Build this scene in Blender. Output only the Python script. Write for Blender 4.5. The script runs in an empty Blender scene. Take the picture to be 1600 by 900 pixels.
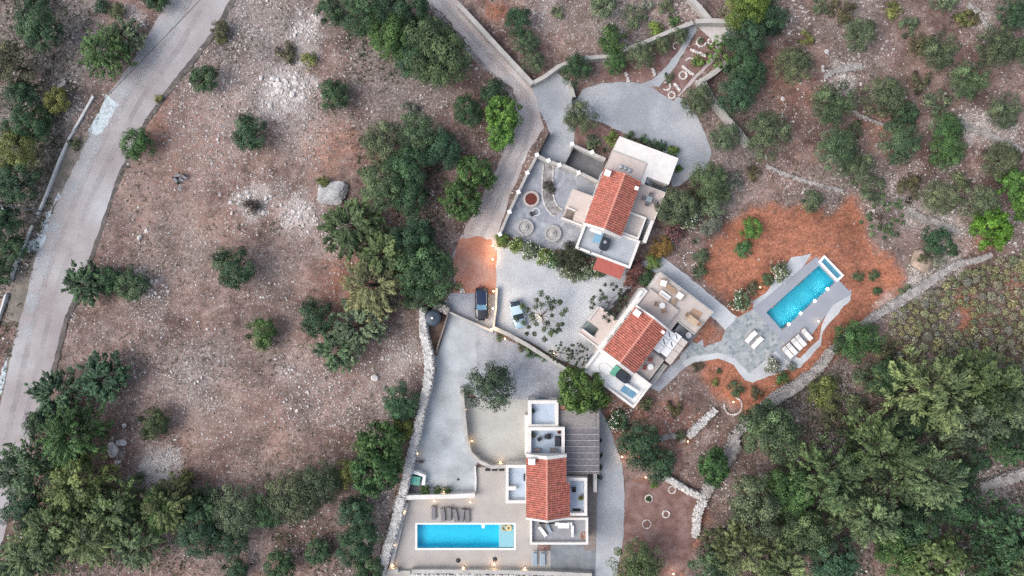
import bpy, math, random
import numpy as np
from mathutils import Vector, Matrix
from mathutils.geometry import tessellate_polygon

sc = bpy.context.scene
COL = sc.collection
R = math.radians
S, H = 0.09, 97.0            # metres per picture pixel on the ground, flying height of the drone

# ------------------------------------------------------------------ camera, sky, sun, exposure
cam = bpy.data.cameras.new('camera'); camo = bpy.data.objects.new('camera', cam); COL.objects.link(camo)
camo.location = (0, 0, H); camo.rotation_euler = (0, 0, 0)
cam.sensor_width = 36; cam.angle = 2 * math.atan(800 * S / H); cam.clip_end = 3000; cam.clip_start = 0.5
sc.camera = camo

w = bpy.data.worlds.new('World'); sc.world = w; w.use_nodes = True
nt = w.node_tree; nt.nodes.clear()
sky = nt.nodes.new('ShaderNodeTexSky'); sky.sky_type = 'NISHITA'; sky.sun_disc = False
SUN_EL, SUN_AZ = R(48), R(255)       # azimuth clockwise from +Y
sky.sun_elevation = SUN_EL; sky.sun_rotation = SUN_AZ
sky.dust_density = 3.0; sky.air_density = 1.0; sky.ozone_density = 1.0
hs = nt.nodes.new('ShaderNodeHueSaturation'); hs.inputs['Saturation'].default_value = 0.66
bg = nt.nodes.new('ShaderNodeBackground'); bg.inputs['Strength'].default_value = 0.15
wo = nt.nodes.new('ShaderNodeOutputWorld')
nt.links.new(sky.outputs[0], hs.inputs['Color']); nt.links.new(hs.outputs[0], bg.inputs[0]); nt.links.new(bg.outputs[0], wo.inputs[0])

sl = bpy.data.lights.new('sun', 'SUN'); sl.energy = 1.05; sl.angle = R(45); sl.color = (1.0, 0.95, 0.91)
so = bpy.data.objects.new('sun', sl); COL.objects.link(so)
d = Vector((math.sin(SUN_AZ) * math.cos(SUN_EL), math.cos(SUN_AZ) * math.cos(SUN_EL), math.sin(SUN_EL)))
so.rotation_euler = d.to_track_quat('Z', 'Y').to_euler(); so.location = d * 200

vs = sc.view_settings
vs.view_transform = 'Standard'; vs.look = 'None'; vs.exposure = 0.78; vs.gamma = 1.0; vs.use_curve_mapping = False
sc.cycles.max_bounces = 6; sc.cycles.transparent_max_bounces = 8
sc.cycles.caustics_reflective = False; sc.cycles.caustics_refractive = False
sc.cycles.use_denoising = False

# ------------------------------------------------------------------ helpers
def P(px, py, z=0.0):
    f = (1 - z / H) * S
    return Vector(((px - 800) * f, (450 - py) * f, z))

rng = np.random.default_rng(7)
random.seed(7)

def tag(o, label=None, cat=None, group=None, kind=None):
    if label: o['label'] = label
    if cat: o['category'] = cat
    if group: o['group'] = group
    if kind: o['kind'] = kind
    return o

def empty(name, loc, label, cat, group=None, rz=0.0):
    o = bpy.data.objects.new(name, None); COL.objects.link(o)
    o.location = loc; o.rotation_euler = (0, 0, rz); o.empty_display_size = 0.3
    return tag(o, label, cat, group)

class MB:
    """collects faces and links them as one mesh object"""
    def __init__(s): s.v = []; s.f = []
    def add(s, vs, fs):
        n = len(s.v); s.v += [tuple(v) for v in vs]; s.f += [tuple(i + n for i in f) for f in fs]; return s
    def box(s, c, size, rz=0.0, taper=1.0, M=None):
        hx, hy, hz = size[0] / 2, size[1] / 2, size[2] / 2
        p = []
        for z, t in ((-hz, 1), (hz, taper)):
            for x, y in ((-hx, -hy), (hx, -hy), (hx, hy), (-hx, hy)): p.append(Vector((x * t, y * t, z)))
        m = M if M is not None else Matrix.Rotation(rz, 4, 'Z')
        p = [m @ q + Vector(c) for q in p]
        return s.add(p, [(0, 3, 2, 1), (4, 5, 6, 7), (0, 1, 5, 4), (1, 2, 6, 5), (2, 3, 7, 6), (3, 0, 4, 7)])
    def prism(s, pts, z0, z1, bottom=False):
        """pts: world xy, counter-clockwise or not"""
        pts = [(p[0], p[1]) for p in pts]; n = len(pts)
        area = sum(pts[i][0] * pts[(i + 1) % n][1] - pts[(i + 1) % n][0] * pts[i][1] for i in range(n))
        if area < 0: pts = pts[::-1]
        v = [(x, y, z0) for x, y in pts] + [(x, y, z1) for x, y in pts]
        f = [(i, (i + 1) % n, n + (i + 1) % n, n + i) for i in range(n)]
        tri = tessellate_polygon([[Vector((x, y, 0)) for x, y in pts]])
        for t in tri:
            a, b, c = t
            cr = (pts[b][0] - pts[a][0]) * (pts[c][1] - pts[a][1]) - (pts[b][1] - pts[a][1]) * (pts[c][0] - pts[a][0])
            if cr < 0: b, c = c, b
            f.append((n + a, n + b, n + c))
            if bottom: f.append((a, c, b))
        return s.add(v, f)
    def ring(s, outer, inner, z0, z1):
        n = len(outer)
        v = [(p[0], p[1], z0) for p in outer] + [(p[0], p[1], z1) for p in outer] + [(p[0], p[1], z1) for p in inner] + [(p[0], p[1], z0) for p in inner]
        f = []
        for i in range(n):
            j = (i + 1) % n
            f += [(i, j, n + j, n + i), (n + i, n + j, 2 * n + j, 2 * n + i), (2 * n + i, 2 * n + j, 3 * n + j, 3 * n + i)]
        return s.add(v, f)
    def tube(s, p0, p1, r0, r1=None, n=8, cap=True):
        r1 = r0 if r1 is None else r1
        p0, p1 = Vector(p0), Vector(p1); dz = (p1 - p0)
        if dz.length < 1e-6: return s
        q = dz.to_track_quat('Z', 'Y'); v = []
        for p, r in ((p0, r0), (p1, r1)):
            for i in range(n):
                a = 2 * math.pi * i / n; v.append(p + q @ Vector((math.cos(a) * r, math.sin(a) * r, 0)))
        f = [(i, (i + 1) % n, n + (i + 1) % n, n + i) for i in range(n)]
        if cap: f += [tuple(range(n))[::-1], tuple(range(n, 2 * n))]
        return s.add(v, f)
    def lathe(s, c, prof, n=20):
        c = Vector(c); v = []; m = len(prof)
        for r, z in prof:
            for i in range(n):
                a = 2 * math.pi * i / n; v.append(c + Vector((math.cos(a) * r, math.sin(a) * r, z)))
        f = []
        for k in range(m - 1):
            for i in range(n):
                j = (i + 1) % n; f.append((k * n + i, k * n + j, (k + 1) * n + j, (k + 1) * n + i))
        f.append(tuple(range((m - 1) * n, m * n)))
        return s.add(v, f)
    def loft(s, rings, cap=True, close=False):
        n = len(rings[0]); base = []; f = []
        for r in rings: base += r
        m = n if close else n - 1
        for k in range(len(rings) - 1):
            for i in range(m):
                j = (i + 1) % n; f.append((k * n + i, k * n + j, (k + 1) * n + j, (k + 1) * n + i))
        if cap: f += [tuple(range(n))[::-1], tuple(range((len(rings) - 1) * n, len(rings) * n))]
        return s.add(base, f)
    def stone(s, c, r, sq=0.7, rnd=random):
        """an irregular rock of eight corners plus facets"""
        c = Vector(c); a0 = rnd.random() * 6.28; n = 6
        v = []
        for z, rr in ((-0.5, 0.85), (0.15, 1.0), (0.6, 0.6)):
            for i in range(n):
                a = a0 + 2 * math.pi * i / n + rnd.uniform(-.25, .25)
                q = rr * rnd.uniform(.7, 1.15) * r
                v.append(c + Vector((math.cos(a) * q, math.sin(a) * q * .85, (z + rnd.uniform(-.12, .12)) * r * sq)))
        f = []
        for k in range(2):
            for i in range(n):
                j = (i + 1) % n; f.append((k * n + i, k * n + j, (k + 1) * n + j, (k + 1) * n + i))
        f.append(tuple(range(2 * n, 3 * n)))
        return s.add(v, f)
    def build(s, name, mat, parent=None, world=True, smooth=False):
        me = bpy.data.meshes.new(name)
        v = s.v
        if parent is not None and world:
            rt = parent
            while rt.parent: rt = rt.parent
            ox, oy, oz = rt.location; v = [(a - ox, b - oy, c - oz) for a, b, c in v]
        me.from_pydata(v, [], s.f)
        if smooth: me.shade_smooth()
        me.update(); me.materials.append(mat)
        o = bpy.data.objects.new(name, me); COL.objects.link(o)
        if parent is not None: o.parent = parent
        return o

# ------------------------------------------------------------------ materials
MATS = {}
def ramp(nt, fac, stops):
    n = nt.nodes.new('ShaderNodeValToRGB'); e = n.color_ramp.elements
    while len(e) < len(stops): e.new(0.5)
    for k, (p, c) in enumerate(stops): e[k].position = p; e[k].color = (*c, 1)
    nt.links.new(fac, n.inputs[0]); return n.outputs[0]
def noise(nt, co, scale, detail=4, rough=0.6):
    n = nt.nodes.new('ShaderNodeTexNoise'); n.inputs['Scale'].default_value = scale; n.inputs['Detail'].default_value = detail
    n.inputs['Roughness'].default_value = rough; nt.links.new(co, n.inputs['Vector']); return n.outputs['Fac']
def mix(nt, fac, a, b, mode='MIX'):
    n = nt.nodes.new('ShaderNodeMix'); n.data_type = 'RGBA'; n.blend_type = mode
    for sk, val in ((n.inputs[0], fac), (n.inputs[6], a), (n.inputs[7], b)):
        if isinstance(val, (int, float)): sk.default_value = val
        elif isinstance(val, tuple): sk.default_value = (*val, 1)
        else: nt.links.new(val, sk)
    return n.outputs[2]
def mth(nt, op, a, b=None, c=None):
    n = nt.nodes.new('ShaderNodeMath'); n.operation = op; n.use_clamp = False
    for i, val in enumerate((a, b, c)):
        if val is None: continue
        if isinstance(val, (int, float)): n.inputs[i].default_value = val
        else: nt.links.new(val, n.inputs[i])
    return n.outputs[0]
def newmat(name):
    m = bpy.data.materials.new(name); m.use_nodes = True
    b = m.node_tree.nodes['Principled BSDF']; return m, m.node_tree, b
def bump(nt, b, h, strength, dist=0.05):
    n = nt.nodes.new('ShaderNodeBump'); n.inputs['Strength'].default_value = strength; n.inputs['Distance'].default_value = dist
    nt.links.new(h, n.inputs['Height']); nt.links.new(n.outputs[0], b.inputs['Normal'])
def coords(nt, world=False):
    if world: return nt.nodes.new('ShaderNodeNewGeometry').outputs['Position']
    return nt.nodes.new('ShaderNodeTexCoord').outputs['Object']
def simple(name, col, rough=0.7, var=0.12, scale=3.0, metal=0.0, bmp=0.15, world=False, fine=25.0, finevar=0.0, dirt=None):
    m, nt, b = newmat(name)
    co = coords(nt, world)
    n1 = noise(nt, co, scale, 5)
    lo = tuple(c * (1 - var * 1.6) for c in col); hi = tuple(min(1, c * (1 + var * 1.2)) for c in col)
    c = ramp(nt, n1, [(0.28, lo), (0.72, hi)])
    n2 = noise(nt, co, fine, 3)
    if finevar: c = mix(nt, 1.0, c, ramp(nt, n2, [(0.3, (1 - finevar,) * 3), (0.7, (1 + finevar * .6,) * 3)]), 'MULTIPLY')
    if dirt:
        n3 = noise(nt, co, scale * .37, 6, .7)
        c = mix(nt, ramp(nt, n3, [(0.52, (0, 0, 0)), (0.7, (.7, .7, .7))]), c, dirt)
    nt.links.new(c, b.inputs['Base Color']); b.inputs['Roughness'].default_value = rough; b.inputs['Metallic'].default_value = metal
    if bmp: bump(nt, b, n2, bmp, 0.03)
    MATS[name] = m; return m
def emis(name, col, st):
    m, nt, b = newmat(name); b.inputs['Base Color'].default_value = (*col, 1)
    b.inputs['Emission Color'].default_value = (*col, 1); b.inputs['Emission Strength'].default_value = st; MATS[name] = m; return m

plaster = simple('white_plaster', (.665, .63, .59), .8, .07, 1.2, finevar=.05, dirt=(.58, .535, .49))
whitewash = simple('white_roof_coating', (.75, .75, .74), .7, .05, 1.0, dirt=(.65, .65, .64))
peach = simple('pale_peach_terrace', (.53, .445, .40), .75, .06, 1.5, finevar=.06, dirt=(.45, .37, .325))
greyroof = simple('grey_roof_membrane', (.36, .39, .42), .65, .10, .8, finevar=.08, dirt=(.30, .31, .32))
blueroof = simple('pale_blue_floor', (.40, .47, .55), .6, .06, .9, finevar=.04)
concrete = simple('smooth_concrete', (.40, .425, .435), .75, .20, .30, world=True, finevar=.08, dirt=(.47, .485, .49), bmp=.08)
darkconc = simple('dark_concrete', (.19, .205, .22), .7, .25, .5, world=True, finevar=.1, dirt=(.27, .27, .26), bmp=.08)
beige = simple('beige_stamped_concrete', (.385, .355, .325), .75, .08, .4, world=True, finevar=.06, dirt=(.335, .31, .28), bmp=.08)
stone_m = simple('pale_wall_stone', (.56, .54, .515), .9, .25, 1.7, world=True, finevar=.25, bmp=.5, fine=9)
rock_m = simple('limestone', (.62, .58, .55), .9, .22, 2.5, finevar=.2, bmp=.5, fine=8)
mortar = simple('wall_render', (.42, .40, .37), .85, .14, .8, world=True, finevar=.12, bmp=.3)
wood = simple('teak_wood', (.33, .21, .13), .6, .2, 4)
greywood = simple('weathered_wood', (.185, .17, .175), .75, .2, 2.5, finevar=.15)
brownwood = simple('brown_deck_board', (.23, .19, .17), .7, .2, 2.5, finevar=.15)
bark = simple('bark', (.12, .095, .075), .95, .3, 5, bmp=.6)
whitefab = simple('white_cushion', (.72, .70, .68), .85, .03, 3, finevar=.03)
greyfab = simple('grey_mesh_fabric', (.19, .18, .185), .8, .1, 6)
bluefab = simple('pale_blue_fabric', (.27, .33, .38), .8, .1, 6)
redfab = simple('dark_red_fabric', (.26, .075, .065), .8, .15, 5)
tanfab = simple('tan_wicker', (.36, .24, .16), .8, .2, 8)
black = simple('black_plastic', (.014, .017, .022), .38, .2, 4, bmp=0)
dark = simple('dark_metal', (.028, .028, .032), .45, .2, 6, metal=.3, bmp=0)
tankm = simple('dark_tank_plastic', (.018, .026, .036), .42, .2, 3, bmp=.05)
cistm = simple('slate_blue_tank_plastic', (.040, .058, .082), .5, .2, 1.5, bmp=.05)
metalw = simple('white_metal', (.75, .75, .74), .4, .04, 3, bmp=0)
greymetal = simple('grey_metal', (.38, .39, .40), .4, .1, 3, metal=.5, bmp=0)
solarm = simple('solar_glass', (.10, .22, .32), .15, .1, 2, bmp=0)
solarpale = simple('pale_solar_glass', (.17, .33, .45), .2, .1, 2, bmp=0)
greenp = simple('green_plastic', (.10, .33, .24), .5, .1, 3, bmp=0)
tealp = simple('teal_plastic', (.03, .30, .27), .5, .15, 3, bmp=0)
redcanopy = simple('red_canopy_sheet', (.34, .085, .065), .7, .12, 2, dirt=(.30, .09, .07))
glassm = simple('window_glass', (.03, .045, .06), .08, .1, 1, bmp=0)
bluewood = simple('grey_blue_shutter', (.16, .22, .26), .5, .1, 3)
hosem = simple('orange_hose_plastic', (.42, .17, .10), .6, .1, 4)
yellowp = simple('straw_yellow_float', (.62, .50, .24), .6, .25, 5)
whitepl = simple('white_pipe', (.78, .78, .76), .5, .04, 3, bmp=0)
tilelilac = simple('lilac_grey_deck', (.285, .30, .335), .7, .06, .7, world=True, finevar=.05, bmp=.05)
darkgravel = simple('dark_ramp_gravel', (.15, .15, .16), .9, .18, .8, world=True, finevar=.25, bmp=.3)
copingm = simple('pale_pool_coping', (.74, .76, .76), .6, .04, 2, finevar=.03)
terra = simple('terracotta', (.50, .18, .132), .8, .30, 2.2, finevar=.32, fine=7, dirt=(.38, .19, .15))
terracap = simple('terracotta_ridge', (.56, .24, .175), .8, .12, 5, finevar=.15, fine=14)
bulbsoft = emis('soft_lamp_glow', (1.0, .72, .42), 3.0)
bulbm = emis('lamp_glow', (1.0, .72, .40), 8)
poolbulb = emis('pool_light_glow', (1.0, .92, .80), 14)

def mat_roadlike(name, c1, c2, c3, scale, fine, bmp=.15, world=True, spread=.12, gr=(.82, 1.14)):
    m, nt, b = newmat(name); co = coords(nt, world)
    a = noise(nt, co, scale, 6, .62)
    c = ramp(nt, a, [(.5 - spread, c1), (.5, c2), (.5 + spread, c3)])
    f = noise(nt, co, fine, 3, .7)
    c = mix(nt, 1.0, c, ramp(nt, f, [(.3, (gr[0],) * 3), (.7, (gr[1],) * 3)]), 'MULTIPLY')
    nt.links.new(c, b.inputs['Base Color']); b.inputs['Roughness'].default_value = .9
    bump(nt, b, f, bmp, .04); MATS[name] = m; return m
roadm = mat_roadlike('worn_road_surface', (.265, .235, .235), (.325, .298, .298), (.40, .395, .40), .12, 4, .05, spread=.16, gr=(.93, 1.06))
dirtm = mat_roadlike('dirt_track_surface', (.36, .30, .28), (.45, .40, .385), (.53, .50, .49), .16, 3, .12, gr=(.90, 1.08))
redtrack = mat_roadlike('red_track_earth', (.38, .16, .105), (.44, .21, .15), (.47, .27, .21), .22, 3, .2)
gravelm = mat_roadlike('grey_gravel', (.27, .285, .305), (.345, .36, .38), (.41, .42, .43), .14, 5, .5)
gravelp = mat_roadlike('bright_grey_gravel', (.38, .395, .415), (.46, .475, .49), (.53, .54, .55), .14, 5, .4)
gravel2 = mat_roadlike('mixed_grey_gravel', (.26, .265, .285), (.335, .345, .37), (.40, .415, .44), .3, 4, .6)
cementm = mat_roadlike('pale_cement_spill', (.40, .46, .48), (.50, .57, .60), (.58, .65, .68), .5, 3, .3)
vergem = mat_roadlike('dark_road_verge', (.07, .06, .055), (.10, .088, .08), (.15, .13, .12), .6, 3, .4)
scrubverge = mat_roadlike('dry_verge', (.13, .12, .095), (.18, .155, .13), (.25, .21, .18), .5, 3, .4)
redbedm = mat_roadlike('red_bed_earth', (.15, .08, .067), (.20, .117, .10), (.25, .165, .15), .6, 6, .5)

def mat_paving(name, cols, scale, grout):
    m, nt, b = newmat(name); co = coords(nt, True)
    v = nt.nodes.new('ShaderNodeTexVoronoi'); v.inputs['Scale'].default_value = scale; nt.links.new(co, v.inputs['Vector'])
    e = nt.nodes.new('ShaderNodeTexVoronoi'); e.feature = 'DISTANCE_TO_EDGE'; e.inputs['Scale'].default_value = scale; nt.links.new(co, e.inputs['Vector'])
    sep = nt.nodes.new('ShaderNodeSeparateColor'); nt.links.new(v.outputs['Color'], sep.inputs[0])
    c = ramp(nt, sep.outputs[0], [(0.1, cols[0]), (.5, cols[1]), (.95, cols[2])])
    f = noise(nt, co, 6, 4); c = mix(nt, 1.0, c, ramp(nt, f, [(.3, (.8,) * 3), (.7, (1.15,) * 3)]), 'MULTIPLY')
    c = mix(nt, ramp(nt, e.outputs[0], [(0.02, (1, 1, 1)), (.07, (0, 0, 0))]), c, grout)
    nt.links.new(c, b.inputs['Base Color']); b.inputs['Roughness'].default_value = .8
    bump(nt, b, e.outputs[0], .3, .03); MATS[name] = m; return m
flag = mat_paving('crazy_paving', ((.20, .235, .25), (.28, .31, .32), (.38, .39, .385)), 1.7, (.33, .345, .345))
yardpave = mat_paving('slate_yard_paving', ((.235, .25, .285), (.295, .31, .345), (.36, .37, .40)), 1.3, (.27, .275, .295))

def mat_water(name, tint, rough=.03):
    m = bpy.data.materials.new(name); m.use_nodes = True; nt = m.node_tree; nt.nodes.clear()
    o = nt.nodes.new('ShaderNodeOutputMaterial'); t = nt.nodes.new('ShaderNodeBsdfTransparent'); t.inputs[0].default_value = (*tint, 1)
    g = nt.nodes.new('ShaderNodeBsdfGlossy'); g.inputs['Roughness'].default_value = rough
    fr = nt.nodes.new('ShaderNodeFresnel'); fr.inputs[0].default_value = 1.33
    co = coords(nt); n = noise(nt, co, 2.2, 3); bm = nt.nodes.new('ShaderNodeBump'); bm.inputs['Strength'].default_value = .12; bm.inputs['Distance'].default_value = .05
    nt.links.new(n, bm.inputs['Height']); nt.links.new(bm.outputs[0], g.inputs['Normal']); nt.links.new(bm.outputs[0], fr.inputs['Normal'])
    mx = nt.nodes.new('ShaderNodeMixShader'); nt.links.new(fr.outputs[0], mx.inputs[0]); nt.links.new(t.outputs[0], mx.inputs[1]); nt.links.new(g.outputs[0], mx.inputs[2])
    nt.links.new(mx.outputs[0], o.inputs[0]); MATS[name] = m; return m
water_a = mat_water('turquoise_water', (.80, .96, .97))
water_b = mat_water('bright_blue_water', (.72, .95, 1.0))
def mat_mosaic(name, c0, c1, sc_=1.2):
    m, nt, b = newmat(name); co = coords(nt, True)
    a = noise(nt, co, sc_, 5, .7); br = nt.nodes.new('ShaderNodeTexVoronoi'); br.inputs['Scale'].default_value = 3.5; br.inputs['Randomness'].default_value = .35
    nt.links.new(co, br.inputs['Vector']); sep = nt.nodes.new('ShaderNodeSeparateColor'); nt.links.new(br.outputs['Color'], sep.inputs[0])
    f = mth(nt, 'ADD', mth(nt, 'MULTIPLY', a, .75), mth(nt, 'MULTIPLY', sep.outputs[1], .25))
    nt.links.new(ramp(nt, f, [(.3, c0), (.7, c1)]), b.inputs['Base Color']); b.inputs['Roughness'].default_value = .4; MATS[name] = m; return m
mosaic_a = mat_mosaic('turquoise_pool_tile', (.04, .44, .57), (.07, .53, .65))
mosaic_b = mat_mosaic('blue_pool_liner', (.01, .56, .74), (.02, .64, .80), .4)
mosaic_c = mat_mosaic('pale_pool_step', (.78, .90, .90), (.84, .93, .93), .6)
mosaic_d = mat_mosaic('pale_blue_spa_tile', (.13, .36, .52), (.20, .44, .58))

# leaves: the colour of each tree comes from its own object colour, varied leaf by leaf
def mat_leaf(name, trans=.25, spec=.2):
    m, nt, b = newmat(name)
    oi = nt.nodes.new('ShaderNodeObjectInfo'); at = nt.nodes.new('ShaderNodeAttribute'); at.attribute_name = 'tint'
    g = ramp(nt, at.outputs['Fac'], [(0, (.26, .30, .34)), (.5, (.98, 1.02, .96)), (1, (2.45, 2.38, 2.05))])  # wide random tint range also paints in leaf highlights and dark gaps
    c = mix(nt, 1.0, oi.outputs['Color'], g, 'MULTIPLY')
    nt.links.new(c, b.inputs['Base Color']); b.inputs['Roughness'].default_value = .55; b.inputs['Specular IOR Level'].default_value = spec
    tr = nt.nodes.new('ShaderNodeBsdfTranslucent'); nt.links.new(c, tr.inputs[0])
    mx = nt.nodes.new('ShaderNodeMixShader'); mx.inputs[0].default_value = trans
    out = nt.nodes['Material Output']; nt.links.new(b.outputs[0], mx.inputs[1]); nt.links.new(tr.outputs[0], mx.inputs[2]); nt.links.new(mx.outputs[0], out.inputs[0])
    MATS[name] = m; return m
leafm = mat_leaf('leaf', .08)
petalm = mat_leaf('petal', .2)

def mat_stain(name, c0, c1, scale, cut, op=.6):
    """thin worn patches: opaque where the cement stayed, clear where it wore off"""
    m, nt, b = newmat(name); co = coords(nt, True); a = noise(nt, co, scale, 6, .68); f = noise(nt, co, 3.5, 4)
    nt.links.new(ramp(nt, f, [(.3, c0), (.7, c1)]), b.inputs['Base Color']); b.inputs['Roughness'].default_value = .9
    tr = nt.nodes.new('ShaderNodeBsdfTransparent'); mx = nt.nodes.new('ShaderNodeMixShader'); out = nt.nodes['Material Output']
    nt.links.new(ramp(nt, a, [(cut - .1, (0, 0, 0)), (cut + .12, (op, op, op))]), mx.inputs[0]); nt.links.new(tr.outputs[0], mx.inputs[1]); nt.links.new(b.outputs[0], mx.inputs[2]); nt.links.new(mx.outputs[0], out.inputs[0]); return m
stainm = mat_stain('worn_cement_wash', (.42, .46, .48), (.54, .59, .62), .28, .53, .55)
spillm = mat_stain('pale_cement_spill_edge', (.42, .48, .50), (.58, .65, .68), .7, .40, .95)
rustm = mat_stain('reddish_dirt_wash', (.30, .22, .20), (.38, .29, .26), .22, .52)
backbeige = simple('greenish_beige_concrete', (.41, .405, .37), .75, .08, .4, world=True, finevar=.06, dirt=(.36, .35, .32), bmp=.08)

trackm = mat_stain('worn_wheel_track', (.40, .37, .36), (.50, .48, .47), .5, .46, .6)
roadtrack = mat_stain('dark_wheel_track', (.19, .17, .175), (.26, .235, .24), .25, .50, .20)
# ------------------------------------------------------------------ outlines of the surfaces, in picture pixels on the ground
ROAD = [(268,-10),(210,92),(168,150),(135,222),(97,300),(72,352),(56,400),(40,470),(24,530),(12,600),(-6,700),(-60,900),(-110,1120),(-260,1120),(-150,860),(-95,700),(-60,600),(-50,560),(-20,860),(-60,1000),(-10,860),(0,845),(30,745),(60,645),(78,590),(100,500),(140,402),(185,272),(225,190),(262,138),(330,52),(365,-10),(450,-160),(350,-160)]
ROAD = [(350,-160),(268,-10),(210,92),(168,150),(135,222),(97,300),(72,352),(56,400),(40,470),(22,535),(8,600),(-14,700),(-60,860),(-140,1100),(-30,1100),(-10,900),(8,830),(33,735),(60,645),(78,590),(100,500),(140,402),(185,272),(225,190),(262,138),(330,52),(365,-10),(460,-160)]
DIRT = [(640,-60),(660,-6),(700,30),(735,76),(765,112),(800,138),(812,165),(796,215),(772,272),(742,328),(715,378),(708,400),(712,462),(776,462),(776,372),(798,305),(822,245),(850,200),(842,160),(830,128),(798,100),(757,60),(712,-6),(690,-60)]
REDT = [(716,374),(708,402),(711,440),(708,459),(735,464),(774,462),(776,400),(768,374),(745,370)]
APRON2 = [(704,458),(776,460),(776,522),(742,507),(700,488),(694,472)]
APRON = [(828,128),(868,112),(893,132),(896,160),(897,226),(884,258),(843,243),(858,206),(846,178)]
COURT = [(893,165),(910,140),(940,130),(985,128),(1010,132),(1040,150),(1062,152),(1090,182),(1100,205),(1112,240),(1104,262),(1080,275),(1062,290),(1050,292),(1040,240),(975,208),(935,190),(900,180)]
GPATH = [(1000,131),(1030,136),(1058,100),(1090,45),(1080,38),(1060,80),(1040,105),(1018,125)]
PLOTNE = [(1090,42),(1140,34),(1160,52),(1128,66),(1118,92),(1062,150),(1046,152),(1095,110),(1120,80),(1112,62)]
YARD = [(840,244),(884,260),(925,274),(940,290),(940,330),(912,392),(860,390),(782,366),(806,310)]
PARK = [(776,386),(800,388),(850,404),(900,428),(945,432),(960,412),(990,420),(1000,432),(985,450),(960,478),(940,495),(935,530),(925,580),(905,575),(870,560),(830,535),(776,510)]
GRAVC = [(742,506),(776,522),(828,548),(862,560),(900,590),(925,606),(940,640),(880,640),(822,630),(748,624),(744,560)]
DRIVE = [(697,487),(743,507),(747,622),(722,604),(723,640),(729,690),(746,716),(743,773),(636,771),(643,730),(656,650),(676,572),(684,540)]
TERRC = [(722,622),(826,624),(840,640),(840,740),(790,732),(748,722),(732,694),(726,650)]
POOLT = [(626,774),(742,776),(746,730),(800,730),(840,742),(840,860),(864,860),(862,900),(600,900),(612,840)]
DARKT = [(860,840),(932,820),(930,900),(860,900)]
SIDEC = [(908,735),(934,735),(931,860),(912,860)]
GRAVE = [(930,630),(948,655),(960,690),(972,725),(976,770),(974,840),(962,905),(955,940),(926,940),(932,760)]
REDBED = [(977,752),(1030,750),(1090,762),(1096,800),(1086,845),(1066,890),(1040,930),(962,930),(974,840)]
PATHB = [(1022,400),(1036,402),(1060,420),(1100,452),(1150,494),(1146,512),(1136,520),(1118,500),(1085,470),(1040,432),(1005,420),(985,425),(1000,410)]
SIDEB = [(1030,612),(1012,604),(1062,560),(1084,540),(1098,530),(1100,552),(1086,560)]
PAT = [(1178,482),(1226,536),(1171,584),(1148,560),(1122,551),(1084,556),(1066,566),(1062,556),(1082,534),(1100,542),(1127,532),(1134,514),(1152,496)]
BORD = [(1062,558),(1084,552),(1124,546),(1150,554),(1172,578),(1222,534),(1215,548),(1250,560),(1280,530),(1285,505),(1304,470),(1330,452),(1329,468),(1300,500),(1286,518),(1282,540),(1250,575),(1226,578),(1200,588),(1176,598),(1164,594),(1146,570),(1122,560),(1088,566),(1070,574)]
DECK = [(1271,400),(1304,422),(1328,459),(1302,474),(1236,566),(1212,548),(1228,537),(1177,481),(1215,440),(1230,440)]
DECKB = [(1268,396),(1236,402),(1218,428),(1196,458),(1176,470),(1176,486),(1240,440)]
LILAC = [(1275,401),(1331,459),(1302,476),(1236,568),(1210,548),(1226,536),(1176,482)]
BEDN = [(935,112),(1002,84),(1070,50),(1080,44),(1060,80),(1040,104),(1018,124),(1000,128),(940,126),(925,128)]
BEDS = [(1094,48),(1118,66),(1118,78),(1052,158),(1028,144),(1060,100)]
BEDH = [(955,205),(985,205),(1045,232),(1062,246),(1060,258),(1040,242),(970,216),(948,240),(905,230),(896,214),(905,195),(930,190)]
REDZ0 = [(1092,412),(1110,385),(1130,355),(1200,318),(1250,325),(1300,335),(1330,305),(1345,335),(1352,365),(1390,400),(1412,425),(1400,462),(1370,490),(1330,510),(1306,545),(1262,585),(1215,612),(1170,640),(1140,630),(1100,605),(1092,580),(1104,560),(1150,575),(1180,600),(1250,575),(1290,520),(1330,462),(1300,420),(1270,396),(1216,430),(1176,480),(1150,494),(1110,455)]
REDZ = [(1092,412),(1110,385),(1130,355),(1200,318),(1250,325),(1300,335),(1330,305),(1345,335),(1352,365),(1390,400),(1412,425),(1404,465),(1372,492),(1335,512),(1312,545),(1268,588),(1220,618),(1172,645),(1138,634),(1098,606),(1090,578),(1104,556),(1150,500),(1110,455)]
REDTRI = [(1080,530),(1104,496),(1122,508),(1130,528),(1100,540)]
TANKB = [(655,482),(702,490),(684,556),(668,556),(660,520)]
HOUSES = [[(880,225),(968,212),(1062,247),(1045,300),(985,440),(930,425),(895,390),(874,345)],
          [(900,520),(940,470),(1030,424),(1116,488),(1088,522),(1040,600),(990,642),(912,575)],
          [(788,624),(938,624),(936,740),(920,860),(822,860),(788,790)]]
POOLA = [(1279.3,416),(1303.3,441.3),(1222,514.7),(1198,488)]
POOLC = [(652,819),(803,819),(803,857),(652,857)]
SPA = [(1287,405),(1314,431),(1307,438),(1281,411)]

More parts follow.
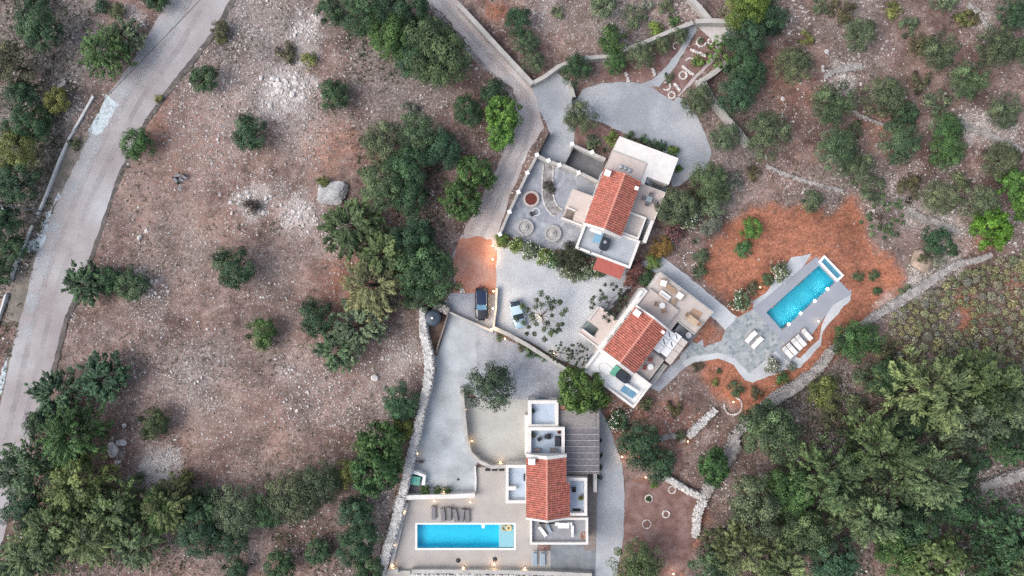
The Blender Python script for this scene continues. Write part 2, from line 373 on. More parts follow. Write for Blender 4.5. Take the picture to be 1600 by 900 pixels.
GX0, GY0, GW, GHh, CELL = -420, -330, 1220, 790, 2
gx = (np.arange(GW) * CELL + GX0).astype(float); gy = (np.arange(GHh) * CELL + GY0).astype(float)
GXX, GYY = np.meshgrid(gx, gy)
def inside(poly, X, Y):
    r = np.zeros(X.shape, bool); n = len(poly)
    for i in range(n):
        x0, y0 = poly[i]; x1, y1 = poly[(i + 1) % n]
        if y0 == y1: continue
        c = ((y0 > Y) != (y1 > Y)) & (X < (x1 - x0) * (Y - y0) / (y1 - y0) + x0); r ^= c
    return r
def blur(a, k):
    for ax in (0, 1):
        for _ in range(2):
            c = np.cumsum(np.pad(a, [(k + 1, k) if i == ax else (0, 0) for i in (0, 1)], mode='edge'), axis=ax)
            a = (np.take(c, range(2 * k + 1, c.shape[ax]), axis=ax) - np.take(c, range(0, c.shape[ax] - 2 * k - 1), axis=ax)) / (2 * k + 1)
    return a
def vnoise(X, Y, sc_, seed):
    """smooth value noise"""
    g = np.random.default_rng(seed).random((256, 256)); x = X / sc_; y = Y / sc_
    xi = np.floor(x).astype(int); yi = np.floor(y).astype(int); fx = x - xi; fy = y - yi
    fx = fx * fx * (3 - 2 * fx); fy = fy * fy * (3 - 2 * fy)
    a = g[yi % 256, xi % 256]; b = g[yi % 256, (xi + 1) % 256]; c = g[(yi + 1) % 256, xi % 256]; e = g[(yi + 1) % 256, (xi + 1) % 256]
    return a * (1 - fx) * (1 - fy) + b * fx * (1 - fy) + c * (1 - fx) * fy + e * fx * fy
HARD = [ROAD, DIRT, APRON, APRON2, COURT, GPATH, PLOTNE, YARD, PARK, GRAVC, DRIVE, TERRC, POOLT, DARKT, SIDEC, GRAVE, PATHB, SIDEB, PAT, BORD, LILAC, DECKB, TANKB] + HOUSES
hard = np.zeros(GXX.shape, bool)
for p in HARD: hard |= inside(p, GXX, GYY)
soft = hard.copy()
for p in (REDZ, REDTRI, REDBED, BEDN, BEDS, BEDH): soft |= inside(p, GXX, GYY)
jx = GXX + (vnoise(GXX, GYY, 14, 3) - .5) * 26 ; jy = GYY + (vnoise(GXX, GYY, 14, 4) - .5) * 26
def splat(lst, hard_=False):
    a = np.zeros(GXX.shape)
    for x, y, r, k in lst: a = np.maximum(a, k * np.exp(-(((jx - x) ** 2 + (jy - y) ** 2) / (r * r)) ** 1.5))
    return a
red_m = inside(REDZ, jx, jy).astype(float)
red_m = np.maximum(blur(red_m, 3), splat([(775,22,22,.7),(1130,690,20,.3),(1395,200,60,.25),(1240,130,70,.25),(1000,660,60,.45),(1050,660,50,.35),(1500,470,22,.9),(1510,500,18,.8),(1590,445,20,.6),(1540,380,25,.5),(540,440,60,.35),(300,230,90,.22),(240,200,60,.3),(610,330,30,.2),(1000,700,30,.3),(1480,390,50,.35),(720,130,30,.2),(240,330,60,.15),(520,230,60,.3)]))
red_m = np.maximum(red_m, .8 * blur(inside(REDTRI, jx, jy).astype(float), 2))
red_m = np.maximum(red_m, .75 * blur(inside(REDBED, jx, jy).astype(float), 3))
stone_d = splat([(450,140,48,1),(425,160,35,.8),(475,45,26,.9),(480,75,22,.6),(395,320,34,.9),(465,330,40,.9),(430,300,30,.5),(245,727,36,1.1),(228,742,26,1.05),(262,718,20,1.1),(180,705,16,.6),(300,180,60,.35),(480,205,60,.45),(250,110,70,.35),(350,160,80,.45),(330,245,70,.35),(520,370,40,.5),(225,440,26,.6),(240,470,30,.4),(455,580,40,.45),(300,590,60,.35),(600,600,60,.4),(620,560,40,.5),(540,620,60,.35),(480,620,60,.3),(1315,118,32,.7),(1520,200,30,.9),(1560,215,40,.6),(1430,330,40,.6),(1480,360,50,.7),(1430,448,26,.9),(1480,405,30,.9),(1395,478,22,.8),(1455,425,28,.8),(1440,420,30,.6),(1400,300,60,.5),(1490,280,40,.4),(640,560,30,.6),(600,790,40,.5),(590,850,40,.5),(210,30,20,.7),(205,120,20,.5),(100,170,20,.6),(20,400,30,.5),(1130,760,40,.4),(1110,700,30,.4),(1540,755,40,.5),(1320,640,60,.35),(1310,695,40,.4),(950,30,40,.4),(1060,20,40,.4),(860,30,40,.4),(1225,30,30,.4),(1530,25,25,.6),(1590,350,30,.4),(380,40,60,.4)])
grass_m = splat([(420,20,90,.9),(620,150,70,.7),(560,120,60,.5),(690,140,40,.7),(330,60,60,.5),(270,390,60,.5),(200,540,70,.25),(620,650,60,.4),(330,590,70,.5),(1250,640,90,.5),(1430,450,120,.3),(950,20,80,.6),(1350,20,80,.5),(1300,630,60,.6),(40,250,130,1.1),(60,60,110,.8),(10,400,70,1),(1500,780,80,.5),(620,540,50,.5),(1120,280,60,.6),(1290,300,50,.5),(1120,330,30,.5),(560,820,60,.3),(1000,620,40,.3)])
pale_m = splat([(270,270,90,.5),(330,660,60,.8),(355,620,40,.6),(400,680,90,.4),(300,400,80,.5),(420,210,40,.8),(500,250,40,.5),(320,350,90,.35),(460,345,36,.8),(440,560,60,.4),(1330,60,60,.4),(1440,110,50,.4),(900,30,50,.5),(240,735,40,.7)])
def sample(a, px, py):
    i = np.clip(((px - GX0) / CELL).astype(int), 0, GW - 1); j = np.clip(((py - GY0) / CELL).astype(int), 0, GHh - 1); return a[j, i]
flat = np.clip(1 - blur(soft.astype(float), 8) * 1.6, 0, 1); flat[soft] = 0

# ------------------------------------------------------------------ the ground: one sheet, fine under the picture and coarse out to the horizon
def axis(lim, step):
    inner = np.arange(-lim, lim + step / 2, step); ext = lim + np.cumsum(1.5 * 1.35 ** np.arange(21)); return np.concatenate([-ext[::-1], inner, ext])
ax_, ay_ = axis(84, .4), axis(50, .4)
nx, ny = len(ax_), len(ay_)
VX, VY = np.meshgrid(ax_, ay_)
PX, PY = VX / S + 800, 450 - VY / S
def hgt(px, py):
    f = sample(flat, px, py)
    n = (vnoise(px + 900, py + 900, 90, 11) - .5) * .9 + (vnoise(px + 900, py + 900, 28, 12) - .5) * .45 + (vnoise(px + 900, py + 900, 9, 13) - .5) * .22
    return f * n * .55 - .02 * (1 - f)
VZ = hgt(PX, PY)
idx = np.arange(nx * ny).reshape(ny, nx)
quads = np.stack([idx[:-1, :-1], idx[:-1, 1:], idx[1:, 1:], idx[1:, :-1]], -1).reshape(-1, 4)
cx = PX[:-1, :-1].ravel() + .2 / S; cy = PY[:-1, :-1].ravel() - .2 / S
hole = np.zeros(len(quads), bool)
for pl in (POOLA, POOLC, SPA):
    m_ = np.mean(pl, 0); pe = [tuple(m_ + (np.array(q) - m_) * 1.06) for q in pl]; hole |= inside(pe, cx, cy)
quads = quads[~hole]
me = bpy.data.meshes.new('ground')
me.vertices.add(nx * ny); me.vertices.foreach_set('co', np.stack([VX, VY, VZ], -1).ravel())
me.loops.add(quads.size); me.loops.foreach_set('vertex_index', quads.ravel())
me.polygons.add(len(quads)); me.polygons.foreach_set('loop_start', np.arange(0, quads.size, 4)); me.polygons.foreach_set('loop_total', np.full(len(quads), 4))
me.update(); me.validate(); me.shade_smooth()
for nm, arr in (('red', red_m), ('stones', stone_d), ('grass', grass_m), ('pale', pale_m)):
    at = me.attributes.new(nm, 'FLOAT', 'POINT'); at.data.foreach_set('value', sample(arr, PX, PY).ravel().astype(np.float32))
ground = bpy.data.objects.new('ground', me); COL.objects.link(ground); tag(ground, 'stony red-brown Mediterranean hillside soil with dry grass', 'ground', kind='structure')

m, nt, b = newmat('field_soil'); co = coords(nt, True)
def attr(n_):
    a = nt.nodes.new('ShaderNodeAttribute'); a.attribute_name = n_; return a.outputs['Fac']
big, mid, fine, vfine = noise(nt, co, .07, 5, .6), noise(nt, co, .5, 6, .7), noise(nt, co, 2.6, 5, .75), noise(nt, co, 9, 3, .7)
soil = ramp(nt, mid, [(.32, (.072, .042, .035)), (.5, (.180, .110, .091)), (.68, (.29, .198, .170))])
greyg = ramp(nt, fine, [(.34, (.070, .062, .055)), (.5, (.18, .158, .148)), (.66, (.34, .305, .29))])
gfac = mth(nt, 'ADD', mth(nt, 'MULTIPLY', attr('grass'), .9), mth(nt, 'MULTIPLY_ADD', big, 2.2, -.92))
gfac = mth(nt, 'MULTIPLY_ADD', mth(nt, 'SUBTRACT', fine, .5), 2.0, gfac)
gfac = mth(nt, 'MINIMUM', mth(nt, 'MAXIMUM', gfac, 0), .85)
c = mix(nt, gfac, soil, greyg)
c = mix(nt, mth(nt, 'MULTIPLY', attr('pale'), .55), c, ramp(nt, fine, [(.3, (.24, .165, .13)), (.7, (.40, .29, .24))]))
redn = noise(nt, co, .9, 6, .7)
redc = mix(nt, 1.0, ramp(nt, fine, [(.32, (.20, .074, .041)), (.5, (.315, .122, .070)), (.68, (.41, .20, .128))]), ramp(nt, redn, [(.36, (.66, .70, .74)), (.5, (1, 1, 1)), (.66, (1.18, 1.2, 1.25))]), 'MULTIPLY')
rmask = mth(nt, 'MINIMUM', mth(nt, 'MAXIMUM', mth(nt, 'MULTIPLY_ADD', mth(nt, 'SUBTRACT', redn, .5), 1.6, mth(nt, 'MULTIPLY', attr('red'), 1.12)), 0), 1)
c = mix(nt, mth(nt, 'MULTIPLY', rmask, mth(nt, 'MINIMUM', mth(nt, 'MULTIPLY', attr('red'), 3), 1)), c, redc)
patch = noise(nt, co, .16, 4, .55)
c = mix(nt, 1.0, c, ramp(nt, patch, [(.34, (.62, .60, .58)), (.5, (1, 1, 1)), (.66, (1.22, 1.18, 1.14))]), 'MULTIPLY')
c = mix(nt, 1.0, c, ramp(nt, vfine, [(.32, (.45,) * 3), (.68, (1.55,) * 3)]), 'MULTIPLY')
# pebbles: two sizes of Voronoi cells, more of them where the rubble lies
stonefac = None
for sc_, base, th in ((3.2, .0, .30), (7.0, .0, .34)):
    v = nt.nodes.new('ShaderNodeTexVoronoi'); v.inputs['Scale'].default_value = sc_; nt.links.new(co, v.inputs['Vector'])
    sep = nt.nodes.new('ShaderNodeSeparateColor'); nt.links.new(v.outputs['Color'], sep.inputs[0])
    dens = mth(nt, 'ADD', mth(nt, 'MULTIPLY', attr('stones'), .85), mth(nt, 'MULTIPLY_ADD', mid, .8, -.24))
    dens = mth(nt, 'MULTIPLY', dens, mth(nt, 'SUBTRACT', 1.0, mth(nt, 'MULTIPLY', attr('red'), .9)))
    on = mth(nt, 'LESS_THAN', sep.outputs[0], dens)
    rad = mth(nt, 'LESS_THAN', v.outputs['Distance'], mth(nt, 'MULTIPLY_ADD', sep.outputs[1], .35, .12))
    k = mth(nt, 'MULTIPLY', on, rad); stonefac = k if stonefac is None else mth(nt, 'MAXIMUM', stonefac, k)
c = mix(nt, mth(nt, 'MULTIPLY', mth(nt, 'MINIMUM', mth(nt, 'POWER', attr('stones'), 2.5), 1.0), .85), c, ramp(nt, vfine, [(.3, (.44, .39, .36)), (.7, (.78, .73, .69))]))
sc_col = ramp(nt, fine, [(.3, (.36, .315, .29)), (.7, (.60, .55, .52))])
c = mix(nt, mth(nt, 'MULTIPLY', stonefac, .8), c, sc_col)
nt.links.new(c, b.inputs['Base Color']); b.inputs['Roughness'].default_value = .95
hh = mth(nt, 'ADD', mth(nt, 'MULTIPLY', fine, .6), mth(nt, 'MULTIPLY', stonefac, .4))
bump(nt, b, hh, .7, .12)
ground.data.materials.append(m)

# ------------------------------------------------------------------ roads, yards and paths: thin sheets one above the other
def rough_outline(poly, amp, seed=1, step=7, closed=True):
    rd = random.Random(seed); out = []; n = len(poly)
    for i in range(n):
        a, c = Vector(poly[i]), Vector(poly[(i + 1) % n]); L = (c - a).length; k = max(1, int(L / step)); nrm = Vector((-(c - a).y, (c - a).x)) / max(L, 1e-6)
        for j in range(k):
            p = a.lerp(c, j / k)
            if j > 0 or amp > 1.2: p = p + nrm * rd.uniform(-amp, amp)
            out.append((p.x, p.y))
    return out
def sheet(name, poly, z, mat, amp=0.8, label=None, cat=None, seed=1, holes=()):
    o_ = rough_outline(poly, amp, seed) if amp else poly
    loops = [[P(x, y, 0) for x, y in o_]] + [[P(x, y, 0) for x, y in h] for h in holes]
    allv = [q for l in loops for q in l]; tri = tessellate_polygon(loops)
    mb = MB(); fs = []
    for a, b_, c_ in tri:
        A, B_, C_ = allv[a], allv[b_], allv[c_]
        if (B_.x - A.x) * (C_.y - A.y) - (B_.y - A.y) * (C_.x - A.x) < 0: b_, c_ = c_, b_
        fs.append((a, b_, c_))
    mb.add([(q.x, q.y, z) for q in allv], fs)
    o = mb.build(name, mat); tag(o, label, cat, kind='structure'); return o
RV = [(365,-10),(330,52),(262,138),(225,190),(185,272),(140,402),(100,500),(78,590),(60,645)]
sheet('road_verge', [(350,-10),(322,50),(254,136),(217,188),(177,270),(132,400),(92,498),(70,588),(52,643),(66,650),(85,592),(107,503),(146,405),(190,276),(231,194),(268,143),(337,56),(374,-10)], .018, vergem, 1.6, 'dark earth strip along the field edge of the road', 'verge', 2)
sheet('road_verge', [(140,150),(118,200),(88,270),(60,330),(34,400),(15,470),(0,540),(-20,620),(30,620),(40,530),(60,420),(100,310),(140,225),(172,152)], .014, scrubverge, 2.5, 'dry earth strip between the road and its low white kerb', 'verge', 3)
sheet('main_road', ROAD, .030, roadm, .9, 'worn pinkish-grey country road', 'road')
sheet('concrete_spill', [(143,148),(160,140),(172,150),(185,162),(176,182),(160,205),(150,212),(138,205),(146,185),(135,165)], .036, spillm, 2.2, 'pale concrete spill at the road edge by the kerb end', 'road', 5)
sheet('concrete_spill', [(60,330),(78,330),(95,308),(92,300),(84,318),(80,335),(76,350),(72,375),(58,394),(40,396),(36,382),(44,355)], .036, spillm, 1.6, 'pale concrete spill at the road edge by the utility pole', 'road', 6)
sheet('concrete_spill', [(-10,545),(6,548),(12,560),(8,590),(2,612),(-20,640)], .036, spillm, 1.8, 'pale blue-white concrete patch at the road edge beyond the kerb', 'road', 7)
sheet('road_wash', [(262,20),(236,60),(210,95),(172,150),(180,190),(205,160),(240,110),(282,45),(300,-8)], .0345, stainm, 2, 'pale cement wash along the upper road edge', 'road', 9)
sheet('road_wash', [(150,150),(135,222),(97,300),(60,396),(42,470),(24,560),(40,560),(62,470),(82,398),(118,302),(158,225),(190,165)], .0335, stainm, 2, 'pale cement wash along the lower road edge', 'road', 10)
def track_strip(name, line, off, wd, z, mat, label):
    n = len(line); A_ = []; B_ = []
    for i in range(n):
        t = (Vector(line[min(n - 1, i + 1)]) - Vector(line[max(0, i - 1)])).normalized(); nn = Vector((-t.y, t.x)); p = Vector(line[i]) + nn * off
        A_.append(tuple(p + nn * wd / 2)); B_.append(tuple(p - nn * wd / 2))
    sheet(name, A_ + B_[::-1], z, mat, 1.0, label, 'wheel track', int(abs(off) * 7 + wd))
RL = [(316,-10),(270,72),(212,150),(170,230),(140,290),(100,390),(70,480),(45,590),(22,690)]
track_strip('wheel_track', RL, 12, 9, .0332, roadtrack, 'dark worn wheel track on the field side of the road'); track_strip('wheel_track', RL, -10, 9, .0328, roadtrack, 'dark worn wheel track on the kerb side of the road')
TL = [(672,-8),(712,40),(748,82),(783,118),(814,150),(824,185),(810,230),(787,280),(762,330),(744,366)]
track_strip('wheel_track', TL, 9, 8, .0245, trackm, 'pale wheel track on the inner side of the dirt track'); track_strip('wheel_track', TL, -9, 8, .0250, trackm, 'pale wheel track on the outer side of the dirt track')
sheet('dirt_track', DIRT, .022, dirtm, 1.6, 'pale dirt track leading to the villas', 'road')
sheet('red_track', REDT, .028, redtrack, 1.8, 'red earth patch of the track by the lit wall lamps', 'road', 4)
sheet('gravel_forecourt', APRON2, .032, gravel2, 1.0, 'grey gravel forecourt by the black car', 'forecourt', 4)
sheet('gravel_forecourt', APRON, .036, gravelm, 1.2, 'pale gravel entrance before the upper villa gate', 'forecourt', 8)
sheet('gravel_courtyard', COURT, .040, gravelm, 1.0, 'pale gravel courtyard behind the upper villa', 'courtyard')
sheet('garden_path', GPATH, .044, gravelm, .7, 'straight pale gravel path through the red garden beds', 'path')
sheet('concrete_plot', PLOTNE, .034, dirtm, .8, 'grey paved strip round the garden bed corner', 'paving')
sheet('paved_yard', YARD, .040, yardpave, .3, 'slate-grey paved yard with round planters', 'yard')
sheet('parking_yard', PARK, .030, gravelp, .8, 'pale gravel parking yard of the middle villa', 'yard')
sheet('gravel_yard', GRAVC, .026, gravel2, .5, 'grey gravel yard behind the lower villa', 'yard')
sheet('concrete_driveway', DRIVE, .034, concrete, .2, 'smooth blue-grey concrete driveway of the lower villa', 'driveway')
sheet('back_terrace', TERRC, .044, backbeige, .2, 'beige concrete terrace beside the driveway wall', 'terrace')
POOLC_H = [(650,817),(805,817),(805,859),(650,859)]
sheet('pool_terrace', POOLT, .050, beige, 0, 'beige concrete pool terrace of the lower villa', 'terrace', holes=[POOLC_H])
sheet('dark_terrace', DARKT, .056, darkconc, 0, 'dark blue-grey concrete slab at the lower villa corner', 'terrace')
sheet('side_terrace', SIDEC, .060, brownwood, 0, 'brown paved strip along the lower villa', 'terrace')
sheet('gravel_path', GRAVE, .038, gravelm, .6, 'curving gravel path between lower villa and red bed', 'path')
sheet('red_garden_bed', REDBED, .020, redbedm, 1.2, 'red-brown garden bed with stone-ringed seedlings', 'garden bed')
sheet('gravel_path', PATHB, .036, gravelp, 1.0, 'gravel path from the middle villa to its pool', 'path', 3)
sheet('gravel_path', SIDEB, .032, gravel2, .5, 'narrow grey gravel strip along the middle villa', 'path', 5)
sheet('pool_border', BORD, .034, gravelp, 1.2, 'pale gravel border round the pool patio', 'border')
sheet('pool_border', DECKB, .034, gravelp, 1.2, 'pale gravel border along the upper side of the pool deck', 'border', 4)
sheet('stone_patio', PAT, .046, flag, .4, 'crazy-paved grey stone patio by the turquoise pool', 'patio')
sheet('pool_deck', LILAC, .052, tilelilac, 0, 'smooth lilac-grey deck round the turquoise pool', 'deck', holes=[[(1279.3,415.0),(1304.4,441.3),(1222,515.9),(1196.9,488)]])
sheet('garden_bed', BEDN, .024, redbedm, .8, 'red earth garden bed with olive trees along the top wall', 'garden bed')
sheet('garden_bed', BEDS, .048, redbedm, .4, 'red earth garden bed full of stone rings', 'garden bed')
sheet('garden_bed', BEDH, .024, redbedm, .8, 'planted bed along the back of the upper villa', 'garden bed')
sheet('ramp_surface', [(897,230),(946,250),(938,282),(884,257)], .062, darkgravel, 0, 'dark gravel ramp behind the upper villa gate', 'ramp')
sheet('tank_pit_floor', TANKB, .040, mat_roadlike('rusty_pit_earth', (.13, .085, .06), (.2, .13, .095), (.27, .19, .15), .7, 4, .4), .3, 'brown earth floor of the water tank corner', 'ground patch')
# ------------------------------------------------------------------ villas
class Frame:
    """a house's own axes: local picture pixels (u, v), u across and v down, turned by deg"""
    def __init__(s, ox, oy, deg): s.o = (ox, oy); s.c = math.cos(R(deg)); s.s = math.sin(R(deg))
    def px(s, u, v): return (s.o[0] + u * s.c - v * s.s, s.o[1] + u * s.s + v * s.c)
    def w(s, u, v, z): return P(*s.px(u, v), z)              # the point of the plan at height z
    def rect(s, u0, v0, u1, v1, z): return [s.w(u0, v0, z), s.w(u0, v1, z), s.w(u1, v1, z), s.w(u1, v0, z)]
    def poly(s, pts, z): return [s.w(u, v, z) for u, v in pts]
    def X(s, zr):                                            # local axes in metres at reference height zr
        return s.w(0, 0, zr).xy

def block(F, name, mat, root, u0, v0, u1, v1, z0, z1, parent=None):
    return MB().prism(F.rect(u0, v0, u1, v1, z1), z0, z1).build(name, mat, parent or root)
def parapet(F, root, u0, v0, u1, v1, z0, z1, t=3.2, mat=None, parent=None, name='parapet'):
    return MB().ring(F.rect(u0, v0, u1, v1, z1), F.rect(u0 + t, v0 + t, u1 - t, v1 - t, z1), z0, z1).build(name, mat or plaster, parent or root)
def terrace_box(F, root, u0, v0, u1, v1, zf, zt, t=3.2, wall=None, floor=None, name='wall', z0=-.05):
    """storey block with its roof floor and a parapet round it"""
    wl = MB().prism(F.rect(u0 + .35, v0 + .35, u1 - .35, v1 - .35, zf), z0, zf).build(name, wall or plaster, root)
    fl = MB().prism(F.rect(u0 + t, v0 + t, u1 - t, v1 - t, zt), zf - .02, zf + .012).build('terrace_floor', floor or greyroof, root)
    if zt > zf + .05: parapet(F, root, u0, v0, u1, v1, zf - .12, zt, t, wall)
    return wl
def slab_roof(F, root, pts, z, floor, wall=None, z0=-.05, name='flat_roof', lip=.06):
    MB().prism(F.poly(pts, z), z0, z - .03).build('wall', wall or plaster, root)
    cx_ = sum(p[0] for p in pts) / len(pts); cy_ = sum(p[1] for p in pts) / len(pts)
    return MB().prism(F.poly([(u + (.5 if u < cx_ else -.5) * -.6, v + (.5 if v < cy_ else -.5) * -.6) for u, v in pts], z), z - .03 + .002, z + lip).build(name, floor, root)

def tiled_roof(F, root, u0, v0, u1, v1, ur, ze, zr, pitch=3.65, over=1.2, rows=9, gable=(2.6, 2.6)):
    """two slopes of barrel tiles running from the ridge to the eaves"""
    n = max(6, int(round((v1 - v0) / pitch))); per = 8; zref = ze
    for side, ue in ((-1, u0), (1, u1)):
        mb = MB(); rings = []
        for k in range(n * per + 1):
            v = v0 + (v1 - v0) * k / (n * per); ph = (k % per) / per
            hump = .17 * max(0.0, math.sin(math.pi * min(1, ph / .62))) ** .7 if ph < .62 else -.03
            ring = []
            for r in range(rows):
                for sub in (0, 1):
                    t = (r + sub) / rows; u = ur + (ue - ur) * t; lift = .035 if sub == 1 else 0.0
                    p = F.w(u, v, zref); p.z = zr + (ze - zr) * t + hump + lift; ring.append(p)
            rings.append(ring)
        if side > 0: rings = rings[::-1]
        mb.loft(rings, cap=False); mb.build('roof_slope', terra, root)
        # closing board under the eave
        e = MB(); a, c_ = F.w(ue, v0, zref), F.w(ue, v1, zref); i_ = F.w(ue - side * 1.4, v0, zref); j_ = F.w(ue - side * 1.4, v1, zref)
        e.prism([a, c_, j_, i_], ze - .14, ze - .03); e.build('eave', plaster, root)
    rd = MB(); pts = []
    for k in range(n * 2 + 1):
        v = v0 + (v1 - v0) * k / (n * 2); r_ = .15 if k % 2 else .125; p = F.w(ur, v, zref)
        ux = (F.w(ur + 1, v, zref) - F.w(ur, v, zref)).normalized()
        pts.append([Vector((p.x, p.y, zr - .02)) + ux * math.cos(a) * r_ * 1.25 + Vector((0, 0, math.sin(a) * r_)) for a in [math.pi * i / 6 for i in range(7)]])
    rd.loft(pts, cap=False); rd.build('roof_ridge', terracap, root)
    for v, dv, nm in ((v0, -1, 0), (v1, 1, 1)):
        t = gable[nm]
        if not t: continue
        g = MB(); prof = [(u0 - .3, ze - .3), (u0 - .3, ze + .15), (ur, zr + .2), (u1 + .3, ze + .15), (u1 + .3, ze - .3)]
        A = []; B_ = []
        for u, z in prof:
            p = F.w(u, v, zref); q = F.w(u, v + dv * t, zref); A.append(Vector((p.x, p.y, z))); B_.append(Vector((q.x, q.y, z)))
        g.loft([A, B_], cap=True, close=True); g.build('gable_wall', plaster, root)
def chimney(F, root, u, v, z0, z1, s=.55):
    c_ = MB(); p = F.w(u, v, z1); rz = math.atan2(-F.s, F.c)
    c_.box((p.x, p.y, (z0 + z1) / 2), (s * .8, s * .8, z1 - z0), rz); o = c_.build('chimney', plaster, root)
    k = MB(); k.box((p.x, p.y, z1 + .05), (s * 1.15, s * 1.05, .1), rz); k.box((p.x, p.y, z1 + .2), (s, s * .9, .2), rz); k.build('chimney_cap', whitewash, o)
def opening(F, root, u, v, side, zref, z0, z1, wd, kind='window'):
    """window or door on a wall: frame, glass, shutters; side is the outward direction in the plan"""
    p = F.w(u, v, zref); rz = math.atan2(-F.s, F.c)
    ux = Vector((math.cos(rz), math.sin(rz), 0)); uy = Vector((math.sin(rz), -math.cos(rz), 0))   # +u and +v in the world
    out = {'-u': -ux, '+u': ux, '-v': -uy, '+v': uy}[side]; along = uy if 'u' in side else ux
    def bx(mb, off, a, zc, sa, sz, th):
        c_ = p + out * off + along * a; c_.z = zc
        mb.box(c_, (sa, th, sz), math.atan2(along.y, along.x))
    f = MB()
    for a in (-wd / 2, wd / 2): bx(f, .03, a, (z0 + z1) / 2, .08, z1 - z0, .12)
    for z in ((z0, z1) if kind == 'window' else (z1,)): bx(f, .035, 0, z, wd + .16, .08, .14)
    bx(f, .03, 0, (z0 + z1) / 2, .05, z1 - z0 - .1, .08)
    o = f.build(kind, bluewood, root)
    g = MB(); bx(g, .005, 0, (z0 + z1) / 2, wd - .06, z1 - z0 - .06, .06); g.build('pane', glassm, o)
    if kind == 'window':
        for a in (-wd * .78, wd * .78):
            sh = MB(); bx(sh, .04, a, (z0 + z1) / 2, wd * .46, z1 - z0, .06); sh.build('shutter', bluewood, o)
def steps(F, root, u0, v0, u1, v1, z0, z1, n, axis='v', mat=None):
    mb = MB()
    for k in range(n):
        t0, t1 = k / n, (k + 1) / n; z = z0 + (z1 - z0) * (1 - (k + .5) / n)
        r_ = (u0, v0 + (v1 - v0) * t0, u1, v0 + (v1 - v0) * t1) if axis == 'v' else (u0 + (u1 - u0) * t0, v0, u0 + (u1 - u0) * t1, v1)
        a = F.rect(*r_, (z0 + z1) / 2); mb.prism(a, min(z0, 0) - .02, z)
    return mb.build('stairs', mat or peach, root)

# ---- upper villa
A = Frame(968, 213.8, 20.5)
va = empty('villa', P(*A.px(30, 90), 0), 'upper white villa with a terracotta gable roof and grey flat roof', 'house', 'holiday villas')
slab_roof(A, va, [(0, -.5), (97.7, -.5), (97.7, 43), (62, 43), (62, 57), (-3.2, 57)], 3.3, plaster)
MB().prism(A.rect(-3.6, 24, 54, 56, 3.5), 3.36, 3.52).build('raised_roof_slab', peach, va)
MB().ring(A.rect(-4, 23.4, 54.6, 56, 3.5), A.rect(-3.0, 24.4, 53.6, 55, 3.5), 3.36, 3.56).build('roof_edging', mortar, va)
MB().prism(A.rect(61, 41, 98, 57, 0.2), -.05, .12).build('stairwell_floor', darkconc, va)
steps(A, va, 62, 44.0, 78, 55, .1, 3.0, 8, 'u', greyroof)
MB().prism(A.poly([(40, 56), (98, 56), (96.5, 137), (91, 140), (91, 104), (84, 104), (40, 104)], 3.0), -.05, 3.0).build('wall', plaster, va)
MB().prism(A.poly([(44, 56.6), (97.2, 56.6), (95.8, 104), (44, 104)], 3.0), 3.001, 3.03).build('terrace_floor', peach, va)
MB().prism(A.poly([(97.0, 57), (98.2, 57), (96.9, 104), (95.6, 104)], 3.2), 2.9, 3.2).build('terrace_kerb', plaster, va)
terrace_box(A, va, 40, 103.5, 84, 140, 3.0, 3.75, 3.0, floor=simple('pinkish_grey_floor', (.50, .45, .425), .75, .07, 1.2, finevar=.05))
steps(A, va, 84.6, 106, 91.4, 139, .05, 2.9, 11, 'v', greyroof)
MB().prism(A.rect(91.4, 104, 97, 141, 3.3), -.05, 3.3).build('stair_wall', plaster, va)
terrace_box(A, va, -4, 141, 87.5, 187, 3.0, 3.55, 3.6)
MB().prism(A.rect(-4, 54, 56, 146.5, 5.5), -.05, 5.44).build('wall', plaster, va)
tiled_roof(A, va, -5, 54, 57, 145, 26.5, 5.6, 7.0, gable=(0, 3.4))
chimney(A, va, 2.5, 59.5, 5.6, 6.8, .75); chimney(A, va, 53, 66, 5.6, 6.3, .45)
MB().box(A.w(17, 151, 4.9) + Vector((0, 0, 0)), (1.6, .5, .5), math.atan2(-A.s, A.c)).build('heater_tank', metalw, va)
LA = [(-40, 101.5), (-3, 101.5), (-3, 151), (-40, 151), (-40, 148), (-23, 148), (-23, 133), (-40, 133)]
MB().prism(A.poly(LA, 2.5), -.05, 2.5).build('wall', plaster, va)
MB().prism(A.poly([(u * .985 - .6 if u < -30 else u, v + (.5 if v < 110 else 0)) for u, v in LA], 2.5), 2.501, 2.53).build('terrace_floor', peach, va)
MB().prism(A.rect(-40.2, 149, -3, 151.3, 2.85), 2.4, 2.85).build('parapet', plaster, va)
steps(A, va, -39.5, 133.3, -23.2, 147.7, 1.0, 2.45, 7, 'u', simple('beige_stair_stone', (.42, .36, .31), .8, .1, 2))
MB().prism(A.rect(-38.5, 131, -24, 133, 3.0), 2.5, 3.0).build('stair_wall', plaster, va)
cp = MB()
for (u, v, z) in ((33, 187.6, 2.85), (80, 187.6, 2.85)): pass
a0, a1, a2, a3 = A.w(33.5, 187.4, 2.6), A.w(33.5, 208, 2.6), A.w(79.5, 208, 2.6), A.w(79.5, 187.4, 2.6)
v_ = []
for q, z in ((a0, 2.8), (a1, 2.45), (a2, 2.45), (a3, 2.8)): v_ += [(q.x, q.y, z), (q.x, q.y, z - .06)]
cp.add(v_, [(0, 2, 4, 6), (1, 7, 5, 3), (0, 1, 3, 2), (2, 3, 5, 4), (4, 5, 7, 6), (6, 7, 1, 0)])
can = cp.build('canopy', redcanopy, va)
for q in (A.w(36, 206, 2.4), A.w(77, 206, 2.4)): MB().tube((q.x, q.y, 0), (q.x, q.y, 2.42), .05).build('canopy_post', greywood, can)
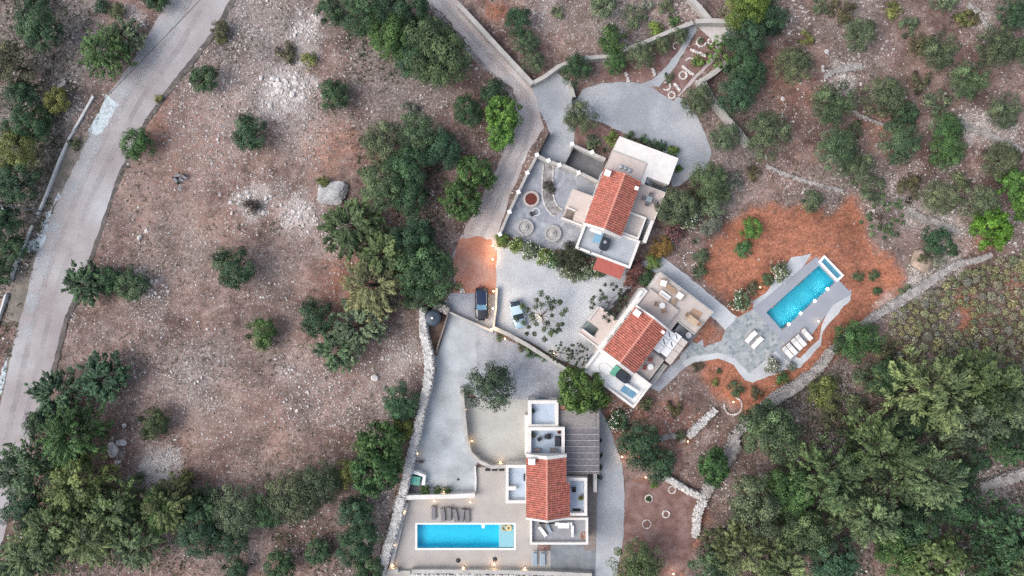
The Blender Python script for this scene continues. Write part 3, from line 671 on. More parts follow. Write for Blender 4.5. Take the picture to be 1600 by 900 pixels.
for u, v, sd, z0, z1, wd, kd in ((-4, 70, '-u', 3.9, 5.0, .8, 'window'), (-4, 90, '-u', 3.9, 5.0, .8, 'window'), (-4, 112, '-u', 3.5, 5.1, .85, 'door'), (-4, 168, '-u', .9, 2.1, .8, 'window'), (20, 187, '+v', .9, 2.1, .9, 'window'), (56, 187, '+v', .05, 2.2, 1.2, 'door'), (56, 80, '+u', 3.05, 5.0, 1.0, 'door'), (40, -.5, '-v', 1.0, 2.2, 1.0, 'window'), (97.7, 20, '+u', 1.0, 2.2, .9, 'window')):
    opening(A, va, u + (.35 if sd == '-u' and v > 150 else 0), v, sd, z1 if z0 > 3 else 3.0, z0, z1, wd, kd)
for u, v in ((2, 185.2), (21, 185.2)): MB().tube(A.w(u, v, 3.5), A.w(u, v, 3.5) + Vector((0, 0, .12)), .1).build('roof_vent', dark, va)

# ---- middle villa
B = Frame(997.8, 480.2, 37)
vb = empty('villa', P(*B.px(30, 40), 0), 'middle white villa with a terracotta roof and white solar-panel roof', 'house', 'holiday villas')
# big terrace towards the pool path
MB().prism(B.poly([(-6, -64), (98, -64), (95.5, -20), (62, -20), (62, 4), (-6, 4)], 2.8), -.05, 2.8).build('wall', plaster, vb)
MB().prism(B.poly([(-5, -63), (97, -63), (94.5, -21), (62, -21), (62, 2), (-5, 2)], 2.8), 2.801, 2.83).build('terrace_floor', simple('warm_grey_paving', (.48, .425, .385), .75, .08, 1.0, finevar=.06), vb)
ring_o = [(-6, -64), (98, -64), (95.5, -20)]; 
MB().prism(B.rect(-6, -65, 98.2, -63.6, 3.0), 2.7, 3.0).build('terrace_kerb', mortar, vb)
MB().prism(B.poly([(96.6, -63.5), (98.2, -63.5), (95.8, -19.5), (94.2, -19.5)], 3.0), 2.7, 3.0).build('terrace_kerb', mortar, vb)
MB().prism(B.rect(64, -20.2, 95.6, -18.6, 3.0), 2.2, 3.0).build('terrace_kerb', mortar, vb)
MB().prism(B.rect(-3.5, -34, 53, 2, 3.25), 2.832, 3.25).build('raised_terrace', peach, vb)
MB().ring(B.rect(-4, -34.6, 53.6, 2, 3.3), B.rect(-3, -33.6, 52.6, 1, 3.3), 3.1, 3.34).build('terrace_edging', mortar, vb)
block(B, 'wall_ledge', plaster, vb, -13, -29, -3.6, 90, -.05, 3.6)
MB().prism(B.rect(-13.5, -24, -9, -12, 3.9), 3.602, 3.9).build('ledge_end', whitewash, vb)
MB().prism(B.rect(-4, -1, 57, 88, 5.5), -.05, 5.44).build('wall', plaster, vb)
tiled_roof(B, vb, -5, 2, 57.5, 86.5, 26, 5.6, 7.0, gable=(3, 3))
chimney(B, vb, 3.5, 8.5, 5.6, 6.9, .8); chimney(B, vb, 53.5, 8, 5.6, 6.2, .4)
MB().prism(B.rect(60, -21, 98, -3, .1), -.05, .09).build('stairwell_floor', darkconc, vb)
steps(B, vb, 64, -17.5, 90, -4, .08, 2.6, 9, 'u', darkconc)
LB = [(-50.5, 36), (-12, 36), (-12, 88.5), (-50.5, 88.5), (-50.5, 80), (-28, 80), (-28, 64), (-50.5, 64)]
MB().prism(B.poly(LB, 2.4), -.05, 2.4).build('wall', plaster, vb)
MB().prism(B.poly([(u, v + (.5 if v < 50 else 0)) for u, v in LB], 2.4), 2.401, 2.43).build('terrace_floor', peach, vb)
for r_ in ((-50.7, 35.4, -12, 37), (-50.9, 35.4, -49.4, 63.6), (-50.7, 86.6, -12, 88.6)): MB().prism(B.rect(*r_, 2.65), 2.3, 2.65).build('parapet', plaster, vb)
steps(B, vb, -50, 64.3, -28.3, 79.7, 1.0, 2.35, 7, 'u', simple('grey_green_stair', (.20, .225, .215), .7, .12, 2))
MB().prism(B.rect(-50, 79, -28, 81, 2.95), 2.4, 2.95).build('stair_wall', plaster, vb)
terrace_box(B, vb, -10.5, 88.6, 89, 131, 3.0, 3.55, 3.6, floor=whitewash)
MB().prism(B.rect(58, 84, 89, 90, 3.75), 2.9, 3.75).build('parapet', plaster, vb)
ringm = MB(); prev = None
for k in range(25):
    a = 2 * math.pi * k / 24; q = B.w(18 + 13 * math.cos(a), 108 + 8 * math.sin(a), 3.06); q.z = 3.04
    if prev is not None: ringm.tube(prev, q, .04, n=5)
    prev = q
ringm.build('roof_pipe_loop', simple('beige_pipe', (.60, .52, .45), .6, .05), vb)
# east side: pergola with white fabric and beige sheets, small terrace
MB().prism(B.rect(50, -2, 94, 40, 0.3), -.05, .06).build('pergola_floor', peach, vb)
MB().prism(B.rect(50, 41, 81.5, 87, 2.8), -.05, 2.8).build('wall', plaster, vb)
MB().prism(B.rect(50, 41.6, 81, 86.6, 2.8), 2.801, 2.83).build('terrace_floor', simple('brownish_grey_floor', (.40, .355, .325), .75, .08, 1.2, finevar=.05), vb)
MB().prism(B.rect(80, 41, 81.8, 87, 3.0), 2.7, 3.0).build('terrace_kerb', mortar, vb)
MB().prism(B.rect(57, 40.2, 82, 42, 3.0), 2.7, 3.0).build('terrace_kerb', greywood, vb)
wl_ = MB().prism(B.rect(84, 46, 91.5, 86, 1.2), -.05, 1.2).build('garden_step', mortar, vb)
pg = MB()
for (u0, v0, u1, v1) in ((57, -1, 69, 12), (69.6, -4, 82, 8.5), (57, 12.6, 69, 25), (69.6, 9.2, 82, 22), (57, 25.6, 69, 38), (69.6, 22.6, 82, 36)):
    q = B.rect(u0, v0, u1, v1, 2.9); pg.prism(q, 2.87, 2.9, True)
pgo = pg.build('pergola_fabric', whitewash, vb)
pb = MB()
for v0 in (-3, 8.5, 20, 31): pb.prism(B.rect(82.6, v0, 94, v0 + 10.8, 2.8), 2.77, 2.8, True)
pb.build('pergola_panel', simple('beige_pergola_sheet', (.50, .445, .40), .8, .07, 1.5), vb)
pf = MB()
for u in (57.5, 69.3, 82.3, 94): 
    q, r_ = B.w(u, -3, 2.7), B.w(u, 40, 2.7); pf.tube((q.x, q.y, 2.72), (r_.x, r_.y, 2.72), .06, n=6)
for v in (-3, 18.5, 40):
    q, r_ = B.w(57.5, v, 2.7), B.w(94, v, 2.7); pf.tube((q.x, q.y, 2.66), (r_.x, r_.y, 2.66), .06, n=6)
    for u in (58, 94): q = B.w(u, v, 2.7); pf.tube((q.x, q.y, 0), (q.x, q.y, 2.66), .06, n=6)
pf.build('pergola_frame', greywood, vb)
for (u, v) in ((64, 5), (75, 1), (64, 19), (76, 15)):
    q = B.w(u, v, 2.93); MB().box((q.x, q.y, 2.93), (.10, .75, .03), math.atan2(-B.s, B.c) + .9).build('fabric_slit', dark, vb)
for u, v, sd, z0, z1, wd, kd in ((-4.3, 20, '-u', 3.9, 5.0, .8, 'window'), (-4.3, 45, '-u', 3.9, 5.0, .8, 'window'), (-4.3, 66, '-u', 3.65, 5.2, .9, 'door'), (-10.5, 110, '-u', 1.0, 2.1, .8, 'window'), (30, 131, '+v', 1.0, 2.1, .9, 'window'), (65, 131, '+v', 1.0, 2.1, .9, 'window'), (56.8, 62, '+u', 2.85, 4.8, 1.1, 'door'), (20, -1.2, '-v', 3.3, 5.1, 1.1, 'door'), (-13, 0, '-u', 1.0, 2.1, .7, 'window')):
    opening(B, vb, u, v, sd, z1 if z0 > 2.8 else 3.0, z0, z1, wd, kd)

# ---- lower villa
C = Frame(822.5, 715, 0)
vc = empty('villa', P(*C.px(32, 45), 0), 'lower white villa with a terracotta roof and grey slatted pergola', 'house', 'holiday villas')
MB().prism(C.rect(1, -1, 62, 92, 5.2), -.05, 5.14).build('wall', plaster, vc)
MB().prism(C.rect(60, 39, 68, 91, 5.1), -.05, 5.0).build('wall', plaster, vc)
def c_roof():
    ze, zr, ur = 5.3, 6.5, 31.6; n = 27; per = 8; rows = 9
    for side in (-1, 1):
        rings = []; mb = MB()
        for k in range(n * per + 1):
            v = -0.5 + 93.5 * k / (n * per); ph = (k % per) / per
            ue = (-.5) if side < 0 else (62.5 if v < 40.5 else 68.5)
            sl = (zr - ze) / 31; hump = .17 * max(0.0, math.sin(math.pi * min(1, ph / .62))) ** .7 if ph < .62 else -.03
            ring = []
            for r in range(rows):
                for sub in (0, 1):
                    t = (r + sub) / rows; u = ur + (ue - ur) * t; p = C.w(u, v, ze); p.z = zr - sl * abs(u - ur) + hump + (.035 if sub else 0); ring.append(p)
            rings.append(ring)
        if side > 0: rings = rings[::-1]
        mb.loft(rings, cap=False); mb.build('roof_slope', terra, vc)
    pts = []
    for k in range(55):
        v = -.5 + 93.5 * k / 54; r_ = .15 if k % 2 else .125; p = C.w(ur, v, ze)
        pts.append([Vector((p.x + math.cos(a) * r_ * 1.25, p.y, zr - .02 + math.sin(a) * r_)) for a in [math.pi * i / 6 for i in range(7)]])
    MB().loft(pts, cap=False).build('roof_ridge', terracap, vc)
    for v, dv, u1, z1 in ((-.8, -5, 63, 5.3), (93.2, 3, 68.6, 5.1)):
        A_ = []; B_ = []
        for u, z in ((-.5, ze - .3), (-.5, ze + .12), (ur, zr + .2), (u1, z1 + .12), (u1, ze - .3)):
            p, q = C.w(u, v, ze), C.w(u, v + dv, ze); A_.append(Vector((p.x, p.y, z))); B_.append(Vector((q.x, q.y, z)))
        MB().loft([A_, B_], close=True).build('gable_wall', plaster, vc)
c_roof()
chimney(C, vc, 8.5, 6, 5.2, 6.5, .8)
terrace_box(C, vc, 2.5, -47.5, 60, 1, 3.2, 4.1, 5.0, floor=blueroof)
terrace_box(C, vc, 2.5, -89.5, 50, -46.5, 3.0, 3.7, 5.5, floor=blueroof)
block(C, 'wall_ledge', plaster, vc, -2.5, -66, 2.3, -4, -.05, 2.2)
terrace_box(C, vc, 62.5, 31.5, 95, 91, 3.0, 3.8, 4.6, floor=blueroof)
terrace_box(C, vc, -32.5, 11.5, 3, 71.5, 2.7, 3.4, 4.6, floor=blueroof)
MB().prism(C.rect(-28, 45, -16, 51, 3.4), 2.712, 3.4).build('stair_wall', plaster, vc)
steps(C, vc, -27.8, 51, -14, 66, 2.3, 2.75, 4, 'u', greyroof)
terrace_box(C, vc, 5.5, 94, 96.5, 136, 2.9, 3.5, 3.4, floor=simple('grey_terrace_floor', (.27, .275, .285), .75, .12, .9, finevar=.06))
gr_ = MB(); q = C.w(0, 99, 3.3)
MB().prism(C.rect(20, 97.6, 48, 104, 2.95), 2.913, 2.95).build('folded_cover', dark, vc)  # thin slab for the dark folded cover lying on the terrace
MB().prism(C.rect(72.5, 79.5, 84.5, 86, 3.05), 3.013, 3.06).build('hatch', dark, vc)
MB().prism(C.rect(46, -81, 88, -75.5, 2.9), 2.4, 2.9).build('pergola_beam', simple('terracotta_beam', (.50, .25, .16), .7, .12), vc)
MB().prism(C.rect(45, -80, 112, 60, .2), -.05, .07).build('pergola_floor', brownwood, vc)
sl1 = MB()
for k in range(16):
    v = -74.5 + k * 1.75; sl1.prism(C.rect(50.5, v, 113, v + 1.62, 2.9), 2.84, 2.9, True)
sl1.build('pergola_slats', simple('pale_slat_wood', (.27, .245, .235), .75, .16, 3, finevar=.12), vc)
sl2 = MB()
for k in range(41):
    v = -46.2 + k * 1.75; sl2.prism(C.rect(61.5, v, 112.5, v + 1.66, 2.9), 2.83, 2.88, True)
sl2.build('pergola_slats', greywood, vc)
bm_ = MB()
for v in (-46.8, -37, -27.4, -17.5, -7.8, 1.8, 11.5, 21.2):
    bm_.prism(C.rect(61, v, 113, v + .75, 3.0), 2.885, 3.0)
bm_.build('pergola_beams', simple('pale_beam_wood', (.44, .44, .46), .7, .1, 3), vc)
ed = MB(); ed.prism(C.rect(107.5, -76, 108.7, 34, 3.05), 2.885, 2.96); ed.prism(C.rect(112.8, -77, 114, 27, 2.9), 2.7, 2.97)
for v in (-74, -40, -8, 24): 
    q = C.w(112, v, 2.7); ed.box((q.x, q.y, 1.35), (.12, .12, 2.7))
ed.build('pergola_frame', greywood, vc)
MB().prism(C.rect(62, 24.5, 96, 31, 2.6), 2.5, 2.62).build('deck_roof', brownwood, vc)
block(C, 'garden_wall', plaster, vc, 105, 23, 110, 54, -.05, 2.0)
for u, v, sd, z0, z1, wd, kd in ((1, 5, '-u', 3.6, 4.8, .8, 'window'), (1, 82, '-u', 3.6, 4.8, .8, 'window'), (1, 30, '-u', 2.75, 4.7, 1.0, 'door'), (2.8, -25, '-u', .9, 2.0, .9, 'window'), (-32.2, 40, '-u', .9, 2.0, .9, 'window'), (25, -89.2, '-v', .9, 2.0, .9, 'window'), (12, 2.4, '-v', 3.25, 4.8, .9, 'door'), (47, 2.4, '-v', 3.25, 4.8, .9, 'door'), (40, 136, '+v', .05, 2.2, 1.4, 'door'), (75, 136, '+v', .9, 2.1, 1.0, 'window')):
    opening(C, vc, u, v, sd, z1 if z0 > 2.6 else 3.0, z0, z1, wd, kd)

# ------------------------------------------------------------------ pools
def pool(label, quad_px, group, parts):
    pass
pa = empty('swimming_pool', P(1250, 465, 0), 'long turquoise swimming pool with a small square spa at its end', 'pool', 'swimming pools')
def basin(root, px4, ztop, depth, mat, name='basin', t=.25):
    q = [P(x, y, 0) for x, y in px4]; area = sum(q[i].x * q[(i + 1) % 4].y - q[(i + 1) % 4].x * q[i].y for i in range(4))
    if area < 0: q = q[::-1]
    mb = MB(); v = [(a.x, a.y, ztop) for a in q] + [(a.x, a.y, -depth) for a in q]
    mb.add(v, [((i + 1) % 4, i, 4 + i, 4 + (i + 1) % 4) for i in range(4)] + [(4, 5, 6, 7)]); return mb.build(name, mat, root)
basin(pa, [(1279.3, 415.4), (1304, 441.3), (1222, 515.5), (1197.3, 488)], .045, 1.4, mosaic_a)
MB().add([P(1279.3, 415.4, 0) + Vector((0, 0, -.03)), P(1304, 441.3, 0) + Vector((0, 0, -.03)), P(1222, 515.5, 0) + Vector((0, 0, -.03)), P(1197.3, 488, 0) + Vector((0, 0, -.03))][::-1], [(0, 1, 2, 3)]).build('water', water_a, pa)
spo = [P(1288.5, 398.5, .4), P(1319.3, 430.5, .4), P(1308.9, 440.2, .4), P(1279.3, 408.8, .4)]
spi = [P(1288.6, 403.0, .4), P(1314.6, 430.3, .4), P(1308.4, 435.6, .4), P(1283.6, 409.0, .4)]
MB().ring(spo[::-1], spi[::-1], -.3, .4).build('spa_wall', copingm, pa)
MB().prism(spi, -.3, .06).build('spa_floor', mosaic_d, pa)
MB().add([(a.x, a.y, .3) for a in spi][::-1], [(0, 1, 2, 3)]).build('spa_water', water_a, pa)
rl = MB()
for k in range(6):
    q = P(1223 + k * 1.7, 509 + k * -1.2 + 2, 0); rl.tube((q.x, q.y, -.6), (q.x, q.y, .35), .035, n=6)
rl.build('ladder', dark, pa)
pc = empty('swimming_pool', P(727, 838, 0), 'bright blue rectangular swimming pool with a pale shallow ledge', 'pool', 'swimming pools')
basin(pc, [(652, 819.3), (803, 819.3), (803, 856), (652, 856)], .03, 1.2, mosaic_b)
MB().add([P(*q) + Vector((0, 0, -.02)) for q in ((652, 819.3), (803, 819.3), (803, 856), (652, 856))][::-1], [(0, 1, 2, 3)]).build('water', water_b, pc)
MB().prism([P(*q) for q in ((779.5, 819.5), (802.8, 819.5), (802.8, 855.8), (779.5, 855.8))], -1.45, -.12).build('shallow_ledge', mosaic_c, pc)
MB().ring([P(*q) for q in ((649, 816.5), (649, 859), (806, 859), (806, 816.5))], [P(*q) for q in ((652, 819.3), (652, 856), (803, 856), (803, 819.3))], -.1, .085).build('coping', copingm, pc)
MB().prism([P(*q) for q in ((752, 817.2), (758, 817.2), (757, 825), (753, 825))], .086, .12).build('pool_step', copingm, pc)
def light(name, loc, energy, color, radius, parent=None, root=None):
    l = bpy.data.lights.new(name, 'POINT'); l.energy = energy; l.color = color; l.shadow_soft_size = radius
    o = bpy.data.objects.new(name, l); COL.objects.link(o); o.location = Vector(loc) - (root.location if root else Vector()); o.parent = root; return o
for k, (x, y) in enumerate(((1292.5, 451.6), (1272.5, 470), (1250.5, 489.5), (1232, 506.5))):
    q = P(x, y, 0); MB().lathe((q.x, q.y, .048), [(.17, 0), (.17, .05), (.08, .07)], 12).build('pool_light', poolbulb, pa)
    q2 = P(x - 5, y - 6, 0); light('underwater_fill', (q2.x, q2.y, -.55), 15, (.75, .95, 1.0), .9, root=pa)  # fill light added under water near each pool light to brighten the basin
for x in (657, 674, 691, 708, 725, 742, 759, 773):
    q = P(x, 837.5, 0); light('underwater_fill', (q.x, q.y, -.35), 6.5, (.7, .92, 1.0), .9, root=pc)  # row of fill lights added under water to brighten the blue evenly
# ------------------------------------------------------------------ walls
def strip_pts(pts, wd, z):
    """left and right outline of a band wd picture pixels wide along pts"""
    n = len(pts); Lp = []; Rp = []
    for i in range(n):
        a = Vector(pts[max(0, i - 1)]); c_ = Vector(pts[min(n - 1, i + 1)]); t = (c_ - a).normalized(); nn = Vector((-t.y, t.x)); wv = wd[i] if isinstance(wd, (list, tuple)) else wd
        p = Vector(pts[i]); Lp.append(P(*(p + nn * wv / 2), z)); Rp.append(P(*(p - nn * wv / 2), z))
    return Lp, Rp
def solid_wall(name, pts, wd, z1, mat, label, group=None, z0=-.3, cope=None):
    L_, R_ = strip_pts(pts, wd, z1); base = P(*pts[0], 0)
    mb = MB(); rings = []
    for l, r in zip(L_, R_): rings.append([Vector((l.x, l.y, z0)), Vector((l.x, l.y, z1)), Vector((r.x, r.y, z1)), Vector((r.x, r.y, z0))])
    mb.loft(rings, cap=True, close=True); o = mb.build(name, mat); 
    return tag(o, label, 'wall', group)
def stone_wall(name, pts, wd, z1, mat, label, group=None, size=(.22, .42), dens=1.0, seed=1, core=.8):
    """a dry wall of many rough stones over a rubble core, one mesh"""
    rd = random.Random(seed); mb = MB(); L_, R_ = strip_pts(pts, [q * .8 for q in wd] if isinstance(wd, (list, tuple)) else wd * .8, z1)
    rings = [[Vector((l.x * 1.0, l.y, -.3)), Vector((l.x, l.y, z1 * core)), Vector((r.x, r.y, z1 * core)), Vector((r.x, r.y, -.3))] for l, r in zip(L_, R_)]
    mb.loft(rings, cap=True, close=True)
    L_, R_ = strip_pts(pts, wd, z1)
    for i in range(len(pts) - 1):
        ln = (L_[i + 1] - L_[i]).length; ww = (L_[i] - R_[i]).length; k = int(ln * ww / (sum(size) / 2) ** 2 * 1.5 * dens)
        for _ in range(k):
            t, s_ = rd.random(), rd.random(); p = L_[i].lerp(L_[i + 1], t).lerp(R_[i].lerp(R_[i + 1], t), s_)
            r_ = rd.uniform(*size) * .62; mb.stone((p.x, p.y, z1 * core + rd.uniform(-.07, .07)), r_, .6, rd)
        for side in (L_, R_):                                   # facing stones
            for _ in range(int(ln * z1 / (sum(size) / 2) ** 2 * .9 * dens)):
                t = rd.random(); p = side[i].lerp(side[i + 1], t); mb.stone((p.x, p.y, rd.uniform(0, z1 * core)), rd.uniform(*size) * .6, .7, rd)
    return tag(mb.build(name, mat), label, 'wall', group)
TW = 'walls round the upper villa grounds'
solid_wall('boundary_wall', [(716,6),(745,37),(775,70),(806,103),(832,131)], 7, 1.5, mortar, 'long pale rendered wall along the dirt track', TW)
solid_wall('boundary_wall', [(833,129),(850,120),(872,104),(902,92),(950,87)], 6, 1.4, mortar, 'curved pale wall beside the small olive at the entrance gate', TW)
solid_wall('boundary_wall', [(946,88),(1000,69),(1046,49),(1083,35)], 6, 1.5, mortar, 'straight pale wall behind the row of garden olives', TW)
solid_wall('boundary_wall', [(1087,33),(1110,32),(1140,33)], 7, 1.5, mortar, 'short pale wall at the far corner of the red garden', TW)
solid_wall('boundary_wall', [(1078,-4),(1092,10),(1109,30)], 8, 1.3, mortar, 'pale wall running up from the garden corner', TW)
solid_wall('boundary_wall', [(1098,126),(1116,158),(1135,183),(1156,206),(1171,227)], 8, 1.4, mortar, 'slanting pale wall beside the dark olive by the courtyard', TW)
solid_wall('boundary_wall', [(1091,130),(1118,112),(1135,97)], 8, 1.2, mortar, 'short wide wall under the green climber', TW)
solid_wall('boundary_wall', [(888,126),(894,140),(897,152)], 5, 1.2, mortar, 'short gate wall between entrance and courtyard', TW)
solid_wall('ramp_wall', [(894,226),(920,238),(946,249)], 5, 1.5, mortar, 'upper wall along the dark ramp', TW)
solid_wall('ramp_wall', [(840,243),(857,252),(884,260),(912,273),(934,284)], 5, 1.5, mortar, 'lower wall between the ramp and the paved yard', TW)
solid_wall('yard_wall', [(839,243),(824,271),(810,300),(796,330),(781,365)], 4.2, 1.2, mortar, 'thin yard wall with white posts along the dirt track', TW)
solid_wall('fence_wall', [(776,450),(775,480),(771,513)], 3, 1.1, mortar, 'low wall with lit lamps beside the black car', TW)
solid_wall('yard_wall', [(770,512),(795,523),(825,540),(850,556),(880,575),(912,598)], 6, 1.2, mortar, 'long pale wall between the olive parking yard and the gravel yard', TW)
solid_wall('yard_wall', [(700,487),(722,497),(745,507),(770,518)], 3.2, .9, mortar, 'thin low wall in front of the black car', TW)
for k, (x, y) in enumerate([(839,242),(857,251),(874,258),(904,270),(824,270),(810,300),(796,331),(781,366),(894,225),(925,238)]):
    t = empty('wall_post', P(x, y, 1.6) * 1 - Vector((0, 0, 1.6)), 'small square white post on the paved yard and ramp walls', 'post', 'white wall posts')
    mb = MB(); q = P(x, y, 1.6); mb.box((q.x, q.y, .8), (.42, .42, 1.6), .4); mb.build('shaft', plaster, t)
    mb = MB(); mb.box((q.x, q.y, 1.66), (.54, .54, .12), .4); mb.build('cap', whitewash, t)
def bar_gate(name, a, c_, z, label, th=.08):
    p, q = P(*a, z), P(*c_, z); t = empty(name, (p + q) / 2 * 1 - Vector((0, 0, z)), label, 'gate')
    f = MB(); n = 9
    for zz in (.12, z): f.tube((p.x, p.y, zz), (q.x, q.y, zz), th * .8, n=6)
    for e in (p, q): f.tube((e.x, e.y, 0), (e.x, e.y, z), th, n=6)
    f.build('frame', dark, t); b_ = MB()
    dv = (q - p); b_.box(((p.x + q.x) / 2, (p.y + q.y) / 2, z * .52), (dv.length * .96, .2, z * .8), math.atan2(dv.y, dv.x)); b_.build('panel', dark, t)
bar_gate('gate', (897, 231), (884, 256), 1.5, 'black metal gate across the dark ramp top')
bar_gate('gate', (859, 207), (842, 239), 1.6, 'black sliding gate standing open beside the dirt track')
bar_gate('gate', (895, 152), (897, 165), 1.5, 'narrow black gate between entrance and courtyard')
bar_gate('gate', (983, 452), (960, 476), 1.5, 'black side gate behind the middle villa', .09)
stone_wall('retaining_wall', [(661,480),(660,500),(662,525),(668,548),(671,575),(667,605),(658,640),(650,680),(640,720),(634,750),(628,776)], [9,9,11,12,13,12,11,12,12,11,11], 2.0, stone_m, 'long whitish stone wall along the concrete driveway', seed=3, size=(.16, .34), core=.96)
stone_wall('retaining_wall', [(626,778),(620,810),(611,840),(602,870),(590,905)], 13, 1.6, stone_m, 'whitish stone wall beside the lower pool terrace', seed=4, size=(.16, .32), core=.96)
solid_wall('terrace_wall', [(622,778),(650,777),(700,776),(742,774)], 7, 1.3, plaster, 'white wall between driveway and pool terrace')
solid_wall('terrace_wall', [(721,606),(724,640),(729,690),(735,708),(750,722),(768,730),(790,729)], 5.5, 1.5, mortar, 'bent pale wall between the driveway and the beige terrace')
solid_wall('terrace_wall', [(742,728),(743.5,750),(742.5,770)], 2.4, .5, plaster, 'low kerb wall at the driveway end')
solid_wall('terrace_wall', [(636,786),(630,806),(622,840),(616,862),(610,888)], 5, .6, stone_m, 'low stone kerb wall inside the pool terrace')
solid_wall('terrace_wall', [(600,893),(622,893)], 7, 1.0, mortar, 'short pale wall by the pool terrace steps')
solid_wall('terrace_wall', [(643,893),(700,893),(790,894),(862,896),(925,899)], 6, 1.0, mortar, 'long pale wall closing the pool terrace')
stone_wall('planter_wall', [(640,904),(700,905),(800,906),(925,910)], 14, .8, stone_m, 'grey stone planter wall below the pool terrace', seed=6, size=(.2, .38))
o = steps(Frame(622, 890, 0), None, 0, 0, 20, 18, -.4, .6, 6, 'v', mortar); o.name = 'garden_steps'; tag(o, 'grey stone steps beside the pool terrace wall', 'steps')
dullrock = simple('weathered_wall_stone', (.36, .335, .315), .95, .3, 1.2, world=True, finevar=.3, bmp=.6, fine=7, dirt=(.20, .175, .155))
EW = 'rough stone walls of the garden slope'
stone_wall('field_wall', [(1552,398),(1530,406),(1500,412),(1478,424),(1455,440),(1430,456),(1400,476),(1375,490)], [6,8,9,11,13,14,13,11], 1.0, dullrock, 'whitish rubble wall between the red earth and the scrub', EW, seed=8, size=(.13, .3), core=.9)
stone_wall('field_wall', [(1302,548),(1292,565),(1275,583),(1250,602),(1226,616),(1204,630)], [10,11,13,15,17,16], 1.2, dullrock, 'broad pale stone wall below the turquoise pool garden', EW, seed=9, size=(.14, .32), core=.9)
stone_wall('field_wall', [(1204,630),(1184,650),(1166,665),(1150,680)], [15,12,12,12], 1.0, dullrock, 'stone wall running beneath the broad green oak', EW, seed=25, size=(.14, .32), core=.9)
stone_wall('field_wall', [(1375,490),(1355,505),(1330,524),(1302,548)], [11,9,9,10], .9, dullrock, 'low stone wall half hidden beneath the big round bush', EW, seed=24, size=(.14, .32), core=.9)
stone_wall('field_wall', [(1150,680),(1148,700),(1136,722),(1122,745),(1110,762),(1102,780)], [12,22,18,14,15,13], 1.2, dullrock, 'tumbled grey stone wall beside the bright green bush', EW, seed=10)
stone_wall('field_wall', [(1102,782),(1094,800),(1091,815),(1089,842)], [10,10,9,9], 1.4, stone_m, 'pale upright stone wall at the red bed corner', EW, seed=11, size=(.2, .36))
stone_wall('field_wall', [(1030,742),(1050,752),(1075,768),(1105,782)], 8, 1.2, stone_m, 'thin pale stone wall along the top of the red bed', EW, seed=12, size=(.2, .36))
stone_wall('field_wall', [(1076,684),(1090,670),(1105,655),(1120,641)], [8,10,8,7], 1.0, stone_m, 'short grey stone wall between two garden slopes', EW, seed=13, size=(.2, .4))
stone_wall('field_wall', [(1032,688),(1045,683),(1060,682),(1070,690)], 7, .8, dullrock, 'low broken stone wall beside the dark tree', EW, seed=14)
stone_wall('field_wall', [(1535,763),(1560,756),(1585,748),(1615,736)], [10,14,16,16], 1.3, dullrock, 'pale grey stone wall at the edge of the conifer slope', EW, seed=15)
stone_wall('field_wall', [(1198,258),(1222,270),(1250,280),(1285,290),(1318,298)], 5, .5, dullrock, 'low brown stone terrace wall below the olive grove', EW, seed=16, size=(.2, .35), dens=.6)
stone_wall('field_wall', [(1288,120),(1305,110),(1325,106),(1348,103)], [6,10,12,8], .6, dullrock, 'short heap-like stone wall in the olive grove', EW, seed=17, dens=.7)
stone_wall('field_wall', [(1495,185),(1515,198),(1545,210),(1575,222),(1600,235)], [8,14,10,8,6], .5, dullrock, 'spread of pale stones forming an old terrace wall', EW, seed=18, dens=.6)
stone_wall('field_wall', [(1515,5),(1530,22),(1548,45)], 4, .6, dullrock, 'thin pale stone wall at the top of the olive grove', EW, seed=19)
stone_wall('field_wall', [(1330,172),(1350,182),(1385,196)], 3, .4, dullrock, 'line of small pale stones between the grove olives', EW, seed=20, dens=.5)
stone_wall('field_wall', [(1418,325),(1440,340),(1470,350),(1500,362)], [8,12,12,9], .5, dullrock, 'scattered grey stone bank above the red earth', EW, seed=21, dens=.6)
stone_wall('field_wall', [(30,162),(55,158),(80,150),(100,125)], 6, .8, dullrock, 'overgrown grey stone wall in the trees left of the road', EW, seed=22, dens=.6)
stone_wall('tank_wall', [(676,480),(688,481),(700,487)], [8,10,9], 1.6, dullrock, 'whitewashed stone wall behind the round water tank', seed=23)
solid_wall('tank_wall', [(700,490),(694,510),(686,534),(681,552)], 2.2, .9, brownwood, 'thin rusty brown wall beside the round water tank')
# low white kerb along the main road
kerbm = simple('white_kerb_concrete', (.56, .56, .55), .85, .14, .8, world=True, finevar=.12, bmp=.2)
solid_wall('road_kerb', [(145,150),(128,180),(108,215),(92,250),(72,302),(58,335)], 3.4, .45, kerbm, 'low white concrete kerb along the road, upper stretch', 'white road kerbs')
solid_wall('road_kerb', [(50,352),(35,385),(22,415),(14,440)], 3.0, .45, kerbm, 'low white concrete kerb along the road below the utility pole', 'white road kerbs')
solid_wall('road_kerb', [(8,460),(2,480),(-8,510)], 3.0, .45, kerbm, 'short low white concrete kerb at the picture edge', 'white road kerbs')

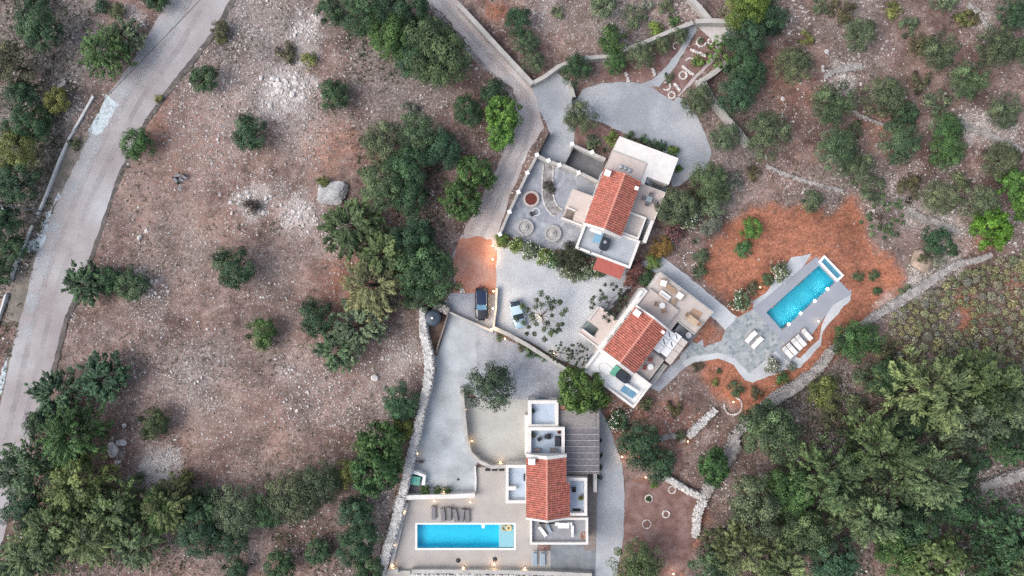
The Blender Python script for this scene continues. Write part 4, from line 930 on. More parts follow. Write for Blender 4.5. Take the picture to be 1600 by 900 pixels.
# ------------------------------------------------------------------ utility pole and cable
po = empty('utility_pole', P(64, 330, 0), 'tall wooden utility pole leaning over the road verge', 'pole')
b0 = P(64, 330, 0); top = Vector((b0.x, b0.y, 8.2))
MB().tube(b0, top, .15, .10, 10).build('shaft', greywood, po)
MB().box((b0.x, b0.y, 7.7), (.12, 1.6, .14), .6).build('cross_arm', greywood, po)
im = MB()
for s_ in (-.7, 0, .7): im.lathe((b0.x - s_ * .56, b0.y + s_ * .82, 7.78), [(.05, 0), (.07, .1), (.03, .2)], 8)
im.build('insulator', whitepl, po)
cb = MB(); a, e = Vector((b0.x, b0.y, 7.9)), P(318, -10, 8.6); e = e + (e - a) * .4; pv = None
for k in range(25):
    t = k / 24; q = a.lerp(e, t); q.z -= 1.2 * 4 * t * (1 - t) * .4
    if pv is not None: cb.tube(pv, q, .035, n=5, cap=False)
    pv = q
tag(cb.build('power_cable', dark), 'dark overhead cable strung above the road', 'cable')

# ------------------------------------------------------------------ lamps that are lit
def wall_lamp(x, y, label, e=30, h=.5, z0=0.0, group='lit garden lamps'):
    soft_ = group == 'lit garden lamps' and e < 55
    q = P(x, y, z0 + h); q.z = z0; t = empty('garden_lamp', q, label, 'lamp', group)
    MB().lathe((q.x, q.y, z0 - .02), [(.07, 0), (.05, .03), (.035, h - .1)], 8).build('post', dark, t)
    MB().lathe((q.x, q.y, z0 + h - .12), [(.07, 0), (.10, .04), (.09, .13), (.04, .16)], 10).build('lamp_head', bulbsoft if soft_ else bulbm, t)
    light('lamp_light', (q.x, q.y, z0 + h + .25), e * (.17 if soft_ else .24), (1.0, .66, .34), .12, root=t)
G = 'lamps along the car park wall'
for x, y, lb in ((770, 384, 'lit lamp topmost on the wall by the red track'), (770, 405, 'lit lamp second from the top by the red track'), (771, 455, 'lit lamp at the tail of the black car'), (770, 482, 'lit lamp beside the black car bonnet'), (768, 514, 'lit lamp on the wall corner below the black car')):
    wall_lamp(x, y, lb, 190, .5, 1.1 if y > 440 else .3, G)
for x, y, lb, e, z0 in ((789, 529, 'lit lamp low on the wall under the parked pale car', 30, .1), (843, 495, 'lit lamp glowing at the foot of the sparse parking olive', 32, .05), (866, 552, 'lit lamp at the foot of the twin-tufted olive', 22, .1), (672, 534, 'lit reddish lamp in the water tank corner', 26, .05),
    (676, 576, 'lit lamp at the driveway wall near the yellow weed', 20, .1), (727, 640, 'lit lamp on the upper beige terrace wall', 40, .1), (737, 689, 'lit lamp on the beige terrace at the wall bend', 46, .1), (782, 722, 'lit lamp where the bent wall meets the villa', 40, .1), (652, 709, 'lit lamp by the driveway edge above the green bin', 26, .1),
    (679, 783, 'lit lamp on the pool terrace behind the lone grey lounger', 46, .1), (694, 768, 'lit lamp between the clipped round bushes', 26, .1), (735, 785, 'lit lamp at the white wall behind the loungers', 30, .1), (632, 800, 'lit lamp on the kerb wall near the white bench slab', 34, .1), (616, 851, 'lit lamp low on the left pool kerb wall', 36, .1), (614, 884, 'lit lamp by the terrace steps', 46, .1),
    (724, 887, 'lit lamp at the terrace wall under the first dark parasol foot', 44, .1), (772, 882, 'lit lamp directly below the second dark parasol foot', 60, .1), (820, 888, 'lit lamp at the end of the beige terrace wall', 50, .1), (872, 893, 'lit lamp at the dark slab edge', 40, .1),
    (972, 714, 'bright lit lamp beside the dark garden tree', 60, .3), (1075, 690, 'lit lamp at the end of the short grey wall', 46, .5), (1066, 765, 'lit lamp on the thin wall above the red bed', 40, .3), (1085, 829, 'lit lamp at the foot of the pale corner wall', 46, .1), (1052, 897, 'lit lamp at the lower edge of the red bed', 60, .2), (1009, 746, 'lit lamp at the top of the red bed', 26, .1), (1188, 449, 'lit lamp among the flowering bushes by the pool', 40, .2), (1279, 502, 'lit lamp on the pool gravel by the seedling', 30, .05), (1146, 628, 'lit lamp inside the stone ring', 34, .1)):
    wall_lamp(x, y, lb, e, .4, z0)

# ------------------------------------------------------------------ cars
def car(px, py, ang, L, W, paint, roofm_, label, estate=True, glassroof=None):
    q = P(px, py, 1.0); t = empty('parked_car', (q.x, q.y, .036), label, 'car', 'parked cars', rz=ang)
    def ring(y, w_, zb, zt, crown, sq=.9):
        hw = w_ / 2
        return [Vector(p) for p in ((-hw * .86, y, zb), (-hw * .98, y, zb + (zt - zb) * .3), (-hw, y, zb + (zt - zb) * .62), (-hw * .93, y, zt), (-hw * .55, y, zt + crown * .8), (0, y, zt + crown), (hw * .55, y, zt + crown * .8), (hw * .93, y, zt), (hw, y, zb + (zt - zb) * .62), (hw * .98, y, zb + (zt - zb) * .3), (hw * .86, y, zb))]
    h = L / 2
    st = [(-h, .70, .42, .62, .02), (-h + .07, .82, .32, .80, .03), (-h + .25, .93, .25, .90, .04), (-h * .55, 1.0, .22, .93, .03), (0, 1.0, .22, .92, .03), (h * .40, .99, .22, .90, .05), (h * .66, .96, .22, .85, .06), (h * .84, .90, .24, .76, .06), (h - .12, .80, .28, .66, .04), (h - .03, .68, .34, .58, .02), (h, .55, .40, .52, .01)]
    mb = MB(); mb.loft([ring(y, W * w_, zb, zt, cr) for y, w_, zb, zt, cr in st][::-1]); mb.build('body', paint, t, world=False, smooth=True)
    rear, rtop = (-h + .12, -h + .55) if estate else (-h + .18, -h + .85)
    yF, yR = h * .36, h * .02                       # windscreen foot and top
    def cring(y, w_, zt, zb=.9):
        hw = W / 2 * w_; return [Vector(p) for p in ((-hw, y, zb), (-hw * .97, y, zb + (zt - zb) * .5), (-hw * .88, y, zt - .03), (-hw * .5, y, zt + .005), (hw * .5, y, zt + .005), (hw * .88, y, zt - .03), (hw * .97, y, zb + (zt - zb) * .5), (hw, y, zb))]
    mb = MB(); mb.loft([cring(yF, .86, .93), cring((yF + yR) / 2, .87, 1.2), cring(yR, .86, 1.42), cring(-h * .3, .87, 1.47), cring(rtop, .84, 1.43), cring((rear + rtop) / 2, .80, 1.18), cring(rear, .76, .95)][::1]); mb.build('cabin_glass', glassm, t, world=False, smooth=True)
    def rr(y, w_, z): hw = W / 2 * w_; return [Vector((-hw, y, z - .02)), Vector((-hw * .6, y, z)), Vector((0, y, z + .015)), Vector((hw * .6, y, z)), Vector((hw, y, z - .02))]
    mb = MB(); mb.loft([rr(yR - .05, .80, 1.44), rr(-h * .15, .82, 1.485), rr(-h * .5, .82, 1.48), rr(rtop + .02, .80, 1.45)][::-1], cap=False); mb.build('roof', roofm_, t, world=False, smooth=True)
    mb = MB(); mb.loft([[Vector((-W * .38, yF - .05, 1.0)), Vector((0, yF + .02, 1.02)), Vector((W * .38, yF - .05, 1.0))], [Vector((-W * .36, yR + .05, 1.41)), Vector((0, yR + .09, 1.43)), Vector((W * .36, yR + .05, 1.41))]], cap=False); mb.build('windscreen', solarm if estate else glassm, t, world=False)
    for sx in (-1, 1):
        if estate:
            r_ = MB(); r_.tube((sx * W * .37, yR - .1, 1.50), (sx * W * .37, rtop + .1, 1.50), .028, n=6); r_.build('roof_rail', greymetal, t, world=False)
        m_ = MB(); m_.box((sx * (W / 2 + .08), yF - .22, .98), (.2, .13, .13), sx * -.2, .8); m_.build('wing_mirror', paint, t, world=False)
        hl = MB(); hl.box((sx * W * .33, h - .16, .63), (.36, .16, .1), sx * -.35, .8); hl.build('headlight', metalw, t, world=False)
        tl = MB(); tl.box((sx * W * .37, -h + .06, .78), (.28, .1, .12), sx * .25); tl.build('tail_light', redcanopy, t, world=False)
        for y in (h * .62, -h * .6):
            wh = MB(); wh.tube((sx * (W / 2 - .2), y, .31), (sx * (W / 2 + .0), y, .31), .31, n=16); wo_ = wh.build('wheel', black, t, world=False)
            rm = MB(); rm.tube((sx * (W / 2 - .02), y, .31), (sx * (W / 2 + .012), y, .31), .2, n=12); rm.build('rim', greymetal, wo_, world=False)
    return t
blackpaint, nt_, b_ = newmat('black_car_paint'); b_.inputs['Base Color'].default_value = (.013, .014, .02, 1); b_.inputs['Roughness'].default_value = .22; b_.inputs['Coat Weight'].default_value = .6
navyroof, nt_, b_ = newmat('dark_glass_roof'); b_.inputs['Base Color'].default_value = (.012, .022, .055, 1); b_.inputs['Roughness'].default_value = .12
bluepaint, nt_, b_ = newmat('pale_blue_car_paint'); b_.inputs['Base Color'].default_value = (.40, .54, .64, 1); b_.inputs['Roughness'].default_value = .28; b_.inputs['Metallic'].default_value = .25; b_.inputs['Coat Weight'].default_value = .5
paleroof, nt_, b_ = newmat('pale_car_roof'); b_.inputs['Base Color'].default_value = (.46, .58, .64, 1); b_.inputs['Roughness'].default_value = .15
car(752.5, 475, R(180), 4.65, 1.86, blackpaint, navyroof, 'black estate car with roof rails parked on the track end')
car(809, 491, R(180 + 13), 4.1, 1.72, bluepaint, paleroof, 'pale silver-blue hatchback parked under the sparse olive', False)

# ------------------------------------------------------------------ tanks and roof equipment (they stand on the roofs: things of their own)
def cyl_tank(px, py, z, r, h, mat, label):
    q = P(px, py, z + h); t = empty('water_tank', (q.x, q.y, z), label, 'water tank')
    MB().lathe((q.x, q.y, z), [(r, 0), (r * 1.03, h * .3), (r, h * .35), (r * 1.03, h * .7), (r, h * .75), (r, h * .82), (r * .8, h * .93), (r * .25, h), (.02, h)], 28).build('body', mat, t, smooth=False)
    MB().lathe((q.x, q.y, z + h - .02), [(.16, 0), (.16, .1), (.02, .11)], 12).build('lid', metalw, t)
cyl_tank(675, 497, .04, 1.12, 2.1, cistm, 'big round slate-blue water tank in the walled corner')
def flat_tank(px, py, z, L, W, h, ang, label, lid):
    q = P(px, py, z + h); t = empty('water_tank', (q.x, q.y, z), label, 'water tank', 'roof water tanks', rz=ang)
    def rr(s_, zz):
        out = []
        for k in range(20):
            a = 2 * math.pi * k / 20; c_, s2 = math.cos(a), math.sin(a); out.append(Vector((L / 2 * s_ * math.copysign(abs(c_) ** .5, c_), W / 2 * s_ * math.copysign(abs(s2) ** .5, s2), zz)))
        return out
    mb = MB(); mb.loft([rr(.95, 0), rr(1, .12), rr(1, h * .45), rr(1.03, h * .5), rr(1, h * .55), rr(.98, h * .85), rr(.85, h)], close=True); mb.build('body', tankm, t, world=False)
    MB().lathe((L * .12, W * .1, h - .02), [(.22, 0), (.22, .1), (.03, .12)], 14).build('lid', lid, t, world=False)
    MB().tube((-L * .5, 0, .2), (-L * .75, .1, .12), .04, n=6).build('pipe', dark, t, world=False)
flat_tank(946, 381, 3.02, 1.75, 1.25, 1.1, R(-20 + 90), 'dark water tank on the grey roof of the upper villa', greymetal)
flat_tank(974.5, 589, 3.02, 2.05, 1.35, 1.1, R(-37), 'dark water tank on the white roof of the middle villa', black)
def solar(px, py, z, w_, l_, ang, n, mat, label, tilt=.35, tank=None):
    q = P(px, py, z + .5); t = empty('solar_panel', (q.x, q.y, z), label, 'solar panel', 'roof solar panels', rz=ang)
    M_ = Matrix.Rotation(tilt, 4, 'X'); each = w_ / n
    fr = MB()
    for k in range(n): fr.box((-w_ / 2 + each * (k + .5), 0, .45), (each - .03, l_, .07), M=M_)
    fo = fr.build('panel_frame', greymetal, t, world=False); g = MB()
    for k in range(n): g.box((-w_ / 2 + each * (k + .5), 0, .492), (each - .13, l_ - .1, .03), M=M_)
    g.build('glass', mat, t, world=False); lg = MB()
    for sx in (-1, 1):
        for sy in (-1, 1): lg.tube((sx * w_ * .42, sy * l_ * .4, 0), (sx * w_ * .42, sy * l_ * .4, .42 + sy * .4 * l_ * math.tan(tilt)), .025, n=6)
    lg.build('stand', greymetal, t, world=False)
    if tank: MB().tube((-w_ * .5, l_ * .62, .75), (w_ * .5, l_ * .62, .75), .24, n=16).build('hot_water_drum', metalw, t, world=False)
solar(934, 371, 3.02, 1.15, 1.6, R(-20.5), 1, solarpale, 'single pale blue solar panel on the grey roof', .35, True)
solar(982, 612, 3.02, 2.1, 1.15, R(-33), 2, solarm, 'double blue solar panel on the white roof', .35, True)
o = MB(); q = P(961.5, 579.5, 3.5); o.box((q.x, q.y, 3.42), (.75, 1.5, .75), R(-37), .92); tag(o.build('pump_box', greenp), 'green box beside the roof water tank', 'box')
q = P(989, 604, 3.3); o = MB(); o.box((q.x, q.y, 3.2), (1.3, .5, .34), R(-37), .9); tag(o.build('roof_unit', metalw), 'white boxed unit behind the double solar panel', 'air unit')
ut = empty('roof_vent', P(935, 264, 3.56), 'three small grey vents in a row on the upper villa roof', 'vent')
for x, y in ((971.5, 260.5), (978, 263), (984.5, 266.5)):
    q = P(x, y, 3.6); MB().lathe((q.x, q.y, 3.5), [(.32, 0), (.32, .12), (.2, .2), (.1, .24)], 12).build('vent_cap', greymetal, ut)
# ------------------------------------------------------------------ foliage: crowns of many leaf faces, built once per kind and shared by copies
def unit(a): return a / np.maximum(np.linalg.norm(a, axis=-1, keepdims=True), 1e-9)
def leaf_faces(c_, nrm, axis_, ln, wd):
    """quads centred on c_, lying across nrm, long along axis_"""
    t = unit(axis_ - (axis_ * nrm).sum(-1, keepdims=True) * nrm); b_ = np.cross(nrm, t)
    ln = ln[:, None] * .5; wd = wd[:, None] * .5
    return np.stack([c_ - t * ln, c_ + b_ * wd - t * ln * .1, c_ + t * ln, c_ - b_ * wd - t * ln * .1], 1)
def leaf_mesh(name, q, tint):
    n = len(q); me = bpy.data.meshes.new(name)
    me.vertices.add(n * 4); me.vertices.foreach_set('co', q.reshape(-1).astype(np.float32))
    me.loops.add(n * 4); me.loops.foreach_set('vertex_index', np.arange(n * 4, dtype=np.int32))
    me.polygons.add(n); me.polygons.foreach_set('loop_start', np.arange(0, n * 4, 4, dtype=np.int32)); me.polygons.foreach_set('loop_total', np.full(n, 4, dtype=np.int32))
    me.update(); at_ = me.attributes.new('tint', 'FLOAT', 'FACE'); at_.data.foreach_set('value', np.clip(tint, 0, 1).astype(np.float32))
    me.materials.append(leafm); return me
def crown_round(seed, nc, per, leaf, rc=(.17, .30), rough=.22, flat_=.8, zc=.95, low=-.45, inner=.3, ww=.55, tvar=.17, shell=.45):
    g = np.random.default_rng(seed); d_ = unit(g.normal(size=(nc, 3))); d_[:, 2] = np.where(d_[:, 2] < low, -d_[:, 2], d_[:, 2])
    lob = unit(g.normal(size=(9, 3))); amp = g.uniform(-1, 1, 9)
    out = 1 + rough * (np.maximum(0, d_ @ lob.T) ** 3 * amp).sum(1)
    rad = np.where(g.random(nc) < inner, g.uniform(.25, .65, nc), g.uniform(.66, .9, nc)) * out
    cc = d_ * rad[:, None] * np.array([1, 1, flat_]); cr = g.uniform(*rc, nc); ct = g.normal(.5, tvar, nc)
    k = np.repeat(np.arange(nc), per); m_ = len(k)
    o_ = unit(g.normal(size=(m_, 3))); o_[:, 2] = np.abs(o_[:, 2]) * .9 - .15
    p = cc[k] + o_ * (cr[k] * g.uniform(shell, 1.0, m_))[:, None]
    nr = unit(o_ * .95 + d_[k] * .35 + np.array([0, 0, .30]) + g.normal(size=(m_, 3)) * .35)
    q = leaf_faces(p, nr, g.normal(size=(m_, 3)), leaf * g.uniform(.7, 1.35, m_), leaf * ww * g.uniform(.7, 1.3, m_))
    q[:, :, 2] += zc
    return q, ct[k] + g.normal(0, .13, m_), cc + np.array([0, 0, zc])
def crown_feather(seed, nb=30, npl=9, per=24, leaf=.11, top=1.75, tvar=.19):
    g = np.random.default_rng(seed); P_ = []; N_ = []; A_ = []; T_ = []; tips = []
    for i in range(nb):
        z = .35 + (top - .45) * (i / nb) ** .9; L = (1.02 - .55 * (i / nb) ** 1.6) * g.uniform(.72, 1.12); a = i * 2.4 + g.uniform(-.3, .3)
        dr = np.array([math.cos(a), math.sin(a), g.uniform(.02, .3)]); side = np.array([-math.sin(a), math.cos(a), 0]); bt = g.normal(.5, tvar)
        for j in range(npl):
            t = .28 + .72 * (j + g.uniform(0, 1)) / npl; s_ = g.uniform(-1, 1) * .34 * t ** .5 * (1.15 - t * .6)
            c_ = dr * L * t + side * s_ * L + np.array([0, 0, z + g.uniform(-.05, .09)])
            ax = unit(dr * .9 + side * np.sign(s_) * g.uniform(.2, .9) + np.array([0, 0, .25])); ln = .26 * g.uniform(.7, 1.2)
            u_ = g.random(per); ph = g.random(per) * 6.283; e1 = unit(np.cross(ax, [0, 0, 1.0])); e2 = np.cross(ax, e1)
            rad = .085 * (1.1 - u_ * .8)
            off = (e1[None] * np.cos(ph)[:, None] + e2[None] * np.sin(ph)[:, None])
            P_.append(c_ + ax[None] * (u_ * ln)[:, None] + off * rad[:, None]); A_.append(ax[None] * .9 + off * .7 + g.normal(size=(per, 3)) * .25)
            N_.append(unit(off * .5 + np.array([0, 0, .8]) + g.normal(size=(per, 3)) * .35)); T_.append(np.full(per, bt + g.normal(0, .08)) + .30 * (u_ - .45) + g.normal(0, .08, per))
        tips.append(dr * L * .8 + np.array([0, 0, z]))
    p = np.concatenate(P_); m_ = len(p)
    q = leaf_faces(p, np.concatenate(N_), np.concatenate(A_), leaf * g.uniform(.7, 1.3, m_), leaf * .36 * g.uniform(.7, 1.3, m_))
    return q, np.concatenate(T_), np.array(tips)
def crown_pom(seed, nc=34, per=84, leaf=.080):
    g = np.random.default_rng(seed); cc = []
    while len(cc) < nc:
        a, r_ = g.uniform(0, 6.283), g.uniform(.15, 1.0) ** .6; c_ = np.array([math.cos(a) * r_, math.sin(a) * r_, g.uniform(.7, 1.35) - .3 * r_])
        if all(np.linalg.norm(c_ - o_) > .23 for o_ in cc): cc.append(c_)
        elif g.random() < .02: cc.append(c_)
    cc = np.array(cc); k = np.repeat(np.arange(nc), per); m_ = len(k); cr = g.uniform(.09, .17, nc); o_ = unit(g.normal(size=(m_, 3)))
    p = cc[k] + o_ * (cr[k] * g.uniform(.3, 1.0, m_))[:, None] * np.array([1, 1, .7]); nr = unit(o_ * .8 + np.array([0, 0, .5]) + g.normal(size=(m_, 3)) * .4)
    return leaf_faces(p, nr, g.normal(size=(m_, 3)), leaf * g.uniform(.7, 1.3, m_), leaf * .45 * g.uniform(.7, 1.3, m_)), g.normal(.5, .16, nc)[k] + g.normal(0, .1, m_), cc
def trunk_mesh(name, tips, seed, r=.085, nl=8, fork=.45):
    rd = random.Random(seed); mb = MB(); mb.tube((0, 0, -.05), (.02, .01, fork * .5), r * 1.15, r * .9, 9); mb.tube((.02, .01, fork * .5), (0, .03, fork), r * .9, r * .7, 9)
    idx_ = list(range(len(tips))); rd.shuffle(idx_)
    for i in idx_[:nl]:
        e = Vector(tips[i]); s_ = Vector((0, .03, fork * rd.uniform(.75, 1.0))); mid_ = s_.lerp(e, .5) + Vector((rd.uniform(-.13, .13), rd.uniform(-.13, .13), rd.uniform(0, .08)))
        q1 = s_.lerp(mid_, .5) + Vector((rd.uniform(-.05, .05), rd.uniform(-.05, .05), .03)); q2 = mid_.lerp(e, .5) + Vector((rd.uniform(-.07, .07), rd.uniform(-.07, .07), rd.uniform(-.03, .03)))
        for u0_, u1_, ra, rb in ((s_, q1, .5, .42), (q1, mid_, .42, .33), (mid_, q2, .33, .2), (q2, e, .2, .1)): mb.tube(u0_, u1_, r * ra, r * rb, 6, False)
    me = bpy.data.meshes.new(name); me.from_pydata(mb.v, [], mb.f); me.shade_smooth(); me.materials.append(bark); return me
def blossom_mesh(name, tips, seed, n=150, size=.10, zc=0):
    g = np.random.default_rng(seed); k = g.integers(0, len(tips), n); c_ = tips[k]; d_ = unit(c_ - np.array([0, 0, .7])); d_[:, 2] = np.abs(d_[:, 2])
    p = c_ + d_ * .26 + g.normal(size=(n, 3)) * .10
    q = leaf_faces(p, unit(d_ + np.array([0, 0, .8]) + g.normal(size=(n, 3)) * .3), g.normal(size=(n, 3)), size * g.uniform(.7, 1.3, n), size * .9 * g.uniform(.7, 1.2, n))
    me = leaf_mesh(name, q, np.full(n, .5) + g.normal(0, .1, n)); me.materials[0] = petalm; return me
KIND = {}
def kind(k):
    if k in KIND: return KIND[k]
    out = []
    for s_ in range(3):
        sd = hash_(k) + s_ * 17
        if k == 'oak': q, t, tips = crown_round(sd, 110, 82, .068, (.13, .25), .26, .78, tvar=.18, shell=.72)
        elif k == 'olive': q, t, tips = crown_round(sd, 84, 84, .075, (.17, .27), .14, .76, .95, -.4, .3, .45, .17, .74)
        elif k == 'bush': q, t, tips = crown_round(sd, 52, 74, .10, (.20, .31), .20, .74, .68, -.35, .3, .5, .18, .72)
        elif k == 'broad': q, t, tips = crown_round(sd, 70, 50, .12, (.16, .28), .42, .8, .95, -.4, .25, .7, .13)
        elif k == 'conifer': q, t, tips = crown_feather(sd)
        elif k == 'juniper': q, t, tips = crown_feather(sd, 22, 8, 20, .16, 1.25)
        elif k == 'pom': q, t, tips = crown_pom(sd)
        elif k == 'sparse': q, t, tips = crown_pom(sd, 34, 46, .12)
        elif k == 'low': q, t, tips = crown_round(sd, 18, 36, .2, (.26, .42), .4, .5, .38, -.2, .3, .5)
        elif k == 'clip': q, t, tips = crown_round(sd, 40, 34, .17, (.22, .28), .05, .85, .8, -.5, .2, .6, .08)
        elif k == 'cushion': q, t, tips = crown_round(sd, 46, 26, .13, (.20, .27), .12, .8, .36, -.1, .25, .55, .15, .7)
        elif k == 'spiky': q, t, tips = crown_spiky(sd)
        elif k == 'vine': q, t, tips = crown_pom(sd, 60, 34, .11)
        out.append((leaf_mesh(k + '_crown', q, t), trunk_mesh(k + '_trunk', tips, sd, .05 if k in ('low', 'cushion', 'clip') else .075 if k != 'pom' else .026, {'pom': 14, 'sparse': 12, 'vine': 16, 'cushion': 3, 'low': 4}.get(k, 8), .25 if k in ('low', 'cushion', 'bush', 'juniper', 'spiky') else .45), tips))
    KIND[k] = out; return out
def hash_(s_): return sum(ord(c_) * (i + 3) for i, c_ in enumerate(s_)) * 7
def crown_spiky(seed, n=90):
    g = np.random.default_rng(seed); a = g.random(n) * 6.283; el = g.uniform(.15, 1.3, n); d_ = np.stack([np.cos(a) * np.cos(el), np.sin(a) * np.cos(el), np.sin(el)], -1); ln = g.uniform(.6, 1.0, n)
    q = leaf_faces(d_ * (ln * .5)[:, None] + np.array([0, 0, .05]), unit(np.cross(d_, np.stack([-np.sin(a), np.cos(a), 0 * a], -1))), d_, ln, np.full(n, .11)); return q, g.normal(.5, .15, n), d_ * .5
def leaf_mesh_small(): return kind('bush')[0][0]
def lift_(d_): return {k_: tuple(x * 1.06 for x in v_) for k_, v_ in d_.items()}
COLS = lift_(dict(olive=(.080, .100, .058), oliveg=(.070, .105, .055), dark=(.036, .068, .038), blue=(.042, .080, .046), green=(.052, .098, .036), bright=(.078, .150, .036), lime=(.115, .165, .045), yellow=(.120, .128, .045), conif=(.074, .106, .048), pale=(.104, .138, .068), deep=(.040, .077, .040), brownish=(.085, .080, .048), grey=(.130, .140, .115), orange=(.16, .10, .035), greyolive=(.095, .118, .070)))
CNT = [0]
def plant(name, k, px, py, rpx, col, label, cat, group=None, zs=None, blossom=None, nb=150, var=None, lift=0.0, asp=1.0, rz=None):
    if zs is None: zs = {'conifer': .82, 'oak': .88, 'juniper': .85}.get(k, .95)
    CNT[0] += 1; i = CNT[0]; rd = random.Random(i * 31 + 5)
    r_ = rpx * S; zc = {'cushion': .35, 'low': .4, 'bush': .65, 'spiky': .3, 'clip': .8}.get(k, .95) * r_ * zs
    r_ *= (1 - zc / H); q = P(px, py, zc); z0 = float(hgt(np.array([q.x / S + 800]), np.array([450 - q.y / S]))[0]) + lift
    t = empty(name, (q.x, q.y, z0), label, cat, group, rd.uniform(0, 6.28) if rz is None else rz); t.scale = (r_ * .95 * asp, r_ * .95 / asp, r_ * zs)
    v_ = kind(k)[(rd.randrange(3) if var is None else var)]
    c_ = COLS[col] if isinstance(col, str) else col; j = rd.uniform(.88, 1.12); h_ = rd.uniform(-.06, .06)
    tr = bpy.data.objects.new('stem' if k in ('bush', 'low', 'clip', 'cushion', 'spiky') else 'trunk', v_[1]); COL.objects.link(tr); tr.parent = t
    cr = bpy.data.objects.new('foliage' if k in ('bush', 'low', 'clip', 'cushion', 'spiky') else 'crown', v_[0]); COL.objects.link(cr); cr.parent = t
    cr.color = (c_[0] * j * (1 + h_), c_[1] * j, c_[2] * j * (1 - h_), 1)
    if blossom:
        b_ = bpy.data.objects.new('blossoms', blossom_mesh('blossoms', v_[2], i, nb, .11)); COL.objects.link(b_); b_.parent = t; b_.color = (*blossom, 1)
    return t
# ------------------------------------------------------------------ furniture
def at(px, py, z): q = P(px, py, z + .4); return Vector((q.x, q.y, z))
def copy_thing(root, loc, rz, label, group=None):
    r = root.copy(); COL.objects.link(r); r.location = loc; r.rotation_euler = (0, 0, rz); r['label'] = label
    if group: r['group'] = group
    for ch in root.children:
        c_ = ch.copy(); COL.objects.link(c_); c_.parent = r
        for g in ch.children: d_ = g.copy(); COL.objects.link(d_); d_.parent = c_
    return r
PROTO = {}
def lounger(kind, px, py, z, rz, label, group):
    loc = at(px, py, z)
    if kind in PROTO: return copy_thing(PROTO[kind], loc, rz, label, group)
    fab = {'white': whitefab, 'grey': greyfab, 'blue': bluefab}[kind]; fm = {'white': wood, 'grey': dark, 'blue': metalw}[kind]
    t = empty('sun_lounger', loc, label, 'sun lounger', group, rz); PROTO[kind] = t
    f = MB()
    W_ = .27 if kind == 'grey' else .33
    for sx in (-1, 1): f.box((sx * W_, 0, .28), (.05, 1.95, .06))
    for y in (-.95, 0, .95): f.box((0, y, .28), (W_ * 2, .05, .05))
    f.build('frame', fm, t, world=False)
    for sx in (-1, 1):
        for y in (-.85, .85): l_ = MB(); l_.tube((sx * .31, y, 0), (sx * .31, y, .27), .03, n=6); l_.build('leg', fm, t, world=False)
    th = .10 if kind == 'white' else .035; m_ = MB(); prof = [(-1.0, .33), (.25, .33), (.95, .62)] if kind != 'grey' else [(-1.0, .30), (-.55, .40), (-.1, .33), (.35, .37), (.98, .72)]
    rings = []
    for y, zz in prof:
        rings.append([Vector((-W_ - .005, y, zz)), Vector((-W_ + .01, y, zz + th)), Vector((W_ - .01, y, zz + th)), Vector((W_ + .005, y, zz))])
    m_.loft(rings, close=True); m_.build('mattress', fab, t, world=False)
    p_ = MB(); yb, zb = prof[-1]; M_ = Matrix.Rotation(.4, 4, 'X'); p_.box((0, yb - .18, zb + th * .6), (.52, .26, .09), M=M_); p_.build('pillow', fab, t, world=False)
    return t
import math as _m
pa_ang = _m.atan2(-(50), -55)
G = 'white loungers at the turquoise pool'
u_ = Vector((40, -40 * .92)).normalized()                       # along the row, in picture pixels
for k, (x, y, lb) in enumerate(((1230.3, 550.3, 'lowest of the five white loungers in the row'), (1237, 544.8, 'second lowest white lounger, touching the lowest'), (1244.5, 537.5, 'middle white lounger of the row of five'), (1251, 532, 'white lounger beside the single end one in the row'), (1260.5, 522.5, 'single white lounger at the upper end of the row'))):
    lounger('white', x, y, .052, R(-137 + 180), lb, G)
lounger('white', 1173.5, 526.5, .046, R(-42), 'upper of the two white loungers alone on the stone patio', 'white loungers on the patio')
lounger('white', 1183, 535.5, .046, R(-42), 'lower of the two white loungers alone on the stone patio', 'white loungers on the patio')
G = 'grey mesh loungers by the blue pool'
for x, y, a, lb in ((677.7, 801, 0, 'grey lounger standing apart on the pool terrace'), (692, 804, 5, 'first lounger of the close grey row'), (702, 803, -2, 'second lounger of the close grey row, set highest'), (711.5, 805, 9, 'third lounger of the close grey row'), (722, 805, -8, 'slightly turned fourth lounger of the close grey row'), (730.5, 806, 2, 'last lounger of the close grey row')):
    lounger('grey', x, y, .05, R(a), lb, G)
lounger('blue', 835.5, 873, .05, 0, 'pale blue lounger nearer the pool', 'pale blue loungers')
lounger('blue', 848, 873.5, .05, 0, 'pale blue lounger nearer the dark slab', 'pale blue loungers')
def chair(kind, px, py, z, rz, label, group):
    loc = at(px, py, z)
    if 'c' + kind in PROTO: return copy_thing(PROTO['c' + kind], loc, rz, label, group)
    mt = {'dark': greywood, 'red': redfab, 'tan': tanfab, 'black': dark, 'white': metalw}[kind]
    t = empty('chair', loc, label, 'chair', group, rz); PROTO['c' + kind] = t
    s_ = MB(); s_.box((0, 0, .44), (.52, .5, .06)); s_.build('seat', mt, t, world=False)
    s_ = MB(); s_.box((0, .27, .70), (.52, .06, .5), M=Matrix.Rotation(-.2, 4, 'X')); s_.build('backrest', mt, t, world=False)
    for sx in (-1, 1):
        a_ = MB(); a_.box((sx * .28, .02, .64), (.05, .5, .04)); a_.build('armrest', mt, t, world=False)
        for y in (-.22, .22): l_ = MB(); l_.tube((sx * .24, y, 0), (sx * .24, y, .42), .022, n=6); l_.build('leg', mt, t, world=False)
    return t
def round_table(px, py, z, r, mt, label, leg=None):
    q = at(px, py, z); t = empty('round_table', q, label, 'table')
    MB().lathe((0, 0, .70), [(r, 0), (r, .035), (.02, .04)], 24).build('tabletop', mt, t, world=False)
    MB().lathe((0, 0, 0), [(r * .55, 0), (.05, .04), (.035, .70)], 12).build('leg', leg or mt, t, world=False)
